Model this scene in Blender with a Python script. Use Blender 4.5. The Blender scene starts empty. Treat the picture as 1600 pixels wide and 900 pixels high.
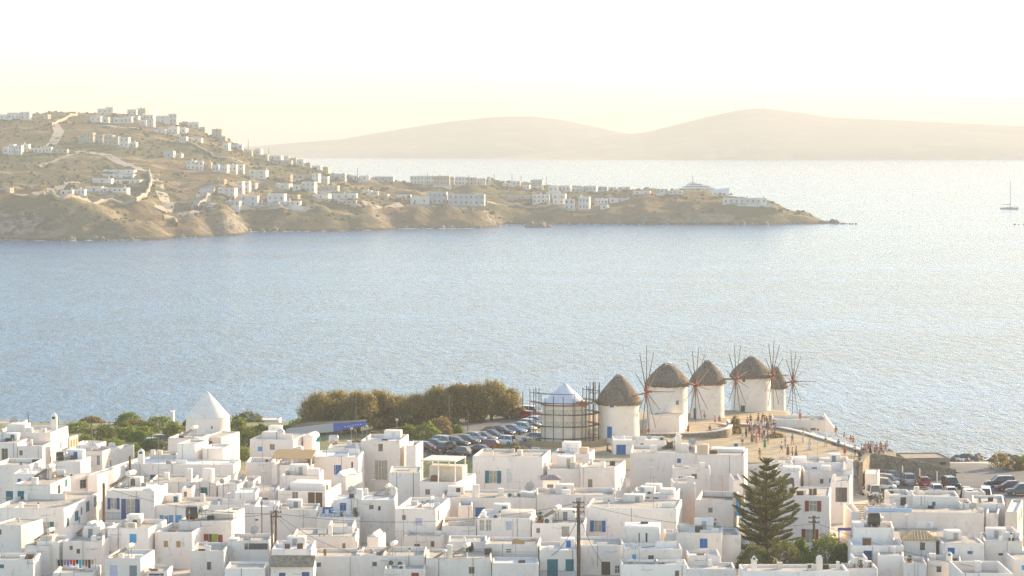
import bpy, bmesh, math, random
from math import sin, cos, tan, pi, radians, atan2, sqrt
from mathutils import Vector, Matrix, noise
R = random.Random(7)
SC = bpy.context.scene
COL = SC.collection

# ------------------------------------------------------------------ camera
F, CAMZ, HOR = 4200.0, 54.0, 215.0
PITCH = math.atan((450 - HOR) / F)
cam_d = bpy.data.cameras.new("camera"); cam = bpy.data.objects.new("camera", cam_d); COL.objects.link(cam)
cam_d.sensor_width = 36.0; cam_d.lens = 36.0 * F / 1600.0
cam_d.clip_start = 1.0; cam_d.clip_end = 40000.0
cam.location = (0, 0, CAMZ); cam.rotation_euler = (pi / 2 - PITCH, 0, 0)
SC.camera = cam
# ------------------------------------------------------------------ light
SUN_AZ, SUN_EL = radians(46), radians(16)
w = bpy.data.worlds.new("World"); SC.world = w; w.use_nodes = True
nt = w.node_tree; bg = nt.nodes['Background']
sky = nt.nodes.new('ShaderNodeTexSky'); sky.sky_type = 'NISHITA'; sky.sun_disc = False
sky.sun_elevation = SUN_EL; sky.sun_rotation = SUN_AZ
sky.altitude = 0; sky.air_density = 1.0; sky.dust_density = .9; sky.ozone_density = 1.0
nt.links.new(sky.outputs[0], bg.inputs[0]); bg.inputs[1].default_value = 0.15
sd = bpy.data.lights.new("sun", 'SUN'); sd.energy = 4.4; sd.angle = radians(0.5); sd.color = (1.0, 0.76, 0.47)
sun = bpy.data.objects.new("sun", sd); COL.objects.link(sun)
SV = Vector((sin(SUN_AZ) * cos(SUN_EL), cos(SUN_AZ) * cos(SUN_EL), sin(SUN_EL)))
sun.rotation_euler = SV.to_track_quat('Z', 'Y').to_euler(); sun.location = (60, 300, 120)
SC.view_settings.view_transform = 'Standard'; SC.view_settings.look = 'None'
SC.view_settings.exposure = 1.3; SC.view_settings.gamma = 1.0
SC.cycles.use_denoising = True; SC.cycles.denoising_prefilter = 'NONE'
SC.cycles.max_bounces = 8; SC.cycles.diffuse_bounces = 4; SC.cycles.volume_bounces = 1
SC.cycles.transparent_max_bounces = 8

# ------------------------------------------------------------------ projection helpers (place things at their real distance)
SP, CP = sin(PITCH), cos(PITCH)
def P(px, py, Y):
    u, v = (px - 800) / F, (450 - py) / F
    t = Y / (CP + v * SP)
    return Vector((u * t, Y, CAMZ + t * (v * CP - SP)))
def Yat(py, z):                       # distance at which height z shows at row py
    v = (450 - py) / F
    return (z - CAMZ) * (CP + v * SP) / (v * CP - SP)
def lerp_tab(tab, x):
    if x <= tab[0][0]: return tab[0][1]
    for a, b in zip(tab, tab[1:]):
        if x <= b[0]:
            k = (x - a[0]) / (b[0] - a[0]); return a[1] + (b[1] - a[1]) * k
    return tab[-1][1]
def fbm(x, y, z=0.0, o=4):
    s, a = 0, 1.0
    for i in range(o):
        s += a * noise.noise((x, y, z)); x *= 2.03; y *= 2.03; z += 7.1; a *= .5
    return s

# ------------------------------------------------------------------ materials
MATS = {}
def rgb(h): return tuple(h) + (1,) if len(h) == 3 else h
def M(name, c=(.5, .5, .5), rough=.7, c2=None, scale=1.0, c3=None, scale3=6.0, bump=0.0, bscale=8.0, metal=0.0, stretch=(1, 1, 1), spec=.5, rand=0.0, world=False, t3=.55, w3=.12):
    if name in MATS: return MATS[name]
    m = bpy.data.materials.new(name); MATS[name] = m; m.use_nodes = True
    n, l = m.node_tree.nodes, m.node_tree.links
    b = n['Principled BSDF']; b.inputs['Roughness'].default_value = rough; b.inputs['Metallic'].default_value = metal
    b.inputs['Specular IOR Level'].default_value = spec
    m.diffuse_color = rgb(c)
    out = None
    if c2 or bump or rand:
        tc = n.new('ShaderNodeTexCoord' if not world else 'ShaderNodeNewGeometry')
        src = tc.outputs['Position'] if world else tc.outputs['Object']
        mp = n.new('ShaderNodeMapping'); mp.inputs['Scale'].default_value = stretch
        l.new(src, mp.inputs[0])
        oi = n.new('ShaderNodeObjectInfo')
        if not world:
            mm = n.new('ShaderNodeMath'); mm.operation = 'MULTIPLY'; mm.inputs[1].default_value = 50; l.new(oi.outputs['Random'], mm.inputs[0])
            l.new(mm.outputs[0], mp.inputs['Location'])
        def ns(s, d=4):
            t = n.new('ShaderNodeTexNoise'); t.inputs['Scale'].default_value = s; t.inputs['Detail'].default_value = d
            t.inputs['Roughness'].default_value = .6; l.new(mp.outputs[0], t.inputs[0]); return t
        if c2:
            t = ns(scale); r = n.new('ShaderNodeMapRange'); r.inputs[1].default_value = .38; r.inputs[2].default_value = .62
            l.new(t.outputs[0], r.inputs[0])
            mx = n.new('ShaderNodeMix'); mx.data_type = 'RGBA'; l.new(r.outputs[0], mx.inputs[0])
            mx.inputs[6].default_value = rgb(c); mx.inputs[7].default_value = rgb(c2); out = mx.outputs[2]
            if c3:
                t = ns(scale3, 6); r = n.new('ShaderNodeMapRange'); r.inputs[1].default_value = t3; r.inputs[2].default_value = t3 + w3
                l.new(t.outputs[0], r.inputs[0])
                mx = n.new('ShaderNodeMix'); mx.data_type = 'RGBA'; l.new(r.outputs[0], mx.inputs[0])
                l.new(out, mx.inputs[6]); mx.inputs[7].default_value = rgb(c3); out = mx.outputs[2]
        if rand:
            hs = n.new('ShaderNodeHueSaturation'); hs.inputs['Color'].default_value = rgb(c)
            if out: l.new(out, hs.inputs['Color'])
            r = n.new('ShaderNodeMapRange'); r.inputs[3].default_value = 1 - rand; r.inputs[4].default_value = 1 + rand * .4
            l.new(oi.outputs['Random'], r.inputs[0]); l.new(r.outputs[0], hs.inputs['Value']); out = hs.outputs[0]
        if bump:
            t = ns(bscale, 5); bp = n.new('ShaderNodeBump'); bp.inputs['Strength'].default_value = 1; bp.inputs['Distance'].default_value = bump
            l.new(t.outputs[0], bp.inputs['Height']); l.new(bp.outputs[0], b.inputs['Normal'])
    if out: l.new(out, b.inputs['Base Color'])
    else: b.inputs['Base Color'].default_value = rgb(c)
    return m
WHITE = M('whitewash', (.885, .795, .705), .85, (.83, .74, .65), .35, (.55, .49, .42), 1.8, bump=.035, bscale=2.0, stretch=(1, 1, .4), rand=.12, t3=.575, w3=.2)
WHITE2 = M('weathered_whitewash', (.81, .72, .63), .9, (.74, .65, .56), .6, (.53, .49, .42), 2.2, bump=.03, bscale=3, stretch=(1, 1, .5), rand=.05, t3=.57, w3=.22)
CREAM = M('cream_plaster', (.70, .61, .50), .9, (.62, .54, .44), .5, (.5, .43, .32), 2, bump=.02, bscale=3, t3=.6)
DECK = M('roof_screed', (.58, .51, .41), .9, (.44, .39, .31), .5, (.28, .24, .19), 1.4, bump=.02, bscale=4, rand=.12, t3=.56)
DECKW = M('whitewashed_roof', (.78, .75, .69), .9, (.70, .66, .59), .5, (.5, .46, .4), 1.6, bump=.02, bscale=4, t3=.6)
DARK = M('dark_interior', (.03, .028, .026), .6)
GLASS = M('window_glass', (.06, .07, .08), .12, (.10, .10, .10), 1.5, spec=.8)
CURT = M('curtained_glass', (.42, .38, .30), .3, (.30, .27, .22), 3)
PAINT = dict(b=(.0, .13, .40), t=(.0, .16, .20), c=(.05, .34, .62), n=(.03, .08, .22), r=(.26, .035, .025), g=(.03, .22, .13), l=(.28, .38, .03),
             o=(.46, .27, .09), y=(.22, .25, .27), k=(.09, .05, .03), w=(.74, .73, .70), p=(.55, .55, .66), e=(.40, .38, .33), m=(.12, .13, .09))
def paint(k):
    c = PAINT[k]; return M('paint_' + k, c, .45, tuple(x * .8 for x in c), 3, bump=.004, bscale=20)
METAL = M('galvanised_metal', (.35, .34, .33), .45, (.25, .24, .23), 3, metal=.6)
RUST = M('rusty_steel', (.11, .055, .03), .8, (.06, .035, .022), 3)
BLACK = M('black_plastic', (.02, .02, .02), .5)
WOOD = M('weathered_wood', (.17, .11, .07), .85, (.10, .065, .045), 3, bump=.01)
STONE = M('dry_stone', (.26, .21, .15), .9, (.16, .13, .10), 1.2, (.38, .32, .23), 3.5, bump=.12, bscale=2.6, world=True, t3=.52)

# ------------------------------------------------------------------ object helpers
def link(name, me, mat=None, parent=None, loc=None, rz=None):
    o = bpy.data.objects.new(name, me); COL.objects.link(o)
    if mat is not None and me is not None and len(me.materials) == 0:
        for m in (mat if isinstance(mat, (list, tuple)) else [mat]): me.materials.append(m)
    if parent: o.parent = parent
    if loc is not None: o.location = loc
    if rz is not None: o.rotation_euler = (0, 0, rz)
    return o
def tag(o, label=None, cat=None, group=None, kind=None):
    if label: o['label'] = label
    if cat: o['category'] = cat
    if group: o['group'] = group
    if kind: o['kind'] = kind
    return o
def thing(name, loc, rz=0, label=None, cat=None, group=None):
    o = bpy.data.objects.new(name, None); COL.objects.link(o); o.location = loc; o.rotation_euler = (0, 0, rz)
    o.empty_display_size = .5
    return tag(o, label, cat, group)
def mesh(name, verts, faces, smooth=False, mi=None):
    me = bpy.data.meshes.new(name); me.from_pydata([tuple(v) for v in verts], [], faces)
    if smooth: me.polygons.foreach_set('use_smooth', [True] * len(me.polygons))
    if mi: me.polygons.foreach_set('material_index', mi)
    me.update(); return me
class MB:
    def __init__(s): s.v = []; s.f = []; s.mi = []
    def add(s, vs, fs, mi=0):
        k = len(s.v); s.v += [tuple(v) for v in vs]; s.f += [tuple(i + k for i in f) for f in fs]; s.mi += [mi] * len(fs); return s
    def box(s, x0, x1, y0, y1, z0, z1, mi=0, ch=0):
        s.add([(x0, y0, z0), (x1, y0, z0), (x1, y1, z0), (x0, y1, z0), (x0, y0, z1), (x1, y0, z1), (x1, y1, z1), (x0, y1, z1)],
              [(0, 3, 2, 1), (4, 5, 6, 7), (0, 1, 5, 4), (1, 2, 6, 5), (2, 3, 7, 6), (3, 0, 4, 7)], mi); return s
    def tube(s, a, b, r0, r1=None, n=6, mi=0, cap=True):
        a, b = Vector(a), Vector(b); r1 = r0 if r1 is None else r1
        d = (b - a).normalized(); q = d.to_track_quat('Z', 'Y')
        x, y = q @ Vector((1, 0, 0)), q @ Vector((0, 1, 0)); vs = []
        for p, r in ((a, r0), (b, r1)):
            for i in range(n):
                t = 2 * pi * i / n; vs.append(p + x * (r * cos(t)) + y * (r * sin(t)))
        fs = [(i, (i + 1) % n, n + (i + 1) % n, n + i) for i in range(n)]
        if cap: fs += [tuple(range(n - 1, -1, -1)), tuple(range(n, 2 * n))]
        s.add(vs, fs, mi); return s
    def path(s, pts, r, n=5, mi=0):
        pts = [Vector(p) for p in pts]; vs = []; fs = []
        for k, p in enumerate(pts):
            d = (pts[min(k + 1, len(pts) - 1)] - pts[max(k - 1, 0)]).normalized(); q = d.to_track_quat('Z', 'Y')
            x, y = q @ Vector((1, 0, 0)), q @ Vector((0, 1, 0)); rr = r[k] if isinstance(r, (list, tuple)) else r
            for i in range(n):
                t = 2 * pi * i / n; vs.append(p + x * (rr * cos(t)) + y * (rr * sin(t)))
            if k:
                o = (k - 1) * n
                fs += [(o + i, o + (i + 1) % n, o + n + (i + 1) % n, o + n + i) for i in range(n)]
        fs += [tuple(range(n - 1, -1, -1)), tuple(range(len(vs) - n, len(vs)))]
        s.add(vs, fs, mi); return s
    def lathe(s, prof, n=16, cx=0, cy=0, mi=0, cap=True):
        vs = []; fs = []
        for r, z in prof:
            for i in range(n):
                t = 2 * pi * i / n; vs.append((cx + r * cos(t), cy + r * sin(t), z))
        for k in range(len(prof) - 1):
            o = k * n; fs += [(o + i, o + (i + 1) % n, o + n + (i + 1) % n, o + n + i) for i in range(n)]
        if cap: fs += [tuple(range(n - 1, -1, -1)), tuple(range(len(vs) - n, len(vs)))]
        s.add(vs, fs, mi); return s
    def me(s, name, smooth=False): return mesh(name, s.v, s.f, smooth, s.mi)
    def obj(s, name, mat, parent=None, smooth=False, loc=None, rz=None, sharp=True):
        me = s.me(name, smooth)
        for m in (mat if isinstance(mat, (list, tuple)) else [mat]): me.materials.append(m)
        if smooth and sharp: me.set_sharp_from_angle(angle=radians(40))
        return link(name, me, None, parent, loc, rz)
def copy_tree(o, parent=None):
    c = o.copy(); COL.objects.link(c)
    if parent: c.parent = parent
    for ch in [x for x in o.children]: copy_tree(ch, c)
    return c

# ------------------------------------------------------------------ near ground (town shelf, plateau of the mills, shore)
GC = [(-300, [(180, 1.6), (385, 2.2), (400, 3.0), (430, 4.0), (475, 3.2), (500, .6), (512, -2), (640, -5)]),
      (560, [(180, 1.6), (385, 2.2), (400, 3.2), (430, 4.4), (475, 3.6), (498, .6), (508, -2), (640, -5)]),
      (640, [(180, 1.6), (393, 2.2), (404, 5.0), (415, 5.2), (465, 4.8), (480, 3.5), (500, -2), (640, -5)]),
      (820, [(180, 1.6), (395, 2.5), (404, 5.2), (470, 5.4), (484, 4), (494, -2), (640, -5)]),
      (1120, [(180, 1.6), (390, 2.3), (398, 5.6), (474, 5.7), (484, 4), (494, -2), (640, -5)]),
      (1235, [(180, 1.6), (388, 2.2), (397, 5.7), (474, 5.7), (482, 4), (490, -2), (640, -5)]),
      (1262, [(180, 1.6), (388, 2.2), (397, 5.7), (462, 5.7), (468, 4), (476, -2), (640, -5)]),
      (1300, [(180, 1.6), (388, 2.2), (397, 5.7), (432, 5.7), (438, 3), (448, -2), (640, -5)]),
      (1345, [(180, 1.6), (390, 2.2), (400, 5.6), (418, 5.7), (424, 3), (444, -2), (640, -5)]),
      (1358, [(180, 1.6), (390, 2.2), (402, 2.2), (428, 2.3), (440, 1.2), (450, -2), (640, -5)]),
      (1900, [(180, 1.6), (390, 2.2), (402, 2.2), (422, 2.2), (432, 1.2), (441, -2), (640, -5)])]
def ground(X, Y):
    px = 800 + F * X / Y
    if px <= GC[0][0]: return lerp_tab(GC[0][1], Y)
    for a, b in zip(GC, GC[1:]):
        if px <= b[0]:
            k = (px - a[0]) / (b[0] - a[0]); return lerp_tab(a[1], Y) * (1 - k) + lerp_tab(b[1], Y) * k
    return lerp_tab(GC[-1][1], Y)
def gz(X, Y): return ground(X, Y) + .12 * fbm(X * .12, Y * .12)
def hit(px, py, fn=None, y0=250, y1=520, st=.5):
    fn = fn or gz; Y = y0; last = y0
    while Y < y1:
        p = P(px, py, Y)
        if p.z <= fn(p.x, Y):
            a, b = last, Y
            for _ in range(12):
                m = (a + b) / 2; q = P(px, py, m)
                if q.z <= fn(q.x, m): b = m
                else: a = m
            return P(px, py, b)
        last = Y; Y += st
    return P(px, py, y1)
def sheet(name, pxs, Ys, fn, mat, off=0.0, kind='structure', mask=None, smooth=True):
    vs = []; fs = []; n = len(pxs)
    for Y in Ys:
        for q in pxs:
            X = (q - 800) / F * Y; vs.append((X, Y, fn(X, Y) + off))
    for j in range(len(Ys) - 1):
        for i in range(n - 1):
            if mask and not mask((pxs[i] + pxs[i + 1]) / 2, (Ys[j] + Ys[j + 1]) / 2): continue
            a = j * n + i; fs.append((a, a + 1, a + n + 1, a + n))
    me = mesh(name, vs, fs, smooth); me.materials.append(mat); o = link(name, me)
    return tag(o, kind=kind)
def fr(a, b, s):
    n = max(1, int(round((b - a) / s))); return [a + (b - a) * i / n for i in range(n + 1)]
GROUND = M('pale_ground', (.64, .57, .47), .95, (.52, .46, .37), .15, (.26, .24, .19), .8, bump=.05, bscale=2, world=True)
SAND = M('dry_sandy_earth', (.50, .36, .20), .95, (.40, .31, .20), .10, (.30, .26, .15), .55, bump=.10, bscale=1.2, world=True, t3=.52)
SCRUB = M('scrub_earth', (.24, .22, .11), .95, (.15, .18, .06), .12, (.36, .30, .19), .6, bump=.15, bscale=.8, world=True)
ASPH = M('worn_asphalt', (.17, .16, .155), .9, (.13, .125, .12), .2, (.26, .23, .19), .5, bump=.01, bscale=6, world=True, t3=.6)
ROCK = M('shore_rock', (.22, .18, .14), .9, (.12, .10, .08), .5, (.34, .29, .22), 2, bump=.2, bscale=1, world=True)
sheet('ground', fr(-1400, 3000, 20), fr(180, 380, 20) + fr(381, 520, 1.5)[0:] + [560, 640], gz, GROUND)
sheet('scrubland', fr(-300, 800, 12), fr(398, 512, 1.5), gz, SCRUB, .03)
sheet('sandy_square', fr(812, 1348, 6), fr(398, 492, 1.2), gz, SAND, .03, mask=lambda a, b: a > 820)
sheet('left_car_park', fr(632, 830, 6), fr(406, 468, 1.2), gz, ASPH, .06, mask=lambda a, b: b < 472 - 60 * max(0, (735 - a) / 100))
sheet('right_car_park', fr(1362, 1900, 6), fr(340, 426, 1.2), gz, ASPH, .05)
# ------------------------------------------------------------------ sea
def sea_mat():
    m = bpy.data.materials.new('sea_water'); m.use_nodes = True; n, l = m.node_tree.nodes, m.node_tree.links
    b = n['Principled BSDF']; b.inputs['Roughness'].default_value = .16; b.inputs['Specular IOR Level'].default_value = .3; b.inputs['IOR'].default_value = 1.33
    g = n.new('ShaderNodeNewGeometry')
    def nz(sx, sy, sc, det=4, rough=.6, rot=.25):
        mp = n.new('ShaderNodeMapping'); mp.inputs['Scale'].default_value = (sx, sy, 1); mp.inputs['Rotation'].default_value = (0, 0, rot)
        l.new(g.outputs['Position'], mp.inputs[0]); t = n.new('ShaderNodeTexNoise'); t.inputs['Scale'].default_value = sc
        t.inputs['Detail'].default_value = det; t.inputs['Roughness'].default_value = rough; l.new(mp.outputs[0], t.inputs[0]); return t
    a, b2, c = nz(1, .26, .42, 5, .62, .12), nz(1, .22, .13, 5, .68, .08), nz(1, .5, .95, 3, .6, -.3)
    mA = n.new('ShaderNodeMath'); mA.operation = 'MULTIPLY_ADD'; l.new(c.outputs[0], mA.inputs[0]); mA.inputs[1].default_value = .35; l.new(a.outputs[0], mA.inputs[2])
    bp = n.new('ShaderNodeBump'); bp.inputs['Strength'].default_value = 1; bp.inputs['Distance'].default_value = SEA_BUMP
    l.new(mA.outputs[0], bp.inputs['Height']); l.new(bp.outputs[0], b.inputs['Normal'])
    # body colour: ripple light and shade painted in, plus wind streaks; foam flecks
    mx = n.new('ShaderNodeMix'); mx.data_type = 'RGBA'; r = n.new('ShaderNodeMapRange'); r.inputs[1].default_value = .39; r.inputs[2].default_value = .61
    av = n.new('ShaderNodeMath'); av.operation = 'MULTIPLY_ADD'; av.inputs[1].default_value = .55; l.new(a.outputs[0], av.inputs[0]); h2 = n.new('ShaderNodeMath'); h2.operation = 'MULTIPLY'; h2.inputs[1].default_value = .45; l.new(b2.outputs[0], h2.inputs[0]); l.new(h2.outputs[0], av.inputs[2])
    st_ = nz(.25, 1, .012, 4, .55, .1); a2 = n.new('ShaderNodeMath'); a2.operation = 'MULTIPLY_ADD'; a2.inputs[1].default_value = .38; l.new(st_.outputs[0], a2.inputs[0]); a3 = n.new('ShaderNodeMath'); a3.operation = 'ADD'; a3.inputs[1].default_value = -.19; l.new(av.outputs[0], a3.inputs[0]); l.new(a3.outputs[0], a2.inputs[2]); l.new(a2.outputs[0], r.inputs[0]); l.new(r.outputs[0], mx.inputs[0]); mx.inputs[6].default_value = (.002, .05, .13, 1); mx.inputs[7].default_value = (.035, .18, .36, 1)
    f = n.new('ShaderNodeMapRange'); f.inputs[1].default_value = .70; f.inputs[2].default_value = .76; t = nz(1, .3, .5, 6, .72, .1); l.new(t.outputs[0], f.inputs[0])
    mx2 = n.new('ShaderNodeMix'); mx2.data_type = 'RGBA'; l.new(f.outputs[0], mx2.inputs[0]); l.new(mx.outputs[2], mx2.inputs[6]); mx2.inputs[7].default_value = (.7, .72, .72, 1)
    l.new(mx2.outputs[2], b.inputs['Base Color'])
    return m
SEA_BUMP = 1.7
SEA = sea_mat()
def sea_fn(X, Y): return .10 * fbm(X * .04, Y * .02, 0, 3)
sheet('sea', fr(-1600, 3200, 40), fr(400, 1800, 10) + fr(1850, 4000, 50)[0:] + fr(4200, 16000, 400), sea_fn, SEA, 0)

# ------------------------------------------------------------------ headland across the bay
HC = [(-700, [(1400, 377), (1425, 330), (1450, 300), (1560, 275), (1680, 262), (1760, 246), (1850, 215), (2000, 190), (2200, 200)]),
      (0, [(1417, 376), (1432, 340), (1452, 303), (1500, 298), (1600, 285), (1680, 262), (1760, 240), (1850, 215), (1960, 186), (2060, 182), (2300, 215)]),
      (100, [(1410, 377), (1425, 345), (1448, 318), (1500, 308), (1600, 285), (1700, 255), (1780, 232), (1860, 208), (1980, 181), (2060, 176), (2300, 215)]),
      (200, [(1417, 376), (1430, 355), (1455, 337), (1500, 318), (1580, 295), (1680, 262), (1780, 234), (1860, 208), (1960, 187), (2040, 178), (2300, 215)]),
      (290, [(1454, 372), (1462, 360), (1480, 345), (1510, 336), (1580, 310), (1660, 280), (1760, 244), (1850, 218), (1930, 200), (2000, 193), (2300, 240)]),
      (345, [(1480, 369), (1490, 350), (1510, 327), (1560, 318), (1620, 295), (1720, 260), (1800, 238), (1880, 220), (1940, 215), (2200, 260)]),
      (400, [(1543, 363), (1555, 345), (1570, 325), (1600, 318), (1660, 297), (1740, 270), (1800, 254), (1850, 243), (1900, 240), (2200, 290)]),
      (470, [(1550, 362), (1562, 342), (1580, 322), (1620, 313), (1680, 298), (1750, 278), (1800, 262), (1850, 256), (2200, 300)]),
      (560, [(1564, 360), (1576, 345), (1600, 322), (1660, 313), (1750, 297), (1800, 285), (1850, 281), (1900, 282), (2200, 310)]),
      (640, [(1597, 358), (1606, 345), (1625, 328), (1680, 318), (1760, 302), (1850, 289), (1900, 288), (2200, 312)]),
      (740, [(1600, 357), (1610, 347), (1630, 332), (1700, 319), (1780, 300), (1850, 290), (1920, 289), (2200, 312)]),
      (800, [(1668, 351), (1672, 345), (1690, 332), (1740, 318), (1800, 303), (1860, 291), (1920, 290), (2200, 314)]),
      (900, [(1680, 350), (1684, 340), (1700, 328), (1750, 316), (1800, 305), (1860, 297), (1920, 297), (2200, 314)]),
      (1000, [(1672, 351), (1680, 335), (1700, 322), (1760, 309), (1820, 301), (1900, 303), (2200, 320)]),
      (1090, [(1672, 351), (1682, 335), (1700, 318), (1760, 306), (1820, 303), (1900, 306), (2200, 320)]),
      (1190, [(1672, 351), (1682, 340), (1700, 327), (1740, 319), (1790, 318), (1900, 326), (2200, 335)]),
      (1250, [(1680, 350), (1690, 342), (1710, 335), (1740, 333), (1850, 340), (2200, 350)]),
      (1298, [(1690, 349.5), (1696, 346), (1705, 346), (1740, 348), (1800, 352), (2200, 360)]),
      (1325, [(1690, 352), (1710, 351), (1800, 360), (2200, 370)])]
def col_py(tab, Y):
    if Y < tab[0][0]: return tab[0][1] + (tab[0][0] - Y) * .35
    return lerp_tab(tab, Y)
def head_z(X, Y):
    px = 800 + F * X / Y
    if px <= HC[0][0]: py = col_py(HC[0][1], Y)
    elif px >= HC[-1][0]: py = col_py(HC[-1][1], Y) + (px - HC[-1][0]) * .3
    else:
        for a, b in zip(HC, HC[1:]):
            if px <= b[0]:
                k = (px - a[0]) / (b[0] - a[0]); k = k * k * (3 - 2 * k)
                py = col_py(a[1], Y) * (1 - k) + col_py(b[1], Y) * k; break
    return CAMZ - (py - HOR) * Y / F
def head_s(X, Y):
    z = head_z(X, Y)
    if z < -3: return z
    cl = max(0, min(1, z / 8)) * (1.0 if z < 26 else .35)
    z += cl * (2.6 * fbm(X * .022, Y * .03, 3, 5) + 2.2 * (1 - abs(2 * noise.noise((X * .035 + Y * .01, Y * .03, 4)))) * (1 if z < 28 else .3)) + (.7 + 1.3 * cl) * fbm(X * .09, Y * .09, 1, 5)
    return z
def hill_mat():
    m = bpy.data.materials.new('dry_hillside'); m.use_nodes = True; n, l = m.node_tree.nodes, m.node_tree.links
    b = n['Principled BSDF']; b.inputs['Roughness'].default_value = .95; b.inputs['Specular IOR Level'].default_value = .1
    g = n.new('ShaderNodeNewGeometry')
    def nz(sc, det=5, st=(1, 1, 1), r=.6):
        mp = n.new('ShaderNodeMapping'); mp.inputs['Scale'].default_value = st; l.new(g.outputs['Position'], mp.inputs[0])
        t = n.new('ShaderNodeTexNoise'); t.inputs['Scale'].default_value = sc; t.inputs['Detail'].default_value = det; t.inputs['Roughness'].default_value = r
        l.new(mp.outputs[0], t.inputs[0]); return t.outputs[0]
    def rng(s, a, c):
        r = n.new('ShaderNodeMapRange'); r.inputs[1].default_value = a; r.inputs[2].default_value = c; l.new(s, r.inputs[0]); return r.outputs[0]
    def mix(f, a, c):
        x = n.new('ShaderNodeMix'); x.data_type = 'RGBA'; l.new(f, x.inputs[0])
        for i, q in ((6, a), (7, c)):
            if isinstance(q, tuple): x.inputs[i].default_value = q + (1,)
            else: l.new(q, x.inputs[i])
        return x.outputs[2]
    c = mix(rng(nz(.012, 4, (1, .6, 1)), .40, .60), (.21, .135, .07), (.115, .12, .055))
    c = mix(rng(nz(.03, 6, (.5, 1.6, 1)), .54, .62), c, (.33, .25, .14))
    c = mix(rng(nz(.09, 6, (.6, 1.2, 1), .7), .50, .66), c, (.10, .10, .05))
    sp = n.new('ShaderNodeSeparateXYZ'); l.new(g.outputs['Normal'], sp.inputs[0])
    st = rng(sp.outputs[2], .90, .72)
    rock = mix(rng(nz(.16, 8, (1, 1, 1.8), .75), .44, .58), (.10, .085, .065), (.34, .29, .22))
    c = mix(st, c, rock)
    pp = n.new('ShaderNodeSeparateXYZ'); l.new(g.outputs['Position'], pp.inputs[0])
    c = mix(rng(pp.outputs[2], 1.6, .5), c, (.07, .06, .05))
    l.new(c, b.inputs['Base Color'])
    bp = n.new('ShaderNodeBump'); bp.inputs['Distance'].default_value = 2.2; l.new(nz(.16, 8, (1, 1, 1), .65), bp.inputs['Height']); l.new(bp.outputs[0], b.inputs['Normal'])
    return m
HILL = hill_mat()
sheet('headland', fr(-1000, 1350, 5), fr(1395, 1760, 4) + fr(1768, 2300, 9), head_s, HILL)
# far islands
ISL_A = [(-600, 232), (200, 230), (400, 228), (440, 224), (530, 217), (600, 205), (660, 195), (700, 189), (770, 181), (830, 180), (880, 186), (930, 197), (975, 207), (1100, 225), (1300, 245), (1500, 256)]
ISL_B = [(700, 258), (850, 235), (940, 213), (1010, 206), (1060, 193), (1120, 178), (1160, 170), (1190, 168), (1250, 175), (1300, 183), (1400, 187), (1500, 192), (1600, 196), (1900, 206), (2400, 222), (2900, 245)]
def isl(tab, Y0, Y1, Y2):
    def fn(X, Y):
        px = 800 + F * X / Y; top = CAMZ - (lerp_tab(tab, px) - HOR) * Y1 / F
        k = (Y - Y0) / (Y1 - Y0) if Y < Y1 else (Y2 - Y) / (Y2 - Y1)
        k = max(-.05, k); k2 = min(1, max(0, k)) ** .75
        return -3 + (top + 3) * k2 + 7 * k2 * (1 - k2) * 4 * fbm(X * .0022, Y * .0022, 5) if k > 0 else -6
    return fn
IM = M('far_island_scrub', (.24, .18, .12), .95, (.15, .14, .09), .004, (.32, .27, .19), .01, world=True)
def rs(n, a, b, **k): return sheet(n, a, b, **k)
sheet('far_island', fr(-600, 1500, 14), fr(7000, 8600, 60), isl(ISL_A, 7000, 7800, 8600), IM)
sheet('far_island', fr(700, 2900, 14), fr(6500, 8200, 60), isl(ISL_B, 6500, 7400, 8200), IM)
# ------------------------------------------------------------------ haze: one closed box round the camera and everything
hz = MB().box(-9000, 9000, -300, 15900, -8, 190).me('haze')
hm = bpy.data.materials.new('haze_air'); hm.use_nodes = True; hn = hm.node_tree; hn.nodes.remove(hn.nodes['Principled BSDF'])
pv = hn.nodes.new('ShaderNodeVolumePrincipled'); pv.inputs['Color'].default_value = (.645, .655, .64, 1); pv.inputs['Density'].default_value = HAZE = .00020
pv.inputs['Anisotropy'].default_value = .1
hn.links.new(pv.outputs[0], hn.nodes['Material Output'].inputs['Volume']); hz.materials.append(hm)
tag(link('haze', hz), 'pale sea haze filling the air over the bay', 'haze', kind='stuff')
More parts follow.
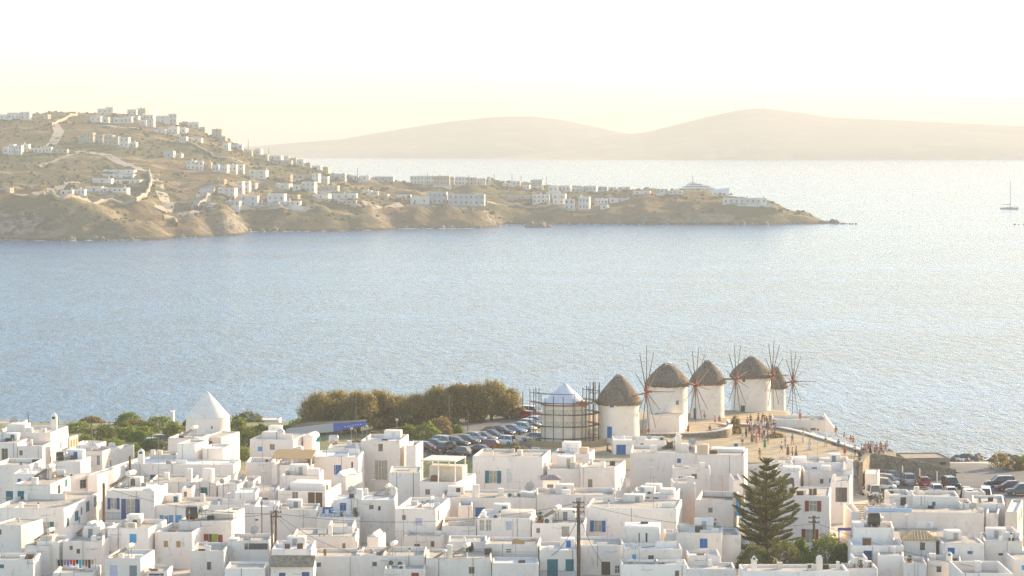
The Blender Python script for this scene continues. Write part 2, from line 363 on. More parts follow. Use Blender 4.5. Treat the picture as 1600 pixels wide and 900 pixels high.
# ------------------------------------------------------------------ house builder
def body_mesh(W, D, z0, z1, ops, par=.4, pt=.24, bev=.09, reveal=.2, name='wall'):
    """walls with real openings, rounded corners and a parapet; ops = {'f':[(u0,u1,v0,v1)],'r':[],'l':[]}"""
    bm = bmesh.new(); vd = {}
    def V(x, y, z):
        k = (round(x, 3), round(y, 3), round(z, 3))
        if k not in vd: vd[k] = bm.verts.new(k)
        return vd[k]
    def face(*p):
        try: return bm.faces.new([V(*q) for q in p])
        except ValueError: return None
    vs = {round(z0, 3), round(z1, 3)}
    for k in ops:
        for (a, b, c, d) in ops[k]: vs |= {round(c, 3), round(d, 3)}
    vs = sorted(v for v in vs if z0 - .001 <= v <= z1 + .001)
    L = {'f': W, 'b': W, 'r': D, 'l': D}
    fn = {'f': lambda u, v, i: (u, i, v), 'r': lambda u, v, i: (W - i, u, v), 'b': lambda u, v, i: (W - u, D - i, v), 'l': lambda u, v, i: (i, D - u, v)}
    top = []
    for s in 'frbl':
        op = ops.get(s, []); us = {0, round(L[s], 3)}
        for (a, b, c, d) in op: us |= {round(a, 3), round(b, 3)}
        us = sorted(us); g = fn[s]
        for i in range(len(us) - 1):
            for j in range(len(vs) - 1):
                uc, vc = (us[i] + us[i + 1]) / 2, (vs[j] + vs[j + 1]) / 2
                if any(a < uc < b and c < vc < d for (a, b, c, d) in op): continue
                face(g(us[i], vs[j], 0), g(us[i + 1], vs[j], 0), g(us[i + 1], vs[j + 1], 0), g(us[i], vs[j + 1], 0))
        for (a, b, c, d) in op:
            r = reveal
            for p, q in (((a, c), (b, c)), ((b, c), (b, d)), ((b, d), (a, d)), ((a, d), (a, c))):
                bm.faces.new([bm.verts.new(g(p[0], p[1], 0)), bm.verts.new(g(q[0], q[1], 0)), bm.verts.new(g(q[0], q[1], r)), bm.verts.new(g(p[0], p[1], r))])
        top += [g(u, z1, 0) for u in us[:-1]]
    inn = [(pt, pt, z1), (W - pt, pt, z1), (W - pt, D - pt, z1), (pt, D - pt, z1)]
    cor = [(0, 0, z1), (W, 0, z1), (W, D, z1), (0, D, z1)]
    rk = lambda p: (round(p[0], 3), round(p[1], 3), round(p[2], 3))
    ring = [rk(p) for p in top]; ci = [ring.index(rk(c)) for c in cor] + [len(ring)]
    for k in range(4):
        seg = ring[ci[k]:ci[k + 1] + 1]
        if k == 3: seg = seg + [ring[0]]
        face(*(seg + [inn[(k + 1) % 4], inn[k]]))
        a, b = inn[k], inn[(k + 1) % 4]
        face(a, b, (b[0], b[1], z1 - par - .03), (a[0], a[1], z1 - par - .03))
    if bev > 0:
        es = []; cs = {(round(c[0], 3), round(c[1], 3)) for c in cor}
        for e in bm.edges:
            if len(e.link_faces) != 2: continue
            a, b = e.verts[0].co, e.verts[1].co
            ka, kb = (round(a.x, 3), round(a.y, 3)), (round(b.x, 3), round(b.y, 3))
            if ka == kb and ka in cs: es.append(e)
            elif abs(a.z - z1) < .002 and abs(b.z - z1) < .002:
                n0, n1 = e.link_faces[0], e.link_faces[1]; n0.normal_update(); n1.normal_update()
                if n0.normal.dot(n1.normal) < .5: es.append(e)
        bmesh.ops.bevel(bm, geom=es, offset=bev, segments=2, affect='EDGES', profile=.6)
    me = bpy.data.meshes.new(name); bm.to_mesh(me); bm.free()
    me.polygons.foreach_set('use_smooth', [True] * len(me.polygons)); me.set_sharp_from_angle(angle=radians(50)); me.update()
    return me
WC = {}
def cached(key, fn):
    if key not in WC: WC[key] = fn()
    return WC[key]
def q5(x): return max(.1, round(x * 5) / 5 if x > 1 else round(x * 10) / 10)
def frame_me(w, h, mull):
    def f():
        m = MB(); t = .055
        m.box(0, w, 0, .06, 0, t).box(0, w, 0, .06, h - t, h).box(0, t, 0, .06, t, h - t).box(w - t, w, 0, .06, t, h - t)
        if mull and w > .5: m.box(w / 2 - .03, w / 2 + .03, .005, .05, t, h - t)
        if mull and h > .8: m.box(t, w / 2 - .03, .01, .045, h * .62, h * .62 + .04).box(w / 2 + .03, w - t, .01, .045, h * .62, h * .62 + .04)
        return m.me('window_frame')
    return f
def leaf_me(w, h):
    def f():
        m = MB(); t = .05; m.box(0, w, .012, .035, 0, h)
        m.box(0, w, 0, .05, 0, .09).box(0, w, 0, .05, h - .09, h).box(0, .08, 0, .05, .09, h - .09).box(w - .08, w, 0, .05, .09, h - .09)
        if h > 1.2: m.box(.08, w - .08, 0, .05, h * .48, h * .48 + .08)
        k = int((h - .2) / .12)
        for i in range(k):
            z = .1 + i * (h - .2) / k; m.box(.08, w - .08, .004, .03, z, z + .05)
        return m.me('shutter')
    return f
def mk_opening(root, side, u0, u1, v0, v1, code, W, D):
    """window or door parts in the opening; code = colour letter + style letter"""
    c, s = code[0], code[1]; w, h = u1 - u0, v1 - v0
    mt = {'f': (0, 0, 0), 'r': (W, 0, pi / 2), 'l': (0, D, -pi / 2)}[side]
    def put(me, mat, name, du, dv, off, par, sx=1, sz=1):
        x, y, a = mt; ox, oy = du, off
        lx = x + ox * cos(a) - oy * sin(a); ly = y + ox * sin(a) + oy * cos(a)
        o = bpy.data.objects.new(name, me); COL.objects.link(o)
        if not me.materials: me.materials.append(mat)
        elif me.materials[0] != mat:
            o.material_slots[0].link = 'OBJECT'; o.material_slots[0].material = mat
        if par is root: o.parent = root; o.location = (lx, ly, dv); o.rotation_euler = (0, 0, a)
        else: o.parent = par; o.location = (du - par['_u'], off - par['_o'], dv - par['_v']); 
        o.scale = (sx, 1, sz); o['_u'], o['_o'], o['_v'] = du, off, dv
        return o
    def P_(key, fn, mat, name, du, dv, w_, h_, off, par):
        qw, qh = q5(w_), q5(h_); me = cached((key, qw, qh, mat.name), fn(qw, qh))
        return put(me, mat, name, du, dv, off, par, w_ / qw, h_ / qh)
    pane = lambda a, b: (lambda: MB().box(0, a, 0, .02, 0, b).me('pane'))
    if s in 'd':                                   # closed door
        o = P_('leaf', leaf_me, paint(c), 'door', u0, v0, w / 2 if w > 1.25 else w, h, .07, root)
        if w > 1.25: P_('leaf', leaf_me, paint(c), 'door', u0 + w / 2, v0, w / 2, h, .07, root)
    elif s == 's':                                 # closed shutters
        o = P_('frame', lambda a, b: frame_me(a, b, False), paint(c), 'window', u0, v0, w, h, .03, root); o.scale = (o.scale[0], .5, o.scale[2])
        t = .05; o.scale = (o.scale[0], 1, o.scale[2])
        k = 2 if w > .7 else 1; lw = (w - 2 * t) / k
        for i in range(k): unscale(P_('leaf', leaf_me, paint(c), 'shutter', u0 + t + i * lw, v0 + t, lw - .012, h - 2 * t, .05, o), o)
    elif s == 'o':                                 # open shutters either side of the glass
        o = P_('frame', lambda a, b: frame_me(a, b, True), paint('w'), 'window', u0, v0, w, h, .09, root)
        unscale(P_('pane', pane, CURT, 'pane', u0 + .02, v0 + .02, w - .04, h - .04, .125, o), o)
        lw = w * .5
        for du in (u0 - lw - .01, u1 + .01): unscale(P_('leaf', leaf_me, paint(c), 'shutter', du, v0, lw, h, -.06, o), o)
    elif s == 'v':                                 # plain dark opening
        o = P_('pane', pane, GLASS if c != 'k' else paint('k'), 'window', u0, v0, w, h, .12, root)
    else:                                          # 'w' framed window
        o = P_('frame', lambda a, b: frame_me(a, b, True), paint(c), 'window', u0, v0, w, h, .07, root)
        unscale(P_('pane', pane, GLASS if s == 'w' else CURT, 'pane', u0 + .02, v0 + .02, w - .04, h - .04, .105, o), o)
def unscale(ch, par):
    sx, sy, sz = par.scale; ch.location = (ch.location[0] / sx, ch.location[1] / sy, ch.location[2] / sz)
    ch.scale = (ch.scale[0] / sx, ch.scale[1] / sy, ch.scale[2] / sz)
HS = {}; ORD = []
def H(key, feat, x0, x1, yt, h, d, yaw=0, win='', par=.4, mat=None, roof=None, Y=None, cat='house', lbl=None, zb=None, bev=.09, grp=None):
    Y = Yat(yt, h) if Y is None else Y
    a, b = P(x0, yt, Y), P(x1, yt, Y); th = -radians(yaw); h = a.z
    W = (b.x - a.x) / cos(th)
    # pivot: keep the front edge spanning x0..x1 on screen, near corner at distance Y
    ox, oy = (a.x, Y) if yaw <= 0 else (a.x, Y + W * sin(-th))
    c, s = cos(th), sin(th)
    g = min(gz(ox + W * k * c - D_ * s, oy + W * k * s + D_ * c) for k in (0, 1) for D_ in (0, d)) - .25
    g = g if zb is None else zb
    base = max(g, -1); sc = Y / F
    ops = {'f': [], 'r': [], 'l': []}; todo = []
    if not win and W > 3.2 and R.random() < .6 and zb is None:
        for q_ in range(R.choice([1, 1, 2])):
            u_ = R.uniform(x0 + 6, x1 - 16); v_ = yt + R.uniform(7, 13); win += '%s %f %f %f %f;' % (R.choice(['yw', 'kw', 'bs', 'ts', 'ow', 'kv', 'ww', 'cs']), u_, v_, u_ + R.uniform(5, 9), v_ + R.uniform(6, 10))
    for tk in [t.strip() for t in win.split(';') if t.strip()]:
        p = tk.split(); side = 'f'
        if p[0] in 'RL': side = p[0].lower(); p = p[1:]
        code, q = p[0], [float(v) for v in p[1:]]
        if side == 'f': u0, u1 = (q[0] - x0) * sc / cos(th), (q[2] - x0) * sc / cos(th)
        else: u0, u1 = q[0] * d, q[2] * d
        v1, v0 = h - base - (q[1] - yt) * sc, h - base - (q[3] - yt) * sc
        if code[1] == 'o': m_ = (u1 - u0) * .25; u0 += m_; u1 -= m_
        LL = W if side == 'f' else d
        u0, u1 = max(.2, u0), min(LL - .2, u1); v0 = max(.1, v0); v1 = min(v1, h - base - .15)
        if u1 - u0 < .15 or v1 - v0 < .15: continue
        if any(not (u1 <= a_ or u0 >= b_ or v1 <= c_ or v0 >= d_) for (a_, b_, c_, d_) in ops[side]): continue
        ops[side].append((u0, u1, v0, v1)); todo.append((side, u0, u1, v0, v1, code))
    root = thing('house' if cat == 'house' else cat.replace(' ', '_'), (ox, oy, base), th, lbl or ('white flat roofed house with ' + feat), cat, grp)
    if par == .4: par = R.choice([.16, .25, .3, .38, .5])
    if bev == .09: bev = R.choice([.08, .12, .17, .22])
    mat = mat or (WHITE if R.random() < .66 else WHITE2)
    me = body_mesh(W, d, 0, h - base, ops, par, bev=bev); link('wall', me, mat, root)
    rm = roof or (DECKW if R.random() < .25 else DECK)
    t = .22; k = par; MB().box(t, W - t, t, d - t, h - base - k - .12, h - base - k).obj('roof', rm, root)
    for (side, u0, u1, v0, v1, code) in todo: mk_opening(root, side, u0, u1, v0, v1, code, W, d)
    HS[key] = dict(root=root, W=W, d=d, h=h, base=base, Y=Y, x0=x0, x1=x1, yt=yt, feat=feat, zr=h - par, par=par, th=th)
    ORD.append(key); return root
def loc2(key, px, py, z=None):
    """world point on the roof of a house seen at px,py"""
    hh = HS[key]; z = hh['zr'] if z is None else z
    Y = Yat(py, z); p = P(px, py, Y); r = hh['root']; v = p - r.location; c, s = cos(hh['th']), sin(hh['th'])
    lx, ly = v.x * c + v.y * s, -v.x * s + v.y * c
    lx = min(max(lx, .45), hh['W'] - .45); ly = min(max(ly, .45), hh['d'] - .45)
    return Vector((r.location.x + lx * c - ly * s, r.location.y + lx * s + ly * c, z)), (lx, ly, z - hh['base'])
def part_box(key, x0, x1, yt, yb, dy=1.0, name='roof_room', mat=None, front=.3, bev=True):
    """a box part standing on the house roof: pixel span, height from yt..yb at the front of the roof + front m back"""
    hh = HS[key]; Y = hh['Y'] + front; sc = Y / F; r = hh['root']
    u0 = (x0 - hh['x0']) * hh['Y'] / F; u1 = (x1 - hh['x0']) * hh['Y'] / F; z1 = P(x0, yt, Y).z - hh['base']; z0 = hh['zr'] - hh['base'] - .02
    u0 = max(.02, u0); u1 = min(hh['W'] - .02, u1)
    if z1 - z0 < .2 or u1 - u0 < .1: return None
    bm = bmesh.new(); bmesh.ops.create_cube(bm, size=1)
    for v in bm.verts: v.co = Vector((u0 + (v.co.x + .5) * (u1 - u0), front + (v.co.y + .5) * dy, z0 + (v.co.z + .5) * (z1 - z0)))
    bmesh.ops.bevel(bm, geom=[e for e in bm.edges], offset=min(.07, (u1 - u0) * .2), segments=2, affect='EDGES', profile=.6)
    me = bpy.data.meshes.new(name); bm.to_mesh(me); bm.free(); me.polygons.foreach_set('use_smooth', [True] * len(me.polygons)); me.set_sharp_from_angle(angle=radians(50))
    return link(name, me, mat or WHITE, r)
def chimney(key, px, yb, w, hgt, style='box', mat=None):
    """chimney as a part of the house; w, hgt in metres"""
    p, (lx, ly, lz) = loc2(key, px, yb); r = HS[key]['root']; m = MB(); z = lz - .03; w2 = w / 2
    if style == 'cone':
        m.lathe([(w2, 0), (w2, hgt * .8), (w2 * .8, hgt * .88), (w2 * .45, hgt * .95), (.04, hgt)], 12)
        o = m.obj('chimney', mat or WHITE, r, True, (lx, ly, z)); MB().box(-w2 * .45, w2 * .45, -w2 - .02, -w2 * .55, hgt * .70, hgt * .82).obj('flue_opening', DARK, o)
    elif style == 'peak':
        m.box(-w2, w2, -w2, w2, 0, hgt * .7).box(-w2 * 1.25, w2 * 1.25, -w2 * 1.25, w2 * 1.25, hgt * .7, hgt * .75)
        m.add([(-w2, -w2, hgt * .75), (w2, -w2, hgt * .75), (w2, w2, hgt * .75), (-w2, w2, hgt * .75), (0, -w2, hgt), (0, w2, hgt)], [(0, 1, 4), (1, 2, 5, 4), (2, 3, 5), (3, 0, 4, 5), (0, 3, 2, 1)])
        o = m.obj('chimney', mat or WHITE, r, loc=(lx, ly, z)); MB().box(-w2 * .4, w2 * .4, -w2 - .02, -w2 + .05, hgt * .77, hgt * .88).obj('flue_opening', DARK, o)
    elif style == 'arch':
        n = 10; pr = [(-w2, 0), (w2, 0)] + [(w2 * cos(pi * i / n), hgt - w2 + w2 * sin(pi * i / n)) for i in range(n + 1)]
        k = len(pr); m.add([(x, -.18, zz) for x, zz in pr] + [(x, .18, zz) for x, zz in pr], [tuple(range(k)), tuple(range(2 * k - 1, k - 1, -1))] + [(i, (i + 1) % k + 0, (i + 1) % k + k, i + k)[::-1] for i in range(k)])
        m.obj('chimney', mat or WHITE, r, loc=(lx, ly, z))
    else:
        m.box(-w2, w2, -w2, w2, 0, hgt * .86).box(-w2 * 1.2, w2 * 1.2, -w2 * 1.2, w2 * 1.2, hgt * .86, hgt * .92).box(-w2 * .8, w2 * .8, -w2 * .8, w2 * .8, hgt * .92, hgt)
        m.obj('chimney', mat or WHITE, r, loc=(lx, ly, z))
def railing(root, x0, x1, y, z, h=.95, mat=None, name='railing'):
    m = MB(); m.box(x0, x1, y - .02, y + .02, z + h - .04, z + h).box(x0, x1, y - .015, y + .015, z + .06, z + .09)
    n = max(2, int((x1 - x0) / .16))
    for i in range(n + 1):
        x = x0 + (x1 - x0 - .03) * i / n; m.box(x, x + .03, y - .012, y + .012, z + .08, z + h - .03)
    return m.obj(name, mat or paint('n'), root)
def balcony(key, x0, x1, yb, depth=1.1, col='n'):
    hh = HS[key]; sc = hh['Y'] / F; u0, u1 = (x0 - hh['x0']) * sc, (x1 - hh['x0']) * sc; z = hh['h'] - hh['base'] - (yb - hh['yt']) * sc
    b = MB().box(u0, u1, -depth, .0, z - .16, z).obj('balcony', WHITE, hh['root'])
    railing(b, u0 + .03, u1 - .03, -depth + .05, z, .95, paint(col))
def pergola(key, x0, x1, yt, dy=3.0, mat=None, front=.2, th=.16, posts=2, yb=None, name='pergola', slope=0.0):
    hh = HS[key]; Y = hh['Y'] + front; sc = Y / F; u0, u1 = (x0 - hh['x0']) * sc, (x1 - hh['x0']) * sc
    z1 = P(x0, yt, Y).z - hh['base']; z0 = hh['zr'] - hh['base'] if yb is None else hh['h'] - hh['base'] - (yb - hh['yt']) * sc
    m = MB(); m.add([(u0, front, z1 - th), (u1, front, z1 - th), (u1, front + dy, z1 - th + slope), (u0, front + dy, z1 - th + slope), (u0, front, z1), (u1, front, z1), (u1, front + dy, z1 + slope), (u0, front + dy, z1 + slope)],
        [(0, 3, 2, 1), (4, 5, 6, 7), (0, 1, 5, 4), (1, 2, 6, 5), (2, 3, 7, 6), (3, 0, 4, 7)])
    o = m.obj(name, mat or WHITE, hh['root'])
    for i in range(posts):
        x = u0 + .12 + (u1 - u0 - .24) * i / max(1, posts - 1)
        for yy in (front + .12, front + dy - .12): MB().box(x - .07, x + .07, yy - .07, yy + .07, z0, z1 - th + (slope if yy > front + 1 else 0)).obj('post', WHITE, o)
    return o
ITEMS = []
def reg(o, kind, key, px, cat, adj, grp): ITEMS.append((o, kind, key, px, cat, adj, grp)); return o
# ------------------------------------------------------------------ the town, house by house (pixel spans fix size; roof height fixes distance)
# back rows, left
H('A', 'tall conical chimney at the far left seafront', -14, 79, 676, 9.5, 10, 6)
H('B', 'brown shutters at the left edge of the photo', -14, 27, 692, 8.8, 7, 4, 'ow 2 701 12 719')
H('B2', 'one small brown window beneath the conical chimney', 27.5, 66, 697, 8.4, 7, 4, 'ow 29 704 35 712')
H('C', 'half a teal shutter window below brown shutters', -14, 44, 727, 8, 8, 6, 'ts 8 768 20 784')
H('E', 'round topped black tank behind the big solar heater', 81, 126, 721, 8.2, 6, 5)
H('I', 'blank wall left of the arched side door', 117, 148, 696, 8.7, 6, 8, 'R yd .35 704 .65 722')
H('PO', 'ochre columned side wall next to the conical chimney', 105.5, 108.5, 683, 9.2, 3.6, 12, 'R os .1 688 .3 700;R os .4 688 .6 700;R os .7 688 .9 700', mat=CREAM)
H('I2', 'low white wall beside the green shrubs', 117, 140, 693, 7.6, 4, 8, Y=412)
H('F', 'iron railing terrace and two arched doors', 119, 160, 705, 8.3, 7, 10, 'wd 136 712 141 726;yd 151 712 156 727')
H('G', 'square chimney beside the shrubs and long lit side', 161, 178, 704, 7.8, 8, 14)
H('G2', 'long sunlit side wall stepping down the alley', 136, 152, 742, 7.2, 22, 12, 'R yw .2 748 .25 756;R yd .5 748 .55 760;R yw .75 746 .8 754', Y=362)
H('H', 'sunlit crumbling side between alley and teal shutters', 100, 111, 744, 8.4, 8, 38, 'R yw .2 752 .35 766;R wd .55 756 .75 776')
H('D', 'one tall teal door high on its front', 21, 79, 757, 9, 9, 7, 'td 26 768 37 796;R yw .35 764 .5 778;R ts .72 757 .86 772')
H('J', 'four teal side windows along the alley', -14, 100, 795, 7.4, 17, 7, 'to 59 816 84 834;R ts .06 812 .13 826;R ts .28 808 .38 824;R bs .44 806 .48 818;R ts .58 801 .68 818;R ts .80 799 .88 816', lbl='white two storey house with a row of teal side windows along the alley')
H('C2', 'pale green shutter low at the left edge', -14, 20, 795, 7.6, 6, 6, 'ts 0 806 8 813', Y=338)
H('K', 'rounded tall wall at the lower left edge', -14, 33, 821, 7.4, 6, 16)
H('L', 'plain shaded wall left of the hanging laundry', 36, 76, 853, 5.5, 8, 14)
H('L2', 'tiled lean-to roof holding a tilted solar heater', 56, 92, 846, 5.9, 5, 10, mat=WHITE)
H('Mm', 'plain terrace wall above the hanging laundry', 97, 160, 846, 6, 7, 4)
H('N', 'plain parapet left of the roof air conditioner', 128, 165, 827, 6.7, 6, 3)
H('O', 'flat cream beam roof in the lower left corner', -14, 52, 874, 5, 5, 0, roof=DECK)
H('PT', 'low terrace strung with dark laundry', 82, 146, 895, 3.8, 6, 0, cat='house')
H('N2', 'air conditioner on roof above a sky blue window', 165.5, 232, 826, 7, 8, 9, 'cs 202 835 213 849')
H('Q', 'two grey doors at the lower left', 162, 220, 873, 5.5, 7, 6, 'pd 171 884 183 903;yd 202 884 214 903')
H('Q2', 'bamboo blind below an orange roof ledge', 230, 262, 893, 4.4, 5, 0, 'ev 232 896 256 900')
H('R', 'navy double doors opening on a railed balcony', 165, 241, 767, 8.5, 8, 5, 'no 167 779 186 797;no 189 780 218 812')
H('S', 'long blank wall with two navy windows', 196, 365, 726, 8.5, 6, 4, 'ns 233 743 248 752;ns 256 744 263 752')
H('T', 'windowless cube in front of the bladeless mill', 275, 305, 694, 10.5, 6, 12)
H('T2', 'plain lower cube right of the windowless cube', 316, 349, 701, 9.8, 6, 5)
H('T3', 'solar heater right before the bladeless mill', 261, 312, 685, 10, 6, 8)
H('T4', 'tiny navy window against the bladeless mill', 315, 346, 683, 9.6, 8, 14, 'nw 326 690 331 697')
H('T5', 'curved sloping ramp wall beside the shrubs', 232, 274, 711, 8.6, 5, 0)
H('V', 'plain low wall with a storage cabinet on top', 232, 299.5, 753, 7.5, 8, 0)
H('V1', 'narrow entry with one dark square window', 284, 300, 763, 7.3, 4, 0, 'yw 287 768 292 778', Y=356)
H('V2', 'single square teal window', 300, 338, 754, 7.5, 8, 8, 'ts 313 762 324 774')
H('V4', 'rusty pipe yard behind a low wall', 340, 371, 758, 7.3, 6, 8, 'ow 341 777 348 786')
H('V5', 'round grate in a blank wall', 372, 396, 752, 7.3, 6, 4)
H('V3', 'sky blue shutters in a row above red shutters', 227, 400, 789, 6.6, 8, 0, 'cs 228 805 239 815;cd 249 805 256 829;ew 257 806 263 828;cd 263.5 805 271 829;cs 274 805 284 822')
H('W', 'two small ochre windows', 241, 300, 832, 6.4, 8, 7, 'os 255 846 262 856;os 275 846 282 856')
H('X', 'red and lime green shutters', 278, 362, 815, 7, 7, 5, 'rs 318 835 326 850;kv 326.3 835 331 850;ls 331.3 835 340 851;rs 340.4 836 348 850')
H('X2', 'small sunlit roof hut above red shutters', 345, 366, 800, 7.6, 4, 14)
H('Y', 'one grey window below the lime shutter', 297, 350, 861, 5.5, 7, 0, 'yw 323 878 330 891')
H('Z', 'wide grey glass panel under its roof line', 356, 421, 845, 6, 6, 0, 'yv 382 849 420 859')
H('Z2', 'low balcony front below the glass panel', 351, 414, 888, 4.6, 5, 0)
H('AA', 'round topped white end facing the sun', 389, 458, 687, 9.5, 8, 10, mat=WHITE)
H('AA2', 'lower front step beneath the round topped end', 384, 425, 722, 8, 6, 0)
H('AB', 'arched white stair box beside a barrel tank', 473, 488, 684, 9.3, 4, 12)
H('AC', 'bamboo awning over a railed terrace', 424, 488, 727, 8, 8, 4, 'nw 458 729 474 741', par=.3)
H('AC2', 'curved white roof behind the bamboo awning', 423, 478, 711, 8.8, 5, 4, Y=391)
H('AD', 'bright blue door under a roof skylight', 490, 560, 714, 8.8, 8, 3, 'bs 522 727 533 742;ev 549 722 552 740')
H('AE', 'flat cream roof behind the skylight house', 512, 562, 700, 9, 7, 0)
H('AF', 'grey balcony door, tallest block left of the car park', 563, 625, 689, 10, 9, 6, 'eo 586 720 605 751;ev 591 694 598 706')
H('AF2', 'plain annex joined to the tallest block', 634, 650, 696, 9.4, 6, 8)
H('AG', 'white roof box between awning and crumbling house', 440, 500, 743, 7.9, 7, 0)
H('AJ', 'stepped sunlit gable next to the blue door', 520, 540, 744, 8.2, 5, 24)
H('AH', 'crumbling plaster and a dark wooden doorway', 433, 508, 768, 7.4, 9, 10, 'yw 456 769 465 780;kd 481 769 492 796;kd 493 769 504 793', mat=WHITE2)
H('AI', 'patched beige wall left of crumbling plaster', 388, 431, 768, 7, 8, 0, mat=WHITE2)
H('AK', 'bright cobalt door behind potted plants', 521, 553, 781, 7.2, 5, 0, 'bd 531 786 541 806')
H('AL', 'long terrace wall below the cobalt door', 495, 562, 808, 5.8, 6, 0)
H('AL2', 'smooth long wall below the crumbling plaster', 432, 495, 796, 6.4, 6, 0)
H('AL3', 'blank band behind the double power pole', 396, 431.5, 792, 6.4, 7, 0, 'nv 391 811 403 814')
H('AM', 'two tiny dark windows under three solar tanks', 553, 617, 781, 7.6, 8, 0, 'yw 577 789 584 796;kv 591 791 595 798')
H('AN', 'grey blue shutter and a bright sunlit side', 617, 681, 796, 7.5, 11, 8, 'yv 628 806 634 814;ps 649 810 660 822;R ww .1 800 .22 818')
H('AN2', 'shaded lower wing below the grey blue shutter', 630, 690, 838, 5.6, 5, 6, Y=330)
H('AO', 'plain cube with drainpipe above the tied wires', 512, 552, 823, 6.6, 6, 0)
H('AP', 'long bare wall right of the double power pole', 456, 556, 838, 6, 7, 0)
H('AS2', 'little sunlit gable hut below a blue shutter', 573, 592, 839, 5.8, 4, 10, 'bs 573 832 584 838')
H('AQ', 'two brown crates standing on its parapet', 424, 487, 858, 5.9, 7, 0)
H('AR', 'long low wall with round roof skylight at right', 487, 600, 869, 5, 6, 0, mat=WHITE2)
H('AS', 'dark tiled awning over two blue windows', 423, 490, 884, 4.9, 4, 0, 'ns 436 895 446 903;ns 472 894 484 903')
H('AT', 'two air conditioners on its low front wall', 561, 664, 868, 5.1, 7, 0, 'kw 582 878 589 885')
H('AT2', 'brown window cut by the bottom edge', 600, 664, 889, 4.2, 5, 0, 'rs 643 895 655 903;kv 675 898 690 903')
H('AU', 'small ochre framed window near the bottom', 665, 768, 872, 5, 7, 0, 'ow 733 886 742 897')
H('AV0', 'flat wing left of the white pergola', 608, 657, 738, 8.5, 7, 0)
H('AV', 'big white rooftop pergola beside the car park', 655, 714, 754, 8, 10, 14, par=.9)
H('AV2', 'narrow alley wing right of the white pergola', 716, 738, 790, 6.6, 8, 0, mat=WHITE)
H('AW', 'open teal shutters above a white ledge', 738, 848, 714, 9.5, 9, 8, 'to 758 737 783 757;wd 792 734 801 757', lbl='broad white house with open teal shutters beside the car park')
H('AX', 'square chimney in front of the bamboo fence', 862, 921, 709, 8.8, 6, 9)
H('AY', 'blank wall right of the teal shutters', 855, 906, 733, 8, 7, 4)
H('AZ', 'dark grey door and a sunlit right side', 906.5, 961, 731, 8.6, 9, 12, 'yw 919 750 926 763')
H('BA', 'small booth with purple grey tiled roof', 848, 873, 750, 7.9, 4, 0, 'ev 855 757 865 770', par=.1)
H('BB', 'cobalt door under the satellite dish ledge', 690, 838, 778, 7, 8, 0, 'bd 743 793 758 810')
H('BC', 'long ledge wall behind the tall power pole', 838.5, 962, 773, 7.5, 7, 0)
H('BD', 'curtained bay window and a pale lilac shutter', 745, 829, 810, 6.6, 8, 5, 'we 749 813 757 831;we 759 813 768 831;ps 791 815 800 829')
H('BE', 'recessed door beside the tall power pole', 831, 914, 818, 6.5, 7, 4, 'ed 878 823 890 846;yw 838 826 844 834')
H('BF', 'open cobalt shutters on a broad plain wall', 915, 1057, 795, 7.5, 9, 8, 'bo 923 816 947 834')
H('BH', 'slatted parapet draped with an ochre cloth', 757, 841, 851, 5.8, 6, 4, mat=WHITE2)
H('BH2', 'stained bottom wall below the slatted parapet', 769, 842, 880, 4.6, 5, 0, mat=WHITE2)
H('BG', 'large teal door beneath the tall power pole', 843, 905, 860, 5.6, 7, 0, 'td 855 874 872 903;ts 884 874 897 893')
H('BI', 'striped door at right of the tall power pole', 905.5, 975, 852, 5.6, 7, 0, 'kd 940 878 954 903;ww 961 884 969 897')
H('BJ', 'pale blue topped block with two navy slits', 974, 1031, 825, 6.8, 5, 4, 'nv 998 833 1000 848;nv 1009 833 1012 848', roof=M('blue_light_and_paint', (.42, .55, .74), .8, (.36, .48, .66), .5))  # blue light on this roof is put into its colour
H('BJ2', 'small storage block right of the navy slits', 1040, 1056, 834, 6, 4, 0)
H('BK', 'curved parapet terrace with garden chairs', 975, 1066, 858, 5.9, 4.5, 0)
H('BK2', 'lowest rounded terrace wall right of the pole', 971, 1074, 882, 4.8, 4, 0)
H('BL', 'single cobalt shutter facing the front', 1056, 1128, 833, 6.6, 7, 6, 'bs 1094 842 1106 857')
H('BM', 'low sloping wall with two navy slots', 1075, 1126, 868, 5.1, 5, 0, 'nv 1078 881 1090 884;nv 1106 881 1120 884')
H('BN', 'rough worn rooftop at the bottom centre right', 1074, 1150, 889, 4.3, 5, 0, mat=WHITE2, roof=M('worn_roof', (.50, .45, .36), .95, (.66, .62, .54), .5, (.3, .27, .2), 1.5))
H('BO', 'rooftop loggia with dark windows and red crate', 985, 1055, 773, 8, 7, 9, 'nw 991 778 1001 789;nw 1003 778 1015 789;yv 1021 778 1030 794')
H('BP', 'two plain chimney stacks right of the loggia', 1052, 1087, 756, 8.4, 6, 0)
H('BR', 'rubble filled roof above a blank facade', 1087, 1146, 782, 7.5, 9, 9, roof=M('rubble', (.25, .21, .16), 1, (.4, .35, .28), 3, (.1, .09, .07), 5, bump=.3, bscale=4), par=.7)
H('BS', 'large blank facade before the windmills', 985, 1088, 708, 9, 10, 4)
H('BS2', 'cream chimney block, right of the large facade', 1088.5, 1163, 711, 8.9, 9, 8)
H('BS3', 'square lean-to box attached to the large facade', 1051, 1110, 732, 8, 4, 3)
H('BT', 'double blue glazed door below the first windmill', 958, 1040, 688, 7.6, 6, 0, 'bs 963 695 978 714;nw 1000 693 1006 697', lbl='low white building with a double blue door below the leftmost thatched windmill')
H('BU', 'dark awning behind the tall pine', 1210, 1250, 738, 7.9, 6, 8)
H('BV', 'low back roof left of the sandy square', 1203, 1240, 724, 8.3, 6, 0)
H('BW', 'white pole on a long roof below the square', 1241, 1330, 723, 8.2, 8, 3)
H('BX', 'stepped middle roof with white vents', 1256, 1322, 736, 7.8, 7, 3)
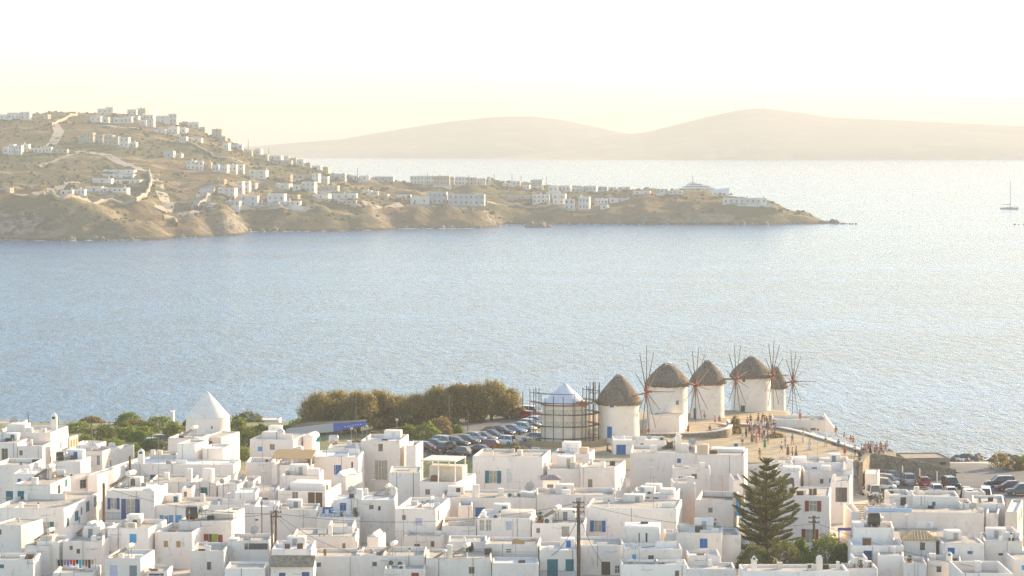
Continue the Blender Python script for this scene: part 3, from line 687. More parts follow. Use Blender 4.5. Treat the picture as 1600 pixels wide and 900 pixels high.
H('BY', 'two flat pillars and a bright side wall', 1298, 1328, 753, 7.8, 8, 9, 'cv 1306 762 1324 785')
H('BZ', 'tallest narrow block on the sunlit side lane', 1318, 1333, 735, 8.3, 10, 7)
H('CA', 'maroon shutters behind the tall pine', 1166, 1296, 775, 8.4, 9, 8, 'ro 1259 783 1284 800;ow 1242 787 1248 794;ro 1254 828 1280 850;R rs .03 783 .12 795;R os .3 777 .38 790;R os .45 776 .53 789;R os .6 775 .68 788')
H('CC', 'ornate chimneys on the lowest roof by the pine', 1160, 1326, 892, 4.6, 5, 0)
H('CD', 'dark barrel tank on its stepped roof', 1334, 1397, 825, 7, 6, 5, 'ow 1353 841 1363 850')
H('CD2', 'slate blue door below the dark barrel tank', 1331, 1412, 853, 5.7, 6, 3, 'nd 1350 861 1363 877')
H('CE', 'very long blank wall below the right car park', 1357, 1538, 801, 7, 6, 3)
H('CF', 'tall blank upper block facing the right car park', 1428, 1499, 776, 8.1, 6, 4)
H('CF0', 'heart shaped ornament beside a dark door', 1392, 1427.5, 774, 8, 6, 0, 'kw 1407 777 1416 795')
H('CF2', 'low step right of the tall blank block', 1500, 1520, 787, 7.5, 5, 3)
H('CG', 'grey roof recess near the parked white cars', 1521, 1570, 787, 7.3, 8, 9)
H('CG2', 'bright stepped front between lane and long wall', 1541, 1560, 802, 6.8, 7, 12, 'R nv .3 816 .6 840')
H('CH', 'brown side shutters at the right edge', 1572, 1590, 800, 7.3, 12, 14, 'R rs .35 812 .5 826;R rs .65 808 .8 826', mat=CREAM)
H('CI', 'ochre tiled roof and one olive shutter', 1412, 1463, 845, 6, 6, 6, 'ms 1438 848 1446 860', par=.05)
H('CJ', 'two bright blue windows near the round roof', 1473, 1538, 849, 6, 6, 0, 'bs 1481 856 1492 866;bs 1512 861 1520 866')
H('CK', 'low round ended roof at the right', 1539, 1598, 846, 6.1, 7, 6, 'kv 1561 865 1569 869')
H('CK2', 'small white wall below the brown shutters', 1566, 1594, 832, 6.6, 5, 0)
H('CL', 'plain square block with a sunlit right side', 1372, 1412, 868, 5.1, 6, 8)
H('CM', 'low box beside the slate blue door', 1334, 1356, 872, 5, 4, 0)
H('CM2', 'planted terrace left of the plain square block', 1320, 1372, 888, 4.4, 4, 0)
H('CP', 'small sunlit yard wall with a brick red pot', 1413, 1448, 880, 4.8, 5, 4)
H('CO', 'sloping stair wall with little domed chimney', 1450, 1502, 877, 4.9, 5, 8)
H('CN', 'big sunlit roof deck in the bottom right corner', 1503, 1583, 896, 5.2, 9, 0, par=1.1)
H('CR', 'low corner block at the bottom right edge', 1584, 1640, 874, 5, 7, 0)
# fillers glimpsed between the named fronts
H('F1', 'dull back wall under the round grate', 366, 400, 770, 6.6, 5, 0, Y=351)
H('F2', 'narrow shaded wall left of the bay window', 690, 744, 822, 5.6, 8, 0, 'kv 714 813 719 818', mat=WHITE2)
H('F3', 'shaded back wall between the two long roofs', 1128, 1158, 836, 6, 7, 0, 'nv 1127 866 1129 884')
H('F4', 'thin tall wall beside the pine and cyan door', 1146, 1160, 750, 7.5, 7, 0, 'cd 1150 776 1157 806')
H('F5', 'blank yard wall left of the slate blue door', 1330, 1345, 800, 6.4, 8, 0)
H('F6', 'low shaded wall under the long blank wall', 1395, 1475, 830, 5.2, 6, 0)
H('F7', 'set back wall behind the ochre cloth', 700, 760, 846, 5.4, 5, 0)
H('F8', 'square white yard below the brown shutters', 20, 60, 740, 7.2, 5, 0, Y=366)
H('F9', 'grey rear wall above the navy balcony doors', 160, 232, 745, 7.0, 8, 4, Y=372)
# ------------------------------------------------------------------ rooftop fittings that belong to a house
chimney('A', 85, 676, 1.0, 3.1, 'cone'); chimney('G', 173, 705, .75, 1.3); chimney('T5', 236, 712, .6, .9)
part_box('A', 0, 30, 664, 676, 3, 'roof_room', front=3); part_box('A', 33, 44, 669, 676, .8, 'vent_block', front=2); part_box('A', 56, 66, 670, 676, .8, 'vent_block', front=2)
chimney('S', 219, 727, .95, 2.3, 'cone'); part_box('V', 315 - 25, 299, 733, 753, 1.2, 'storage_cabinet', front=.6)
part_box('V2', 314, 330, 733, 755, 1.4, 'storage_cabinet', front=.6); chimney('J', 33, 796, .5, 1.0)
chimney('AT', 585, 870, .35, .6); chimney('AU', 702, 873, .7, 1.7); chimney('AP', 516, 838, .5, 1.4)
part_box('AM', 556, 566, 765, 781, 1.5, 'roof_room'); part_box('AG', 480, 499, 733, 744, 1.6, 'roof_room', front=.2)
part_box('AA', 404, 428, 676, 688, 2.0, 'roof_room', front=1.5); part_box('AH', 440, 496, 756, 768, 4, 'roof_room', front=4)
part_box('AE', 555, 561, 693, 700, .6, 'chimney'); chimney('AF', 574, 689, .4, .7)
part_box('AX', 905, 919, 700, 710, 1.4, 'chimney_block', front=.4, mat=M('peach_plaster', (.66, .50, .36), .9, (.58, .44, .33), 1)); chimney('AZ', 942, 731, .6, .9)
part_box('AV', 657, 712, 729, 754, 2.5, 'roof_room', front=4.2, mat=CREAM); part_box('AV', 668, 680, 745, 756, 1, 'planter', front=1.5, mat=WOOD)
pergola('AV', 655, 712, 720, 5.5, mat=M('cream_slab', (.72, .66, .55), .8), front=.6, posts=3, name='pergola')
pergola('AC', 424, 488, 716, 4.5, mat=M('bamboo_mat', (.50, .33, .15), .9, (.38, .25, .12), 6, stretch=(8, 1, 1)), front=-.1, th=.1, posts=3, name='awning', slope=.7)
part_box('AC', 440, 457, 727, 742, 3, 'inner_wall', front=2.6, mat=CREAM)
railing(HS['AC']['root'], .1, 2.1, .1, HS['AC']['zr'] - HS['AC']['base'] - .1 + .4, .9)
balcony('R', 163, 224, 812); balcony('BG', 843, 900, 903, 1.0); railing(HS['F']['root'], .6, 2.6, -.9, HS['F']['zr'] - HS['F']['base'] - 1.9, .9, paint('k'))
pergola('BO', 987, 1032, 775, 2.5, th=.1, posts=3, yb=790, front=-.1)
part_box('BO', 1031, 1054, 765, 776, 2, 'roof_room', front=.5); part_box('BO', 996, 1020, 762, 770, 2, 'roof_room', front=3)
chimney('BS', 1060, 708, .8, 2.8); part_box('BS2', 1090, 1107, 696, 712, 1.6, 'chimney_block', front=.2, mat=M('peach_plaster')); part_box('BS2', 1108, 1160, 702, 712, 3, 'roof_room', front=4.5)
part_box('BS', 1016, 1027, 697, 708, 1.2, 'chimney_block', front=.5); part_box('BS', 1063, 1076, 694, 708, 1.6, 'roof_room', front=3)
chimney('BP', 1079, 757, .9, 1.1); chimney('BP', 1056, 757, .3, .8); part_box('BJ', 975, 1030, 823, 828, 3.6, 'skylight_curb', front=.5)
chimney('CC', 1178, 893, .62, 1.9, 'peak'); chimney('CC', 1164, 893, .4, .8); chimney('CC', 1280, 893, .75, 1.9, 'arch'); chimney('CO', 1483, 880, .7, 1.4, 'cone')
chimney('CN', 1499 + 8, 873, .8, 1.2); chimney('CK', 1563, 846, .4, .7); chimney('CJ', 1506, 849, .5, .8)
part_box('CD', 1335, 1352, 818, 825, 2, 'roof_room', front=2); part_box('CD2', 1350, 1363, 842, 853, 1.2, 'roof_vent', front=.8, mat=paint('k'))
part_box('CE', 1357, 1427, 795, 802, .25, 'parapet', front=.2, mat=M('blue_light_and_paint')); part_box('BW', 1243, 1262, 716, 724, 2.5, 'roof_room', front=1.5)
part_box('BW', 1283, 1300, 717, 724, 2, 'roof_room', front=2.5, mat=CREAM); part_box('BX', 1285, 1300, 729, 737, 2, 'roof_room', front=1); chimney('BZ', 1330, 735, .8, 1.5); chimney('BY', 1302, 753, .5, 1.1, 'arch')
part_box('BU', 1222, 1252, 731, 738, 3, 'roof_room', front=1.5); part_box('BL', 1056, 1075, 822, 834, 2, 'roof_room', front=3, mat=CREAM); part_box('BC', 878, 892, 766, 774, 1.2, 'vent_block', front=.6)
part_box('BB', 738, 749, 758, 778, .9, 'chimney', front=.6); part_box('BB', 812, 838, 770, 778, 2, 'roof_room', front=2.5); part_box('BD', 779, 829, 802, 811, 4, 'roof_room', front=1.8, mat=CREAM)
part_box('Z', 356, 372, 842, 847, 2, 'roof_room'); part_box('Y', 322, 328, 853, 862, .6, 'vent_block'); part_box('X', 322, 358, 803, 815, 3.5, 'roof_room', front=3, mat=CREAM)
part_box('L2', 60, 80, 838, 847, 2, 'roof_wedge', front=.4, mat=CREAM); part_box('Mm', 141, 164, 838, 847, 1, 'roof_ledge', front=.3)
part_box('N2', 181, 200, 818, 827, .6, 'roof_ledge', front=3, mat=CREAM); part_box('CG', 1524, 1560, 782, 788, .4, 'parapet', front=6)
# pitched/gabled bits
def gable(key, x0, x1, yt, yb, dy=.6, name='gable', front=.2, mat=None):
    hh = HS[key]; sc = hh['Y'] / F; u0, u1 = (x0 - hh['x0']) * sc, (x1 - hh['x0']) * sc; z1 = P(x0, yt, hh['Y']).z - hh['base']; z0 = hh['zr'] - hh['base'] - .1
    c = (u0 + u1) / 2; m = MB(); m.add([(u0, front, z0), (u1, front, z0), (c, front, z1), (u0, front + dy, z0), (u1, front + dy, z0), (c, front + dy, z1)],
        [(0, 1, 2), (5, 4, 3), (0, 2, 5, 3), (2, 1, 4, 5), (1, 0, 3, 4)]); m.obj(name, mat or WHITE, hh['root'])
gable('R', 226, 242, 762, 770, 4); gable('AS2', 574, 592, 833, 840, 3.6); gable('AJ', 522, 539, 737, 745, 4); gable('N', 140, 160, 818, 828, 3)
def hiproof(key, name, mat, over=.25, rise=.75, tiles=True):
    hh = HS[key]; W, d, z = hh['W'], hh['d'], hh['h'] - hh['base'] + .01; o = over
    m = MB(); r = min(W, d) * .3
    m.add([(-o, -o, z), (W + o, -o, z), (W + o, d + o, z), (-o, d + o, z), (r, d / 2, z + rise), (W - r, d / 2, z + rise), (-o, -o, z + .1), (W + o, -o, z + .1), (W + o, d + o, z + .1), (-o, d + o, z + .1)],
          [(0, 3, 2, 1), (0, 1, 7, 6), (1, 2, 8, 7), (2, 3, 9, 8), (3, 0, 6, 9), (6, 7, 5, 4), (7, 8, 5), (8, 9, 4, 5), (9, 6, 4)])
    rf = m.obj(name, mat, hh['root'])
    if tiles:
        n = int((W + 2 * o) / .35); tm = MB()
        for i in range(n):
            x = -o + .12 + i * (W + 2 * o - .24) / max(1, n - 1); xe = min(max(x, r), W - r); tm.tube((x, -o, z + .12), (xe, d / 2, z + rise + .02), .07, .05, 5)
        me = tm.me('roof_tiles'); me.materials.append(mat); tag(link('roof_tiles', me, None, rf), kind='stuff')
TILE = M('ochre_tiles', (.50, .36, .20), .9, (.40, .28, .16), 2, (.62, .50, .32), 5, bump=.02)
hiproof('CI', 'roof_tiling', TILE); hiproof('BA', 'tiled_roof', M('purple_tiles', (.26, .21, .24), .8, (.20, .17, .19), 3), .3, .45)
for key, x0, x1, y0, mt, nm in (('AS', 421, 491, 876, M('dark_tiles', (.15, .12, .09), .9, (.28, .24, .17), 2), 'awning_roof'), ('CA', 1163, 1205, 762, TILE, 'tiled_canopy')):
    hh = HS[key]; sc = hh['Y'] / F; u0, u1 = (x0 - hh['x0']) * sc, (x1 - hh['x0']) * sc; z = hh['h'] - hh['base'] + .02
    MB().add([(u0, -.4, z - .1), (u1, -.4, z - .1), (u1, 2.2, z + .75), (u0, 2.2, z + .75), (u0, -.4, z), (u1, -.4, z), (u1, 2.2, z + .86), (u0, 2.2, z + .86)],
             [(0, 3, 2, 1), (4, 5, 6, 7), (0, 1, 5, 4), (1, 2, 6, 5), (2, 3, 7, 6), (3, 0, 4, 7)]).obj(nm, mt, hh['root'])
# slatted parapet
hh = HS['BH']; sl = MB()
for i in range(5): s_ = MB().box(.1, hh['W'] - .1, -.07, -.01, hh['h'] - hh['base'] - .75 - i * .2, hh['h'] - hh['base'] - .68 - i * .2).obj('slat', WHITE, hh['root'])
# arched stair box top, barrel roofs
def barrel(key, name, mat, n=12, over=0.0):
    hh = HS[key]; W, d, z = hh['W'], hh['d'], hh['h'] - hh['base'] - .02; pr = [(W / 2 - (W / 2 + over) * cos(pi * i / n), z + W * .38 * sin(pi * i / n)) for i in range(n + 1)]
    k = len(pr); m = MB(); m.add([(x, .02, q) for x, q in pr] + [(x, d - .02, q) for x, q in pr], [tuple(range(k))[::-1], tuple(range(k, 2 * k))] + [(i, i + 1, k + i + 1, k + i) for i in range(k - 1)] + [(k - 1, 0, k, 2 * k - 1)])
    m.obj(name, mat, hh['root'], True)
barrel('AB', 'vaulted_roof', WHITE); barrel('AA', 'vaulted_roof', WHITE, over=-.05) if False else None
# skylights
def sky_light(key, px, py, w, dd):
    p, (lx, ly, lz) = loc2(key, px, py); o = MB().box(-w / 2, w / 2, -dd / 2, dd / 2, 0, .35).obj('skylight', WHITE, HS[key]['root'], loc=(lx, ly, lz))
    MB().add([(-w / 2 + .1, -dd / 2 + .08, .36), (w / 2 - .1, -dd / 2 + .08, .36), (w / 2 - .1, dd / 2 - .08, .5), (-w / 2 + .1, dd / 2 - .08, .5)], [(0, 1, 2, 3)]).obj('glazing', GLASS, o)
sky_light('AD', 534, 712, 2.0, 1.2); sky_light('BD', 800, 806, 1.2, 1)

# ------------------------------------------------------------------ things on the roofs
def face(*a): pass
TANKM = M('white_enamel', (.72, .68, .60), .35, (.62, .57, .48), 2); PANELM = M('solar_absorber', (.16, .11, .06), .3, (.30, .2, .11), 3, spec=.8)
def make_heater():
    t = thing('solar_water_heater', (0, 0, 0))
    m = MB()
    for y in (-.42, .42):
        m.tube((-1.3, y, 0), (.55, y, 1.12), .03, n=4).tube((.55, y, 0), (.55, y, 1.15), .03, n=4).tube((-1.3, y, .02), (.55, y, .02), .025, n=4).tube((0, y, .02), (.55, y, .9), .02, n=4)
    m.tube((.55, -.45, .02), (.55, .45, .02), .025, n=4).tube((-1.3, -.45, .02), (-1.3, .45, .02), .025, n=4); m.obj('stand', METAL, t)
    for y in (-.46, .02):
        c = MB(); c.add([(-1.35, y, .08), (.38, y, 1.12), (.38, y + .44, 1.12), (-1.35, y + .44, .08), (-1.39, y, .16), (.33, y, 1.2), (.33, y + .44, 1.2), (-1.39, y + .44, .16)],
                        [(0, 1, 2, 3), (7, 6, 5, 4), (0, 4, 5, 1), (1, 5, 6, 2), (2, 6, 7, 3), (3, 7, 4, 0)]); k = c.obj('collector', PANELM, t)
        f = MB()
        for yy in (y, y + .41): f.add([(-1.38, yy, .15), (.34, yy, 1.19), (.34, yy + .03, 1.19), (-1.38, yy + .03, .15), (-1.40, yy, .19), (.32, yy, 1.23), (.32, yy + .03, 1.23), (-1.40, yy + .03, .19)], [(0, 1, 2, 3), (7, 6, 5, 4), (0, 4, 5, 1), (1, 5, 6, 2), (2, 6, 7, 3), (3, 7, 4, 0)])
        me = f.me('collector_frame'); me.materials.append(METAL); tag(link('collector_frame', me, None, k), kind='stuff')
    k = MB().path([(.55, -.62, 1.36), (.55, -.58, 1.36), (.55, .58, 1.36), (.55, .62, 1.36)], [.12, .27, .27, .12], 12).obj('tank', TANKM, t, True)
    return t
def make_antenna(h=3.2):
    t = thing('antenna', (0, 0, 0)); MB().tube((0, 0, 0), (0, 0, h), .03, .022, 5).obj('mast', METAL, t)
    b = MB().tube((-.75, 0, h - .15), (.6, 0, h - .15), .015, n=4)
    for i in range(6): x = -.7 + i * .25; b.tube((x, -.35 + i * .03, h - .15), (x, .35 - i * .03, h - .15), .01, n=4)
    b.obj('yagi_array', METAL, t); b = MB().tube((-.3, -.3, h - .8), (.3, .3, h - .8), .014, n=4)
    for q in (-.25, 0, .25): b.tube((q, q, h - 1.0), (q, q, h - .6), .01, n=4)
    b.obj('lower_array', METAL, t); return t
def make_dish(r=.45):
    t = thing('satellite_dish', (0, 0, 0)); MB().tube((0, 0, 0), (0, 0, .75), .03, n=5).obj('post', METAL, t)
    m = MB(); n = 14; vs = [(0, .12, 0)]; fs = []
    for k in (1, 2, 3):
        for i in range(n): a = 2 * pi * i / n; rr = r * k / 3; vs.append((rr * cos(a), .12 - .14 * (k / 3) ** 2, rr * sin(a)))
    for i in range(n): fs.append((0, 1 + (i + 1) % n, 1 + i))
    for k in (0, 1):
        for i in range(n): o = 1 + k * n; fs.append((o + i, o + (i + 1) % n, o + n + (i + 1) % n, o + n + i))
    m.add(vs, fs); m.add([(x, y + .025, z) for x, y, z in vs], [f[::-1] for f in fs])
    d = m.obj('reflector', M('dish_grey', (.42, .39, .34), .5), t, True, loc=(0, -.05, .85)); d.rotation_euler = (radians(-28), 0, 0)
    d2 = MB().tube((0, 0, -r * .8), (0, -.42, .05), .012, n=4).box(-.04, .04, -.48, -.38, 0, .1).obj('feed_arm', METAL, d); return t
def make_ac():
    t = thing('air_conditioner', (0, 0, 0)); MB().box(-.45, .45, -.17, .17, .1, .75).box(-.4, -.3, -.15, .15, 0, .1).box(.3, .4, -.15, .15, 0, .1).obj('casing', M('ac_casing', (.62, .60, .54), .5, (.5, .47, .4), 2), t)
    m = MB(); m.lathe([(.24, 0), (.24, .03)], 14); f = m.obj('fan_grille', M('fan_dark', (.07, .07, .065), .6), t, loc=(-.12, -.17, .43)); f.rotation_euler = (pi / 2, 0, 0)
    g = MB()
    for k in range(4): a = k * pi / 4; g.tube((-.22 * cos(a), -.22 * sin(a), .035), (.22 * cos(a), .22 * sin(a), .035), .008, n=4)
    g.obj('grille_bar', METAL, f); return t
def make_tank(r=.5, L=1.3, col=None, horiz=True):
    t = thing('water_tank', (0, 0, 0)); mt = col or TANKM
    if horiz: k = MB().path([(-L / 2, 0, r + .2), (-L / 2 + .12, 0, r + .2), (L / 2 - .12, 0, r + .2), (L / 2, 0, r + .2)], [r * .75, r, r, r * .75], 16).obj('barrel', mt, t, True); b = MB().box(-L * .35, -L * .22, -r * .7, r * .7, 0, .42); MB().box(L * .22, L * .35, -r * .7, r * .7, 0, .42).obj('saddle', METAL, t)
    else: k = MB().lathe([(r, 0), (r, L * .7), (r * .9, L * .85), (r * .55, L * .96), (r * .3, L)], 18).obj('barrel', mt, t, True); b = MB().lathe([(r * .28, L), (r * .28, L + .08), (.02, L + .1)], 10)
    b.obj('saddle' if horiz else 'lid', METAL if horiz else mt, t); return t
def make_crate(c=(.16, .09, .05)):
    t = thing('crate', (0, 0, 0)); m = MB()
    m.box(-.3, .3, -.25, .25, 0, .55); m.obj('box', M('crate_%d' % int(c[0] * 100), c, .8, tuple(x * .6 for x in c), 3), t)
    s = MB()
    for z in (.05, .24, .43): MB().box(-.32, .32, -.27, -.25, z, z + .09).obj('slat', WOOD, t)
    return t
def make_grate():
    t = thing('round_grate', (0, 0, 0)); MB().lathe([(.62, 0), (.62, .1), (.55, .1), (.55, 0)], 18).obj('rim', WHITE, t); m = MB()
    for k in range(-3, 4): a = .55 * sqrt(1 - (k / 4) ** 2); m.box(-a, a, k * .14 - .01, k * .14 + .01, .03, .06).box(k * .14 - .01, k * .14 + .01, -a, a, .03, .06)
    o = m.obj('mesh_grid', METAL, t); return t
def make_chair():
    t = thing('garden_chair', (0, 0, 0)); MB().box(-.25, .25, -.25, .25, .42, .46).obj('seat', paint('w'), t); MB().box(-.25, .25, .22, .26, .46, .95).obj('backrest', paint('w'), t)
    for x in (-.23, .21):
        for y in (-.24, .22): MB().box(x, x + .03, y, y + .03, 0, .42).obj('leg', METAL, t)
    return t
def make_table():
    t = thing('garden_table', (0, 0, 0)); MB().lathe([(.45, .70), (.45, .74)], 14).obj('tabletop', paint('w'), t); MB().tube((0, 0, 0), (0, 0, .7), .04, n=6).lathe([(.25, 0), (.25, .03)], 10).obj('pedestal', METAL, t); return t
def make_pot(c=(.30, .10, .05)):
    t = thing('plant_pot', (0, 0, 0)); MB().lathe([(.14, 0), (.2, .32), (.22, .34), (.18, .34)], 10).obj('pot', M('terracotta', c, .8), t)
    m = MB()
    for i in range(60):
        a, r, z = R.random() * 6.28, R.random() * .3, .34 + R.random() * .5; s = .07; x, y = r * cos(a), r * sin(a); u = Vector((R.uniform(-1, 1), R.uniform(-1, 1), R.uniform(-1, 1))).normalized() * s; v = u.orthogonal().normalized() * s
        m.add([(x + u.x, y + u.y, z + u.z), (x + v.x, y + v.y, z + v.z), (x - u.x, y - u.y, z - u.z), (x - v.x, y - v.y, z - v.z)], [(0, 1, 2, 3)])
    tag(m.obj('leaves', M('pot_leaf', (.05, .09, .03), .7), t), kind='stuff'); return t
def make_stack():            # vent pipe
    t = thing('vent_pipe', (0, 0, 0)); MB().tube((0, 0, 0), (0, 0, .9), .07, n=8).obj('pipe', WHITE, t); MB().lathe([(.13, .88), (.13, 1.0), (.02, 1.08)], 8).obj('cap', DARK, t); return t
PROTO = {}; KEEP = {}
MK = dict(heater=make_heater, antenna=make_antenna, dish=make_dish, ac=make_ac, drum=lambda: make_tank(.5, 1.3), vtank=lambda: make_tank(.62, 1.5, None, False),
          black=lambda: make_tank(.8, 1.5, M('black_tank', (.05, .048, .042), .5), True), crate=make_crate, grate=make_grate, chair=make_chair, table=make_table, pot=make_pot, vent=make_stack)
INFO = dict(heater=('tilted solar water heater', 'solar heater', 'solar water heaters on the roofs'), antenna=('thin metal television antenna', 'antenna', 'antennas on the roofs'),
            dish=('round satellite dish', 'satellite dish', 'satellite dishes on the roofs'), ac=('boxy air conditioner unit', 'air conditioner', 'air conditioners on the roofs'),
            drum=('pale horizontal barrel tank', 'water tank', 'pale water tanks on the roofs'), vtank=('pale upright water tank', 'water tank', 'pale water tanks on the roofs'),
            black=('black barrel water tank', 'water tank', 'black water tanks on the roofs'), crate=('small brown slatted crate', 'crate', 'crates on the roofs'), grate=('round wire grate', 'grate', None),
            chair=('white garden chair', 'chair', 'garden chairs on the terraces'), table=('round white garden table', 'table', 'garden tables on the terraces'), pot=('leafy potted plant', 'plant pot', 'potted plants on the terraces'), vent=('dark capped vent pipe', 'vent pipe', 'vent pipes on the roofs'))
def put(kind, key, px, py, rz=0, s=1.0, sz=None, wall=None):
    if kind not in PROTO: o = PROTO[kind] = MK[kind]()
    else: o = copy_tree(PROTO[kind])
    if wall is None: p, _ = loc2(key, px, py)
    else:
        hh = HS[key]; p = P(px, py, hh['Y'] + wall); p.y = hh['Y'] + wall - .25
    o.location = p; o.rotation_euler = (0, 0, rz); o.scale = (s, s, sz or s); ITEMS.append((o, kind, key, px)); return o
r_ = radians
for a in [('heater', 'D', 72, 748, -.35, 1.25), ('heater', 'L2', 72, 846, -.3, 1.05), ('heater', 'O', 60, 890, -1.2, 1.0), ('heater', 'Mm', 150, 828, -.35, 1.15), ('heater', 'Q', 196, 871, -.3, 1.05), ('heater', 'R', 196, 762, -.35, 1.45),
          ('heater', 'T3', 298, 684, -.3, 1.15), ('heater', 'AT', 608, 868, -.3, 1.1), ('heater', 'AU', 722, 871, -.3, 1.1), ('heater', 'AM', 600, 775, -.2, 1.0), ('heater', 'AN', 668, 793, -.3, .9), ('heater', 'BE', 862, 815, -.35, 1.3),
          ('heater', 'BC', 990, 794, -.3, .8), ('heater', 'X', 312, 812, -.4, 1.1), ('heater', 'BS', 1050, 702, -.5, 1.1), ('heater', 'AU', 690, 880, -.4, .8)]: put(*a)
for a in [('vtank', 'AM', 610, 772, 0, .8), ('vtank', 'AM', 622, 775, 0, .8), ('vtank', 'AA', 439, 686, 0, 1.0), ('drum', 'E', 98, 718, .3, 1.0), ('black', 'E', 94, 722, .1, .8), ('drum', 'AE', 515, 690, .1, 1.1), ('drum', 'AC2', 481, 700, 1.4, 1.1),
          ('black', 'CD', 1366, 824, 0, 1.0), ('black', 'AU', 734, 862, .2, .6), ('drum', 'D', 96, 745, .5, .9), ('drum', 'CE', 1535, 806, .6, .6), ('drum', 'AP', 503, 838, 0, .8), ('drum', 'BS', 1095 - 20, 700, .2, .8),
          ('drum', 'CD2', 1392, 850, 0, .6), ('black', 'BS', 1047, 702, 0, .6), ('drum', 'BK2', 985, 880, 0, .5), ('black', 'X', 300, 814, .2, 1.0)]: put(*a)
for a in [('antenna', 'D', 88, 752, .3, 1.0, 1.3), ('antenna', 'K', 10, 822, 1, .9, 1.1), ('antenna', 'L', 58, 868, .2, .9, 1.3), ('antenna', 'Mm', 156, 850, .8, 1, 1.6), ('antenna', 'A', 45, 672, .2, .8, .9), ('antenna', 'S', 242, 735, .4, .8, 1.0),
          ('antenna', 'V', 243, 760, .1, 1, 1.9), ('antenna', 'S', 299, 738, .9, 1, 1.4), ('antenna', 'V2', 327, 770, 0, .8, .9), ('antenna', 'X', 347, 830, .4, 1, 1.5), ('antenna', 'V3', 369, 808, .2, .9, 1.2), ('antenna', 'W', 296, 838, .7, 1, 1.2),
          ('antenna', 'AA2', 398, 740, .1, 1, 1.1), ('antenna', 'AH', 442, 768, .1, .7, .8), ('antenna', 'AI', 411, 770, .5, .9, 1.2), ('antenna', 'AP', 532, 850, 0, .8, 1.3), ('antenna', 'AL', 552, 815, .3, 1, 1.9), ('antenna', 'AM', 574, 812, .3, 1, 1.2),
          ('antenna', 'AO', 515, 826, .3, .8, 1.0), ('antenna', 'AT', 627, 866, .1, .9, .9), ('antenna', 'AT', 651, 868, .1, .9, 1.3), ('antenna', 'AV', 688, 770, .5, .8, .9), ('antenna', 'AW', 789, 730, 0, 1.1, 1.4), ('antenna', 'AY', 891, 743, 0, 1, 1.0),
          ('antenna', 'BD', 809, 818, .9, 1, 1.6), ('antenna', 'BB', 838 - 10, 775, 0, .6, .6), ('antenna', 'BF', 1018, 800, .1, .9, 1.3), ('antenna', 'BS3', 1026 + 28, 745, .6, .9, .9), ('antenna', 'BR', 1134, 768, 0, .8, .9), ('antenna', 'BI', 951, 862, .5, .7, .8),
          ('antenna', 'BO', 1017, 770, .1, 1, 1.4), ('antenna', 'BK2', 1002, 895, .1, .8, .9), ('antenna', 'BL', 1045 + 12, 850, .2, .8, 1.0), ('antenna', 'BW', 1286, 745, 0, 1, 1.3), ('antenna', 'BU', 1240, 745, .4, .8, 1.0), ('antenna', 'BW', 1262, 725, .3, .6, .7),
          ('antenna', 'CD', 1403 - 8, 830, .4, 1, 1.3), ('antenna', 'CI', 1418, 850, .1, .9, 1.3), ('antenna', 'CE', 1447, 805, .1, .9, 1.1), ('antenna', 'CF', 1402 + 30, 785, .2, .7, .8), ('antenna', 'CE', 1538 - 2, 810, .6, .8, 1.1), ('antenna', 'CO', 1458, 880, .6, .8, 1.2),
          ('antenna', 'I', 136, 708, .5, .9, 1.1), ('antenna', 'F', 133, 714, .4, .9, 1.3), ('antenna', 'AD', 496, 730, .4, .9, 1.0), ('antenna', 'AD', 560, 730, .4, .7, .9), ('antenna', 'BU', 1222, 740, .4, .7, .7)]: put(*a)
for a in [('dish', 'A', 22, 672, -.5, 1.7), ('dish', 'V4', 300 + 42, 760, .2, .8), ('dish', 'Z', 398, 842, -.6, 1.3), ('dish', 'BB', 828, 775, -.5, 1.5), ('dish', 'N2', 204, 770 + 60, .4, .8), ('dish', 'Mm', 150, 868, -.4, 1.0), ('dish', 'AK', 566 - 15, 770, -.7, 1.1),
          ('dish', 'BO', 1000, 778, .5, .9), ('dish', 'CE', 1523, 806, -.8, 1.1), ('dish', 'CF0', 1421, 790, .6, .8), ('dish', 'BS', 1082, 692, -.4, 1.3), ('dish', 'V5', 361 + 16, 757, -.4, 1.0), ('dish', 'Mm', 158, 862, .3, .9), ('dish', 'BT', 1014, 690, .1, .8)]: put(*a)
for a in [('ac', 'N2', 213, 822, .1, 1.25), ('ac', 'AT', 613, 885, 0, 1.15, None, -.3), ('ac', 'AT', 627, 886, 0, 1.1, None, -.3), ('ac', 'BB', 798, 778, 0, .95), ('ac', 'BB', 812, 778, .1, .9), ('ac', 'BE', 849, 838, .1, 1.2), ('ac', 'BS2', 1152, 700, .1, 1.3), ('ac', 'H', 104, 778, .8, .8),
          ('ac', 'AG', 492, 745, .2, 1.0), ('ac', 'CC', 1266, 890, .1, .9), ('ac', 'BL', 1118, 818, .1, 1.0), ('ac', 'AA2', 410, 735, .1, .9), ('ac', 'BO', 1003, 790, .1, .9), ('ac', 'AT2', 628, 892, .1, .9), ('ac', 'BD', 775, 812, .1, .9), ('ac', 'AF', 590, 697, .1, .6), ('ac', 'BT', 1036, 690, .1, 1.0)]: put(*a)
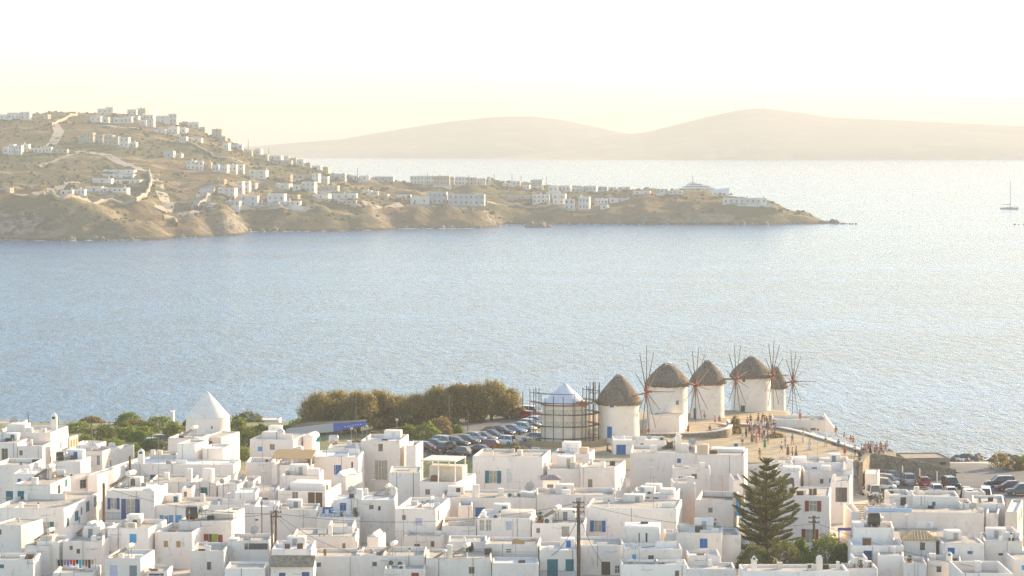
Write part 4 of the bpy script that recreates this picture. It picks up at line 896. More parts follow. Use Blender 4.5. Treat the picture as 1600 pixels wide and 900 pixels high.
for a in [('crate', 'AQ', 449, 857, .1, 1.0), ('crate', 'AQ', 469, 857, 0, 1.1), ('crate', 'BO', 1044, 771, .1, 1.3), ('crate', 'AX', 882, 705, .2, .9), ('crate', 'AZ', 961 - 4, 727, .1, 1.1), ('crate', 'AG', 494, 739, .2, .9), ('crate', 'CL', 1376, 862, .1, .8), ('crate', 'BL', 1092, 832, .1, 1.4), ('crate', 'AU', 771 - 4, 866, .1, 1.3),
          ('crate', 'AK', 555 - 6, 778, .1, 1.0), ('crate', 'CA', 1223, 775, .1, 1.6), ('crate', 'CA', 1250, 775, .4, 1.2), ('crate', 'CA', 1270, 773, .1, 1.4), ('crate', 'CA', 1238, 770, .2, 1.1), ('crate', 'AW', 806, 705, .1, 1.3), ('crate', 'CP', 1421, 878, .2, .7), ('crate', 'E', 114, 718, .1, 1.0)]: put(*a)
put('grate', 'V5', 391, 752, 0, 1.0).rotation_euler = (radians(60), 0, 0)
for a in [('chair', 'AV', 690, 756, .4), ('chair', 'AV', 700, 756, 2.4), ('table', 'AV', 694, 758, 0), ('chair', 'BK', 990, 866, .5), ('chair', 'BK', 999, 866, 2.6), ('table', 'BK', 995, 868, 0), ('chair', 'CE', 1418, 800, .6), ('chair', 'Y', 323, 858, .6), ('table', 'PT', 116, 895, 0), ('chair', 'PT', 126, 894, 1), ('chair', 'CM2', 1330, 889, 1), ('chair', 'AC', 434, 735, 1), ('table', 'AL', 523, 808, 0), ('chair', 'AL', 512, 808, .5), ('chair', 'AL', 545, 808, 3)]: put(*a)
for a in [('pot', 'AL', 555, 808, 0, 1.4), ('pot', 'AL', 534, 809, 0, .9), ('pot', 'CP', 1422, 882, 0, 1.2), ('pot', 'CM2', 1345, 890, 0, 1.3), ('pot', 'CM2', 1360, 892, 0, 1.1), ('pot', 'BE', 837, 838, 0, 1.9), ('pot', 'CM2', 1335, 893, 0, 1.0), ('pot', 'CG', 1531, 790, 0, 1.0), ('pot', 'AR', 508, 868, 0, .9), ('pot', 'C', 14, 740, 0, 1)]: put(*a)
for a in [('vent', 'J', 60, 798, 0), ('vent', 'AW', 770, 712, 0), ('vent', 'AT', 640, 870, 0), ('vent', 'AU', 730, 875, 0), ('vent', 'BC', 880, 776, 0), ('vent', 'BF', 950, 796, 0), ('vent', 'BL', 1118, 822, 0), ('vent', 'CF', 1444, 777, 0), ('vent', 'CE', 1375, 818, 0), ('vent', 'AN', 660, 797, 0), ('vent', 'AR', 560, 870, 0), ('vent', 'BD', 781, 812, 0), ('vent', 'V3', 340, 795, 0), ('vent', 'CK', 1580, 846, 0)]: put(*a)
# labels for everything placed on the roofs
ORDW = ['leftmost', 'second', 'third', 'fourth', 'fifth']
def lab_items():
    by = {}
    for it in ITEMS: by.setdefault((it[1], it[2]), []).append(it)
    for (kind, key), L in by.items():
        L.sort(key=lambda t: t[0].location.x / t[0].location.y); nm, cat, grp = INFO[kind]
        feat = ' '.join(HS[key]['feat'].split()[:9])
        for i, (o, *_r) in enumerate(L):
            if len(L) == 1: lb = nm + ' on house with ' + feat
            elif len(L) == 2: lb = ('left ' if i == 0 else 'right ') + nm + ' on house with ' + feat
            else: lb = (ORDW[i] + (' from left ' if i else ' ')) + nm + ' on house with ' + feat
            w_ = lb.split()
            if len(w_) > 16: w_ = w_[:16]
            while w_[-1] in ('a', 'the', 'and', 'on', 'at', 'of', 'with', 'behind', 'below', 'beside', 'under', 'above', 'over', 'to', 'by', 'from', 'two', 'its', 'between', 'before', 'one', 'an'): w_ = w_[:-1]
            tag(o, ' '.join(w_), cat, grp)
lab_items()
# ------------------------------------------------------------------ windmills
THATCH = M('reed_thatch', (.19, .15, .11), 1, (.12, .095, .07), 1.6, (.29, .23, .165), 5, bump=.12, bscale=7, stretch=(1, 1, .5), t3=.5)
MILLW = M('mill_whitewash', (.83, .77, .69), .88, (.77, .70, .61), .4, (.60, .52, .42), 1.4, bump=.05, bscale=1.5, t3=.60)
SAILW = M('sail_pole_wood', (.15, .095, .06), .8, (.09, .06, .04), 3); HUBR = M('red_painted_hub', (.26, .07, .045), .6, (.26, .07, .045), 4)
def cyl_open(m, prof, n, cut=None):
    m.lathe(prof, n, cap=False)
def curved_panel(m, R_, z0, z1, a, w, t=.05, n=4, mi=0):
    """flat-ish panel set on a cylinder of radius R_ at angle a"""
    hw = w / 2 / R_; vs = []
    for k in range(n + 1):
        b = a - hw + 2 * hw * k / n
        for rr in (R_ - .12, R_ + t):
            for z in (z0, z1): vs.append((rr * cos(b), rr * sin(b), z))
    fs = []
    for k in range(n):
        o = k * 4; fs += [(o + 2, o + 6, o + 7, o + 3), (o + 1, o + 3, o + 7, o + 5), (o, o + 4, o + 6, o + 2)]
    fs += [(0, 2, 3, 1), (4 * n, 4 * n + 1, 4 * n + 3, 4 * n + 2)]
    m.add(vs, fs, mi)
def mill(label, x0, x1, ytop, yb, Y, roof_top, hub=None, R_sail=6.4, yaw=14, wins=(), thatch=True, roofm=None, cone_yt=None, bow=5.0, eave=.35, cap=False, phase=0.0):
    a, b = P(x0, yb, Y), P(x1, yb, Y); rad = (b.x - a.x) / 2; cx = (a.x + b.x) / 2; z0 = a.z; z1 = P(x0, ytop, Y).z; zt = P(x0, roof_top, Y).z
    t = thing('windmill', (cx, Y + rad, z0), 0, label, 'windmill', 'windmills above the town'); H_ = z1 - z0; n = 40
    m = MB(); prof = [(rad * 1.01, -1.2)] + [(rad * (1.0 - .05 * k / 6), H_ * k / 6) for k in range(7)]
    m.lathe(prof, n); ob = m.obj('tower', MILLW, t, True)
    for v in ob.data.vertices:
        k = 1 + .012 * noise.noise((v.co.x * .5, v.co.y * .5, v.co.z * .5)); v.co.x *= k; v.co.y *= k
    rt = rad * .97
    hr = zt - z1
    if thatch:
        m = MB(); steps = 7; pr = []
        for k in range(steps):
            f = k / (steps - 1); rr = (rt + eave) * (1 - .79 * f ** 1.4); zz = H_ - .15 + hr * (.93 * f)
            pr.append((rr + .10, zz - .04)); pr.append((rr - .02, zz + .10))
        pr.append((.2, H_ + hr * .97)); m.lathe([(rt + eave - .35, H_ - .25)] + pr, 56)
        ro = m.obj('thatched_roof', THATCH, t, True, sharp=False)
        for v in ro.data.vertices:
            k = 1 + .03 * noise.noise((v.co.x * 1.2, v.co.y * 1.2, v.co.z * 1.2)); v.co.x *= k; v.co.y *= k
            if v.co.z < H_ + .1: v.co.z -= .35 * R.random()
        fr_ = MB()
        for i in range(110):
            a_ = 2 * pi * i / 110 + R.uniform(-.02, .02); L = R.uniform(.25, .62); r0 = rt + eave + R.uniform(-.08, .06); wd = .14; ca, sa = cos(a_), sin(a_)
            fr_.add([(r0 * ca - wd * sa, r0 * sa + wd * ca, H_ + .05), (r0 * ca + wd * sa, r0 * sa - wd * ca, H_ + .05), ((r0 + .05) * ca, (r0 + .05) * sa, H_ - L), ((r0 - .1) * ca, (r0 - .1) * sa, H_)], [(0, 2, 1), (0, 3, 2), (1, 2, 3)])
        me = fr_.me('thatch_fringe'); me.materials.append(THATCH); tag(link('thatch_fringe', me, None, ro), kind='stuff')
        MB().lathe([(.62, H_ + hr * .90), (.70, H_ + hr * .95), (.45, H_ + hr), (.1, H_ + hr * 1.01)], 14).obj('roof_cap', MILLW if cap else M('cap_mortar', (.36, .30, .27), .9, (.28, .23, .2), 2), t, True)
        if cap:
            MB().add([(-1.5, -1.1, H_ + hr * .62), (-.2, -.8, H_ + hr * .93), (.9, -.9, H_ + hr * .85), (.2, -1.6, H_ + hr * .66)], [(0, 3, 2, 1)]).obj('roof_patch', MILLW, t)
    else:
        m = MB(); m.lathe([(rad * .95, H_), (rad * .97, H_ + .05), (rad * .55, H_ + hr * .46), (.25, H_ + hr * .94), (.02, H_ + hr)], 36); m.obj('cone_roof', roofm or MILLW, t, True)
    for (px, py0, py1, wpx, code, nm) in wins:
        u = P(px, py0, Y).x - cx; ang = math.acos(max(-.97, min(.97, u / rad))); ang = -ang; sc = Y / F
        zz1 = P(px, py0, Y).z - z0; zz0 = P(px, py1, Y).z - z0; rr = rad * (1 - .05 * ((zz0 + zz1) / 2) / H_); w_ = wpx * sc
        fm = MB(); curved_panel(fm, rr, zz0 - .05, zz1 + .08, ang, w_ + .16, .03); f_ = fm.obj(nm, MILLW if nm == 'window' else paint('w'), t)
        gm = MB(); curved_panel(gm, rr, zz0, zz1, ang, w_, .05); gm.obj('shutter' if nm == 'window' else 'door_leaf', paint(code), f_)
    if hub:
        hp = P(hub[0], hub[1], Y + rad * .3); hx, hy, hz_ = hp.x - cx, -rad * .7, hp.z - z0; ax = Vector((cos(radians(yaw)), -sin(radians(yaw)), .03)).normalized()
        hc = Vector((hx, hy, hz_)); ro = MB().tube(Vector((0, hy * .25, H_ + .35)), hc + ax * .6, .16, .14, 8).obj('axle', HUBR, t)
        h_ = MB(); h_.tube(hc - ax * .35, hc + ax * .45, .34, .3, 8); h_.tube(hc + ax * .45, hc + ax * .95, .16, n=8).obj('hub', HUBR, t)
        s1 = ax.cross(Vector((0, 0, 1))).normalized(); s2 = s1.cross(ax).normalized(); tips = []
        for k in range(12):
            an = phase + 2 * pi * k / 12; d = s1 * cos(an) + s2 * sin(an); L = R_sail * R.uniform(.93, 1.03); lean = ax * .25
            if k % 1 == 0:
                tip = hc + d * L + lean; tips.append(tip); red = L * .16
                s = MB().tube(hc + d * .2, tip, .09, .05, 5); so = s.obj('sail_pole', SAILW, t)
                MB().tube(hc + d * .25, hc + d * (1.1 if k % 3 else 1.9), .11, .1, 5).obj('pole_sleeve', HUBR, so)
        bt = hc + ax * bow; MB().tube(hc + ax * .3, bt, .1, .04, 6).obj('bowsprit', HUBR, t)
        rp = MB()
        for k in range(0, 12, 3): rp.tube(bt, tips[k], .011, n=3, cap=False)
        o = rp.obj('rigging', SAILW, t); tag(o, kind='stuff')
    return t
mill('leftmost thatched windmill with blue door and shaggy low roof', 935, 1001, 630, 690, 425, 588, (1010, 612), 7.3, 21, [(952.5, 667, 685, 8, 'b', 'door'), (955.5, 631, 637, 6, 'b', 'window')], bow=4.7, eave=.30)
mill('second thatched windmill from the left with white patch beside its peak', 1012, 1077, 601, 676, 443, 568, (1087, 602), 6.6, 23, [(1059, 626, 633, 5, 'y', 'window')], cap=True, bow=4.0, phase=.2)
mill('third thatched windmill standing just above the curved stone terrace', 1081, 1134, 598, 660, 460, 565, (1150, 592), 6.0, 25, [(1086.5, 639, 656, 6, 'k', 'door')], bow=4.6, phase=.35)
mill('fourth thatched windmill with dark door and one window under its eave', 1145, 1208, 588, 655, 472, 559, (1207, 586), 6.2, 23, [(1161, 634, 652, 7, 'k', 'door'), (1162, 591, 597, 5, 'k', 'window')], bow=4.4, phase=.1)
mill('rightmost thatched windmill half hidden behind its larger neighbour', 1199, 1229, 604, 652, 492, 574, (1239, 596), 6.0, 24, [], bow=4.6, phase=.26)
mill('bladeless white windmill with smooth cone roof at the left', 285, 357, 655, 700, 405, 615, None, thatch=False, wins=[(331, 666, 670, 2, 'k', 'window')])
# mill under repair, with scaffolding as its own thing
TARP = M('white_tarpaulin', (.70, .69, .72), .5, (.62, .61, .65), .8, bump=.04, bscale=1.5)
ms = mill('windmill under repair with pale tarpaulin cone and no thatch', 846, 920, 634, 690, 424, 601, None, thatch=False, roofm=TARP)
_tw = [c for c in ms.children if c.name.startswith('tower')][0]; _tw.data.materials[0] = M('bare_render', (.78, .71, .60), .9, (.70, .61, .48), .5, (.80, .77, .70), 1.2)
rr_ = (P(920, 690, 424).x - P(846, 690, 424).x) / 2; hz0 = P(880, 690, 424).z
m = MB(); zz = P(880, 634, 424).z - hz0; m.lathe([(rr_ * .98, zz - .16), (rr_ * 1.03, zz - .14), (rr_ * 1.03, zz + .04), (rr_ * .97, zz + .06)], 36); m.obj('timber_ring', M('orange_timber', (.30, .15, .06), .8, (.22, .11, .05), 2), ms)
hp = P(908, 628, 424) - ms.location
for k in range(5): a_ = k * .6 - .5; MB().tube(hp + Vector((-.6, -2.4, 0)), hp + Vector((.8, -2.6 + .3 * k, .9 * cos(a_ * 2))), .10, .07, 6).obj('hub_beam', M('orange_timber'), ms)
MB().tube(hp + Vector((-.8, -1.5, 0)), hp + Vector((1.9, -2.7, .1)), .2, .12, 8).obj('axle', M('orange_timber'), ms)
sc_ = thing('scaffolding', (ms.location.x, ms.location.y, hz0), 0, 'rusty pipe scaffolding wrapped round the windmill under repair', 'scaffolding')
Rs, HT = rr_ + .9, 8.6
ang = [(-172 + i * 19.5) for i in range(10)] + [28, 50]
pts = []
for i, a_ in enumerate(ang):
    c, s = cos(radians(a_)), sin(radians(a_))
    for k, ro in enumerate((Rs, Rs + .95)):
        if k and -115 < a_ < -75: continue
        x, y = ro * c, ro * s; hh_ = HT + R.uniform(-.7, .6) - (2.2 if -140 < a_ < -45 else 0) + (.9 if -140 < a_ < -45 else 0)
        MB().tube((x, y, -.9), (x, y, hh_), .065, n=5).obj('upright', RUST, sc_); pts.append((a_, k, x, y))
for lv in (.5, 2.4, 4.3, 6.1, 7.6):
    for k in (0, 1):
        P_l = sorted([p for p in pts if p[1] == k]); q = MB()
        for a, b in zip(P_l, P_l[1:]):
            if b[0] - a[0] > 62 or (lv > 7 and -130 < a[0] < -50): continue
            MB().tube((a[2], a[3], lv), (b[2], b[3], lv), .05, n=4).obj('ledger', RUST, sc_)
            if lv in (2.4, 4.3) and k == 0 and -140 < a[0] < -40:
                nz_ = 5
                for z_ in range(nz_):
                    f0, f1 = z_ / nz_, (z_ + 1) / nz_; h0, h1 = (lv + .1, lv + .7) if z_ % 2 else (lv + .7, lv + .1)
                    q.tube((a[2] + (b[2] - a[2]) * f0, a[3] + (b[3] - a[3]) * f0, h0), (a[2] + (b[2] - a[2]) * f1, a[3] + (b[3] - a[3]) * f1, h1), .018, n=3)
                q.tube((a[2], a[3], lv + .7), (b[2], b[3], lv + .7), .02, n=3)
        if q.v: tag(q.obj('lattice', RUST, sc_), kind='stuff')
    for a, b in zip([p for p in pts if p[1] == 0], [p for p in pts if p[1] == 1]): pass
for a_ in ang:
    if -130 < a_ < -60: continue
    c, s = cos(radians(a_)), sin(radians(a_))
    for lv in (2.4, 4.3, 6.1):
        o = MB().add([(Rs * c - .6 * s, Rs * s + .6 * c, lv), ((Rs + .95) * c - .6 * s, (Rs + .95) * s + .6 * c, lv), ((Rs + .95) * c + .6 * s, (Rs + .95) * s - .6 * c, lv), (Rs * c + .6 * s, Rs * s - .6 * c, lv),
                      (Rs * c - .6 * s, Rs * s + .6 * c, lv + .05), ((Rs + .95) * c - .6 * s, (Rs + .95) * s + .6 * c, lv + .05), ((Rs + .95) * c + .6 * s, (Rs + .95) * s - .6 * c, lv + .05), (Rs * c + .6 * s, Rs * s - .6 * c, lv + .05)],
                     [(0, 1, 2, 3), (7, 6, 5, 4), (0, 4, 5, 1), (1, 5, 6, 2), (2, 6, 7, 3), (3, 7, 4, 0)]).obj('plank', WOOD, sc_)
# bamboo-like site fence round its base
fn_ = thing('site_fence', (ms.location.x, ms.location.y, hz0 - 1.1), 0, 'tan reed fence curving round the windmill under repair', 'fence'); REED = M('reed_fence', (.42, .31, .16), .9, (.32, .23, .12), 5, stretch=(6, 6, .5))
for i in range(34):
    a_ = radians(-150 + i * 4.6); a2 = radians(-150 + (i + .94) * 4.6); r1 = Rs + 2.3
    MB().add([(r1 * cos(a_), r1 * sin(a_), -.8), (r1 * cos(a2), r1 * sin(a2), -.8), (r1 * cos(a2), r1 * sin(a2), 1.35 + .1 * R.random()), (r1 * cos(a_), r1 * sin(a_), 1.35 + .1 * R.random()),
              ((r1 + .06) * cos(a_), (r1 + .06) * sin(a_), -.8), ((r1 + .06) * cos(a2), (r1 + .06) * sin(a2), -.8), ((r1 + .06) * cos(a2), (r1 + .06) * sin(a2), 1.38), ((r1 + .06) * cos(a_), (r1 + .06) * sin(a_), 1.38)],
             [(3, 2, 1, 0), (4, 5, 6, 7), (0, 1, 5, 4), (1, 2, 6, 5), (2, 3, 7, 6), (3, 0, 4, 7)]).obj('reed_panel', REED, fn_)
sg = thing('site_sign', P(837, 706, 412), 0, 'small white notice board on the fence by the scaffolding', 'sign'); MB().box(-.6, .6, 0, .05, 0, .7).obj('board', WHITE, sg)
for x in (-.5, .45): MB().box(x, x + .05, .05, .1, -1.2, .6).obj('post', METAL, sg)
for k in range(3): MB().box(-.45, .45 - .2 * k, -.01, 0, .5 - .17 * k, .56 - .17 * k).obj('print_line', paint('y'), sg)

# ------------------------------------------------------------------ walls of the plateau
def wall_along(name, label, pts, hgt, th, mat, cap=None, capth=.18, cat='wall', down=1.2, grp=None):
    """pts = [(x,y,z_top)]; follows the points, top at z, bottom hgt below"""
    t = thing(name, Vector(pts[0]), 0, label, cat, grp); o0 = Vector(pts[0])
    def strip(th_, z0f, z1f, mt, nm):
        vs = []; fs = []
        for i, p in enumerate(pts):
            a, b = Vector(pts[max(i - 1, 0)]), Vector(pts[min(i + 1, len(pts) - 1)]); d = (b - a); d.z = 0; d.normalize(); n_ = Vector((-d.y, d.x, 0)); q = Vector(p) - o0
            for s_, z_ in ((-1, z0f(p, i)), (1, z0f(p, i)), (1, z1f(p, i)), (-1, z1f(p, i))): v = q + n_ * (s_ * th_ / 2); vs.append((v.x, v.y, z_ - o0.z))
        for i in range(len(pts) - 1):
            for k in range(4): fs.append((i * 4 + k, i * 4 + (k + 1) % 4, i * 4 + 4 + (k + 1) % 4, i * 4 + 4 + k))
        fs += [(3, 2, 1, 0), tuple(len(vs) - 4 + k for k in range(4))]
        m = MB(); m.add(vs, fs); return m.obj(nm, mt, t)
    hf = (lambda i: hgt[i] if isinstance(hgt, (list, tuple)) else hgt)
    strip(th, lambda p, i: p[2] - hf(i) - down, lambda p, i: p[2] - (capth if cap else 0), mat, 'masonry')
    if cap: strip(th + .12, lambda p, i: p[2] - capth + .002, lambda p, i: p[2], cap, 'coping')
    return t
def pw(px, py, Y): q = P(px, py, Y); return (q.x, q.y, q.z)
def smooth_pts(L, n=5):
    out = []
    for i in range(len(L) - 1):
        p0, p1, p2, p3 = L[max(i - 1, 0)], L[i], L[i + 1], L[min(i + 2, len(L) - 1)]
        for k in range(n):
            t = k / n; out.append(tuple(.5 * ((2 * p1[j]) + (-p0[j] + p2[j]) * t + (2 * p0[j] - 5 * p1[j] + 4 * p2[j] - p3[j]) * t * t + (-p0[j] + 3 * p1[j] - 3 * p2[j] + p3[j]) * t ** 3) for j in range(3)))
    return out + [L[-1]]
wall_along('retaining_wall', 'curved stone terrace wall with white coping below the second windmill', smooth_pts([pw(1010, 676, 436), pw(1050, 676, 434), pw(1090, 675, 432), pw(1120, 672, 431), pw(1138, 667, 433), pw(1142, 660, 440), pw(1138, 655, 446)]), 1.6, .6, STONE, WHITE)
wall_along('retaining_wall', 'short upper stone wall with white coping before the third windmill', smooth_pts([pw(1080, 659, 456), pw(1100, 660, 454), pw(1125, 661, 452), pw(1136, 663, 448)]), 1.0, .5, STONE, WHITE)
wall_along('retaining_wall', 'long stone wall with white coping descending right past the sandy square', smooth_pts([pw(1148, 661, 449), pw(1185, 663, 447), pw(1215, 666, 444), pw(1250, 673, 438), pw(1280, 682, 430), pw(1305, 689, 423), pw(1330, 697, 416), pw(1350, 703, 411)]), 1.3, .6, STONE, WHITE)
wall_along('stone_wall', 'tall dry stone retaining wall behind the right car park', [pw(1346, 716, 398), pw(1357, 708, 403), pw(1380, 710, 404), pw(1420, 717, 405), pw(1460, 726, 406), pw(1492, 733, 407)], [3.5, 4.2, 4.1, 3.8, 3.2, 2.7], .8, STONE)
wall_along('stone_wall', 'stone side wall running from the square down to the lane', [pw(1345, 722, 388), pw(1350, 716, 394), pw(1356, 711, 402)], [3.3, 3.6, 4], .6, STONE)
wall_along('stone_wall', 'low stone sea wall beyond the right car park', [pw(1494, 737, 413), pw(1520, 742, 416), pw(1560, 750, 417), pw(1640, 765, 416)], 1.1, .5, STONE)
wall_along('stone_wall', 'low tan boundary wall behind the row of parked cars', [pw(628, 696, 424), pw(660, 689, 432), pw(700, 680, 441), pw(740, 670, 450), pw(790, 660, 459), pw(826, 650, 466)], .8, .4, M('tan_stone', (.42, .33, .21), .9, (.30, .24, .16), 1.5, (.5, .42, .3), 4, bump=.05, bscale=4))
wall_along('low_wall', 'low white wall curving in front of the first windmill base', smooth_pts([pw(1002, 683, 431), pw(1020, 684, 428), pw(1045, 686, 426)]), .5, .4, CREAM)
# buildings on the plateau
H('PB1', 'long white building behind the descending stone wall', 1208, 1290, 656, 7.9, 7, 4, 'yw 1267 669 1275 673;kv 1277 670 1280 673', Y=445, lbl='long white building with tiny windows at the cliff edge right of the windmills', zb=5)
H('PB2', 'white annex between first and second windmill', 1016, 1062, 651, 8, 6, 12, '', Y=436, par=.1, lbl='low white annex standing before the second thatched windmill')
H('PB3', 'ochre parapet at the foot of the last windmill', 1208, 1246, 651, 7.6, 3, 0, '', Y=462, mat=M('ochre_stone', (.48, .36, .18), .9, (.36, .28, .15), 1.5), lbl='low ochre parapet block at the foot of the rightmost windmill')
H('PB4', 'stone roofed shed beyond the tall retaining wall', 1408, 1486, 716, 4, 7, -6, 'kv 1470 723 1480 727', Y=418, mat=M('brown_render', (.38, .31, .22), .9, (.3, .24, .17), 1), roof=M('brown_render'), par=.15, lbl='flat brown stone shed beyond the tall retaining wall by the sea')
H('PB5', 'white low shed by the sea at the left', 396, 436, 656, 5.0, 5, 0, '', Y=478, lbl='low pale shed by the shore behind the green shrubs')
H('PB6', 'round ended stone hut at the shore', 196, 236, 662, 3.4, 6, 0, 'ov 203 664 212 668', Y=488, mat=CREAM, lbl='low ochre walled hut at the shore above the green shrubs')
H('PB7', 'small chapel tower by the shore', 265, 271, 643, 6.5, 2, 0, '', Y=486, par=.1, lbl='thin pale chimney tower by the shore left of the bladeless windmill')
H('PB8', 'pale wall by the shore behind the bladeless windmill', 358, 396, 658, 4.6, 4, 0, '', Y=480, lbl='long pale shore wall right of the bladeless windmill')
H('PB9', 'far left pier shed', -14, 34, 661, 4.5, 6, 0, '', Y=478, lbl='grey flat seaside roof at the far left shore')
H('PB10', 'white stair foot building', 1352, 1372, 741, 4.6, 6, 10, '', Y=386, par=.1, lbl='small white stair block beside the white vans')
H('PB11', 'white hut with brick red window in the right car park', 1511, 1540, 769, 4.4, 4, 0, 'rv 1522 776 1530 784', Y=377, lbl='small white hut with brick red window in the right car park')
t = HS['PB1']['root']; MB().add([(HS['PB1']['W'] - .1, .1, 0), (HS['PB1']['W'] + 2.0, .1, 0), (HS['PB1']['W'] - .1, .1, 2.9), (HS['PB1']['W'] - .1, 5, 0), (HS['PB1']['W'] + 2.0, 5, 0), (HS['PB1']['W'] - .1, 5, 2.9)], [(0, 1, 2), (5, 4, 3), (1, 4, 5, 2), (0, 3, 4, 1), (0, 2, 5, 3)]).obj('buttress', WHITE, t)
# stairs down the sunlit lane at right
st = thing('stairs', P(1358, 800, 368), 0, 'flight of stone steps climbing the lane beside the white vans', 'stairs'); a = P(1352, 826, 356)
for i in range(14):
    MB().box(-1.2, 1.4, i * 1.0, i * 1.0 + 1.06, -1.5 + i * .16 - .5, -1.35 + i * .17).obj('step', M('step_stone', (.48, .43, .34), .9, (.38, .34, .27), 1.5), st)
st.location = (P(1352, 826, 356).x + .6, 356, 2.6)
# umbrella-like long flat shelter (blue/grey banner roof) in front of the tamarisks
sh = thing('beach_shelter', P(500, 682, 437), radians(9), 'long low shelter roofed with half blue and half grey panels', 'shelter')
g = MB().add([(-5.5, 0, .2), (2.2, 0, .75), (2.2, .3, 2.1), (-5.5, .3, 1.3), (-5.5, .15, .2), (2.2, .15, .75), (2.2, .45, 2.1), (-5.5, .45, 1.3)], [(0, 1, 2, 3), (7, 6, 5, 4), (0, 4, 5, 1), (1, 5, 6, 2), (2, 6, 7, 3), (3, 7, 4, 0)]); g.obj('grey_panel', M('grey_canvas', (.42, .42, .42), .7), sh)
g = MB().add([(2.2, 0, .75), (7.6, 0, 1.6), (7.6, .3, 2.4), (2.2, .3, 2.1), (2.2, .15, .75), (7.6, .15, 1.6), (7.6, .45, 2.4), (2.2, .45, 2.1)], [(0, 1, 2, 3), (7, 6, 5, 4), (0, 4, 5, 1), (1, 5, 6, 2), (2, 6, 7, 3), (3, 7, 4, 0)]); g.obj('blue_panel', M('blue_canvas', (.06, .11, .38), .6), sh)
MB().add([(-5.5, .5, 1.3), (7.6, .5, 2.4), (7.9, 2.6, 2.4), (-2, 2.6, 2.1), (-5.5, .5, 1.15), (7.6, .5, 2.25), (7.9, 2.6, 2.25), (-2, 2.6, 1.95)], [(0, 1, 2, 3), (7, 6, 5, 4), (0, 4, 5, 1), (1, 5, 6, 2), (2, 6, 7, 3), (3, 7, 4, 0)]).obj('roof', M('dark_canvas', (.12, .10, .08), .9), sh)
MB().box(-1, 3.5, -.03, 0, .9, 1.0).obj('banner_lettering', paint('w'), sh) if False else None
for k in range(7): MB().box(4.0 + k * .42, 4.25 + k * .42, -.04, -.005, 1.42 + k * .06, 1.62 + k * .06).obj('banner_mark', paint('p'), sh)
for x in (-5, -1, 3, 7): MB().tube((x, .6, -2.4), (x, .6, 1.4 + x * .08), .06, n=5).obj('post', METAL, sh)

# ------------------------------------------------------------------ power poles, lamps, wires
def pole(px, pyt, Y, zb, r, label, arm=True, cat='power pole', name='power_pole', lean=0.0):
    p = P(px, pyt, Y); zb = gz(p.x, Y) - .3 if zb is None else zb; hgt = p.z - zb; t = thing(name, (p.x - lean, Y, zb), 0, label, cat)
    MB().path([(0, 0, 0), (lean * .5, 0, hgt * .5), (lean, 0, hgt)], [r * 1.25, r * 1.1, r], 8).obj('pole', WOOD, t, True)
    if arm:
        for k in range(arm if isinstance(arm, int) and arm > 1 else 1):
            z = hgt - .25 - .55 * k; MB().box(lean - .7, lean + .7, -.06, .06, z - .06, z + .06).obj('crossarm', WOOD, t)
            for x in (-.6, -.2, .2, .6): MB().lathe([(.05, z + .06), (.06, z + .14), (.03, z + .2)], 6, lean + x, 0).obj('insulator', paint('k'), t)
    return t, (p.x, Y, p.z)
_, T1 = pole(904, 782, 312, None, .17, 'tall bundled wooden power pole rising at the bottom centre', 3); t904 = _
cb = MB()
for k in range(9): a_ = k * .7; z = (T1[2] - t904.location.z) - .5 - .28 * k; cb.tube((.12 * cos(a_), -.15, z), (.4 * cos(a_ * 2.3), -.35, z + .15), .03, n=4)
for x in (-.12, .13): cb.path([(x, -.2, .3), (x * 1.6, -.24, 4), (x, -.2, 8.2)], .045, 5)
tag(cb.obj('cable_bundle', BLACK, t904), kind='stuff'); MB().box(-.28, .28, -.3, 0, (T1[2] - t904.location.z) - .05, (T1[2] - t904.location.z) + .35).obj('junction_box', METAL, t904)
_, T2 = pole(431, 797, 321, None, .13, 'right hand pole of the leaning double power pole', 2)
pole(424, 803, 320.5, None, .12, 'left hand pole of the double power pole with diagonal brace', False, lean=-.2)
_, T3 = pole(162, 755, 334, None, .17, 'brown wooden pole beside the navy balcony doors', False)
_, T4 = pole(203, 712, 372, None, .17, 'short brown pole standing in the alley at left', False)
_, T5 = pole(1272, 806, 330, None, .15, 'wooden power pole between maroon shutters and green shrubs', 2)
for px, pt, Y, lb in [(556, 618, 440, 'tall thin pole before the tamarisk grove'), (702, 618, 445, 'tall grey pole behind the parked cars'), (731, 640, 447, 'shorter grey pole behind the parked cars'), (817, 612, 462, 'grey pole at the right end of the tamarisk grove'),
                      (143, 658, 420, 'thin pole among the green shrubs at left'), (44, 645, 410, 'thin pole on the seafront roof at far left'), (1163, 700, 402, 'thin post at the edge of the sandy square'), (409, 783, 330, 'thin post left of the double power pole')]:
    pole(px, pt, Y, None, .07, lb, False)
def lamp(px, pt, Y, lb):
    p = P(px, pt, Y); zb = gz(p.x, Y) - .2; t = thing('street_lamp', (p.x, Y, zb), 0, lb, 'street lamp', 'street lamps near the left car park'); MB().tube((0, 0, 0), (0, 0, p.z - zb), .06, .045, 6).obj('post', METAL, t)
    MB().lathe([(.06, p.z - zb), (.22, p.z - zb + .1), (.24, p.z - zb + .32), (.08, p.z - zb + .42)], 10).obj('lantern', M('lantern_glass', (.6, .58, .5), .3), t, True)
lamp(620, 658, 432, 'street lamp with pale lantern beside the round bushes'); lamp(549, 672, 430, 'street lamp with pale lantern right of the blue shelter'); lamp(573, 668, 436, 'street lamp beside the dry bush and shelter')
for i, (px, pt) in enumerate([(1410, 728), (1437, 732), (1464, 736)]):
    p = P(px, pt, 400.5); t = thing('wall_post', (p.x, 400.5, 2.2), 0, ['left', 'middle', 'right'][i] + ' slim pale post before the tall stone wall', 'post', 'posts before the tall stone wall'); MB().tube((0, 0, 0), (0, 0, p.z - 2.2), .09, n=6).obj('shaft', WHITE, t)
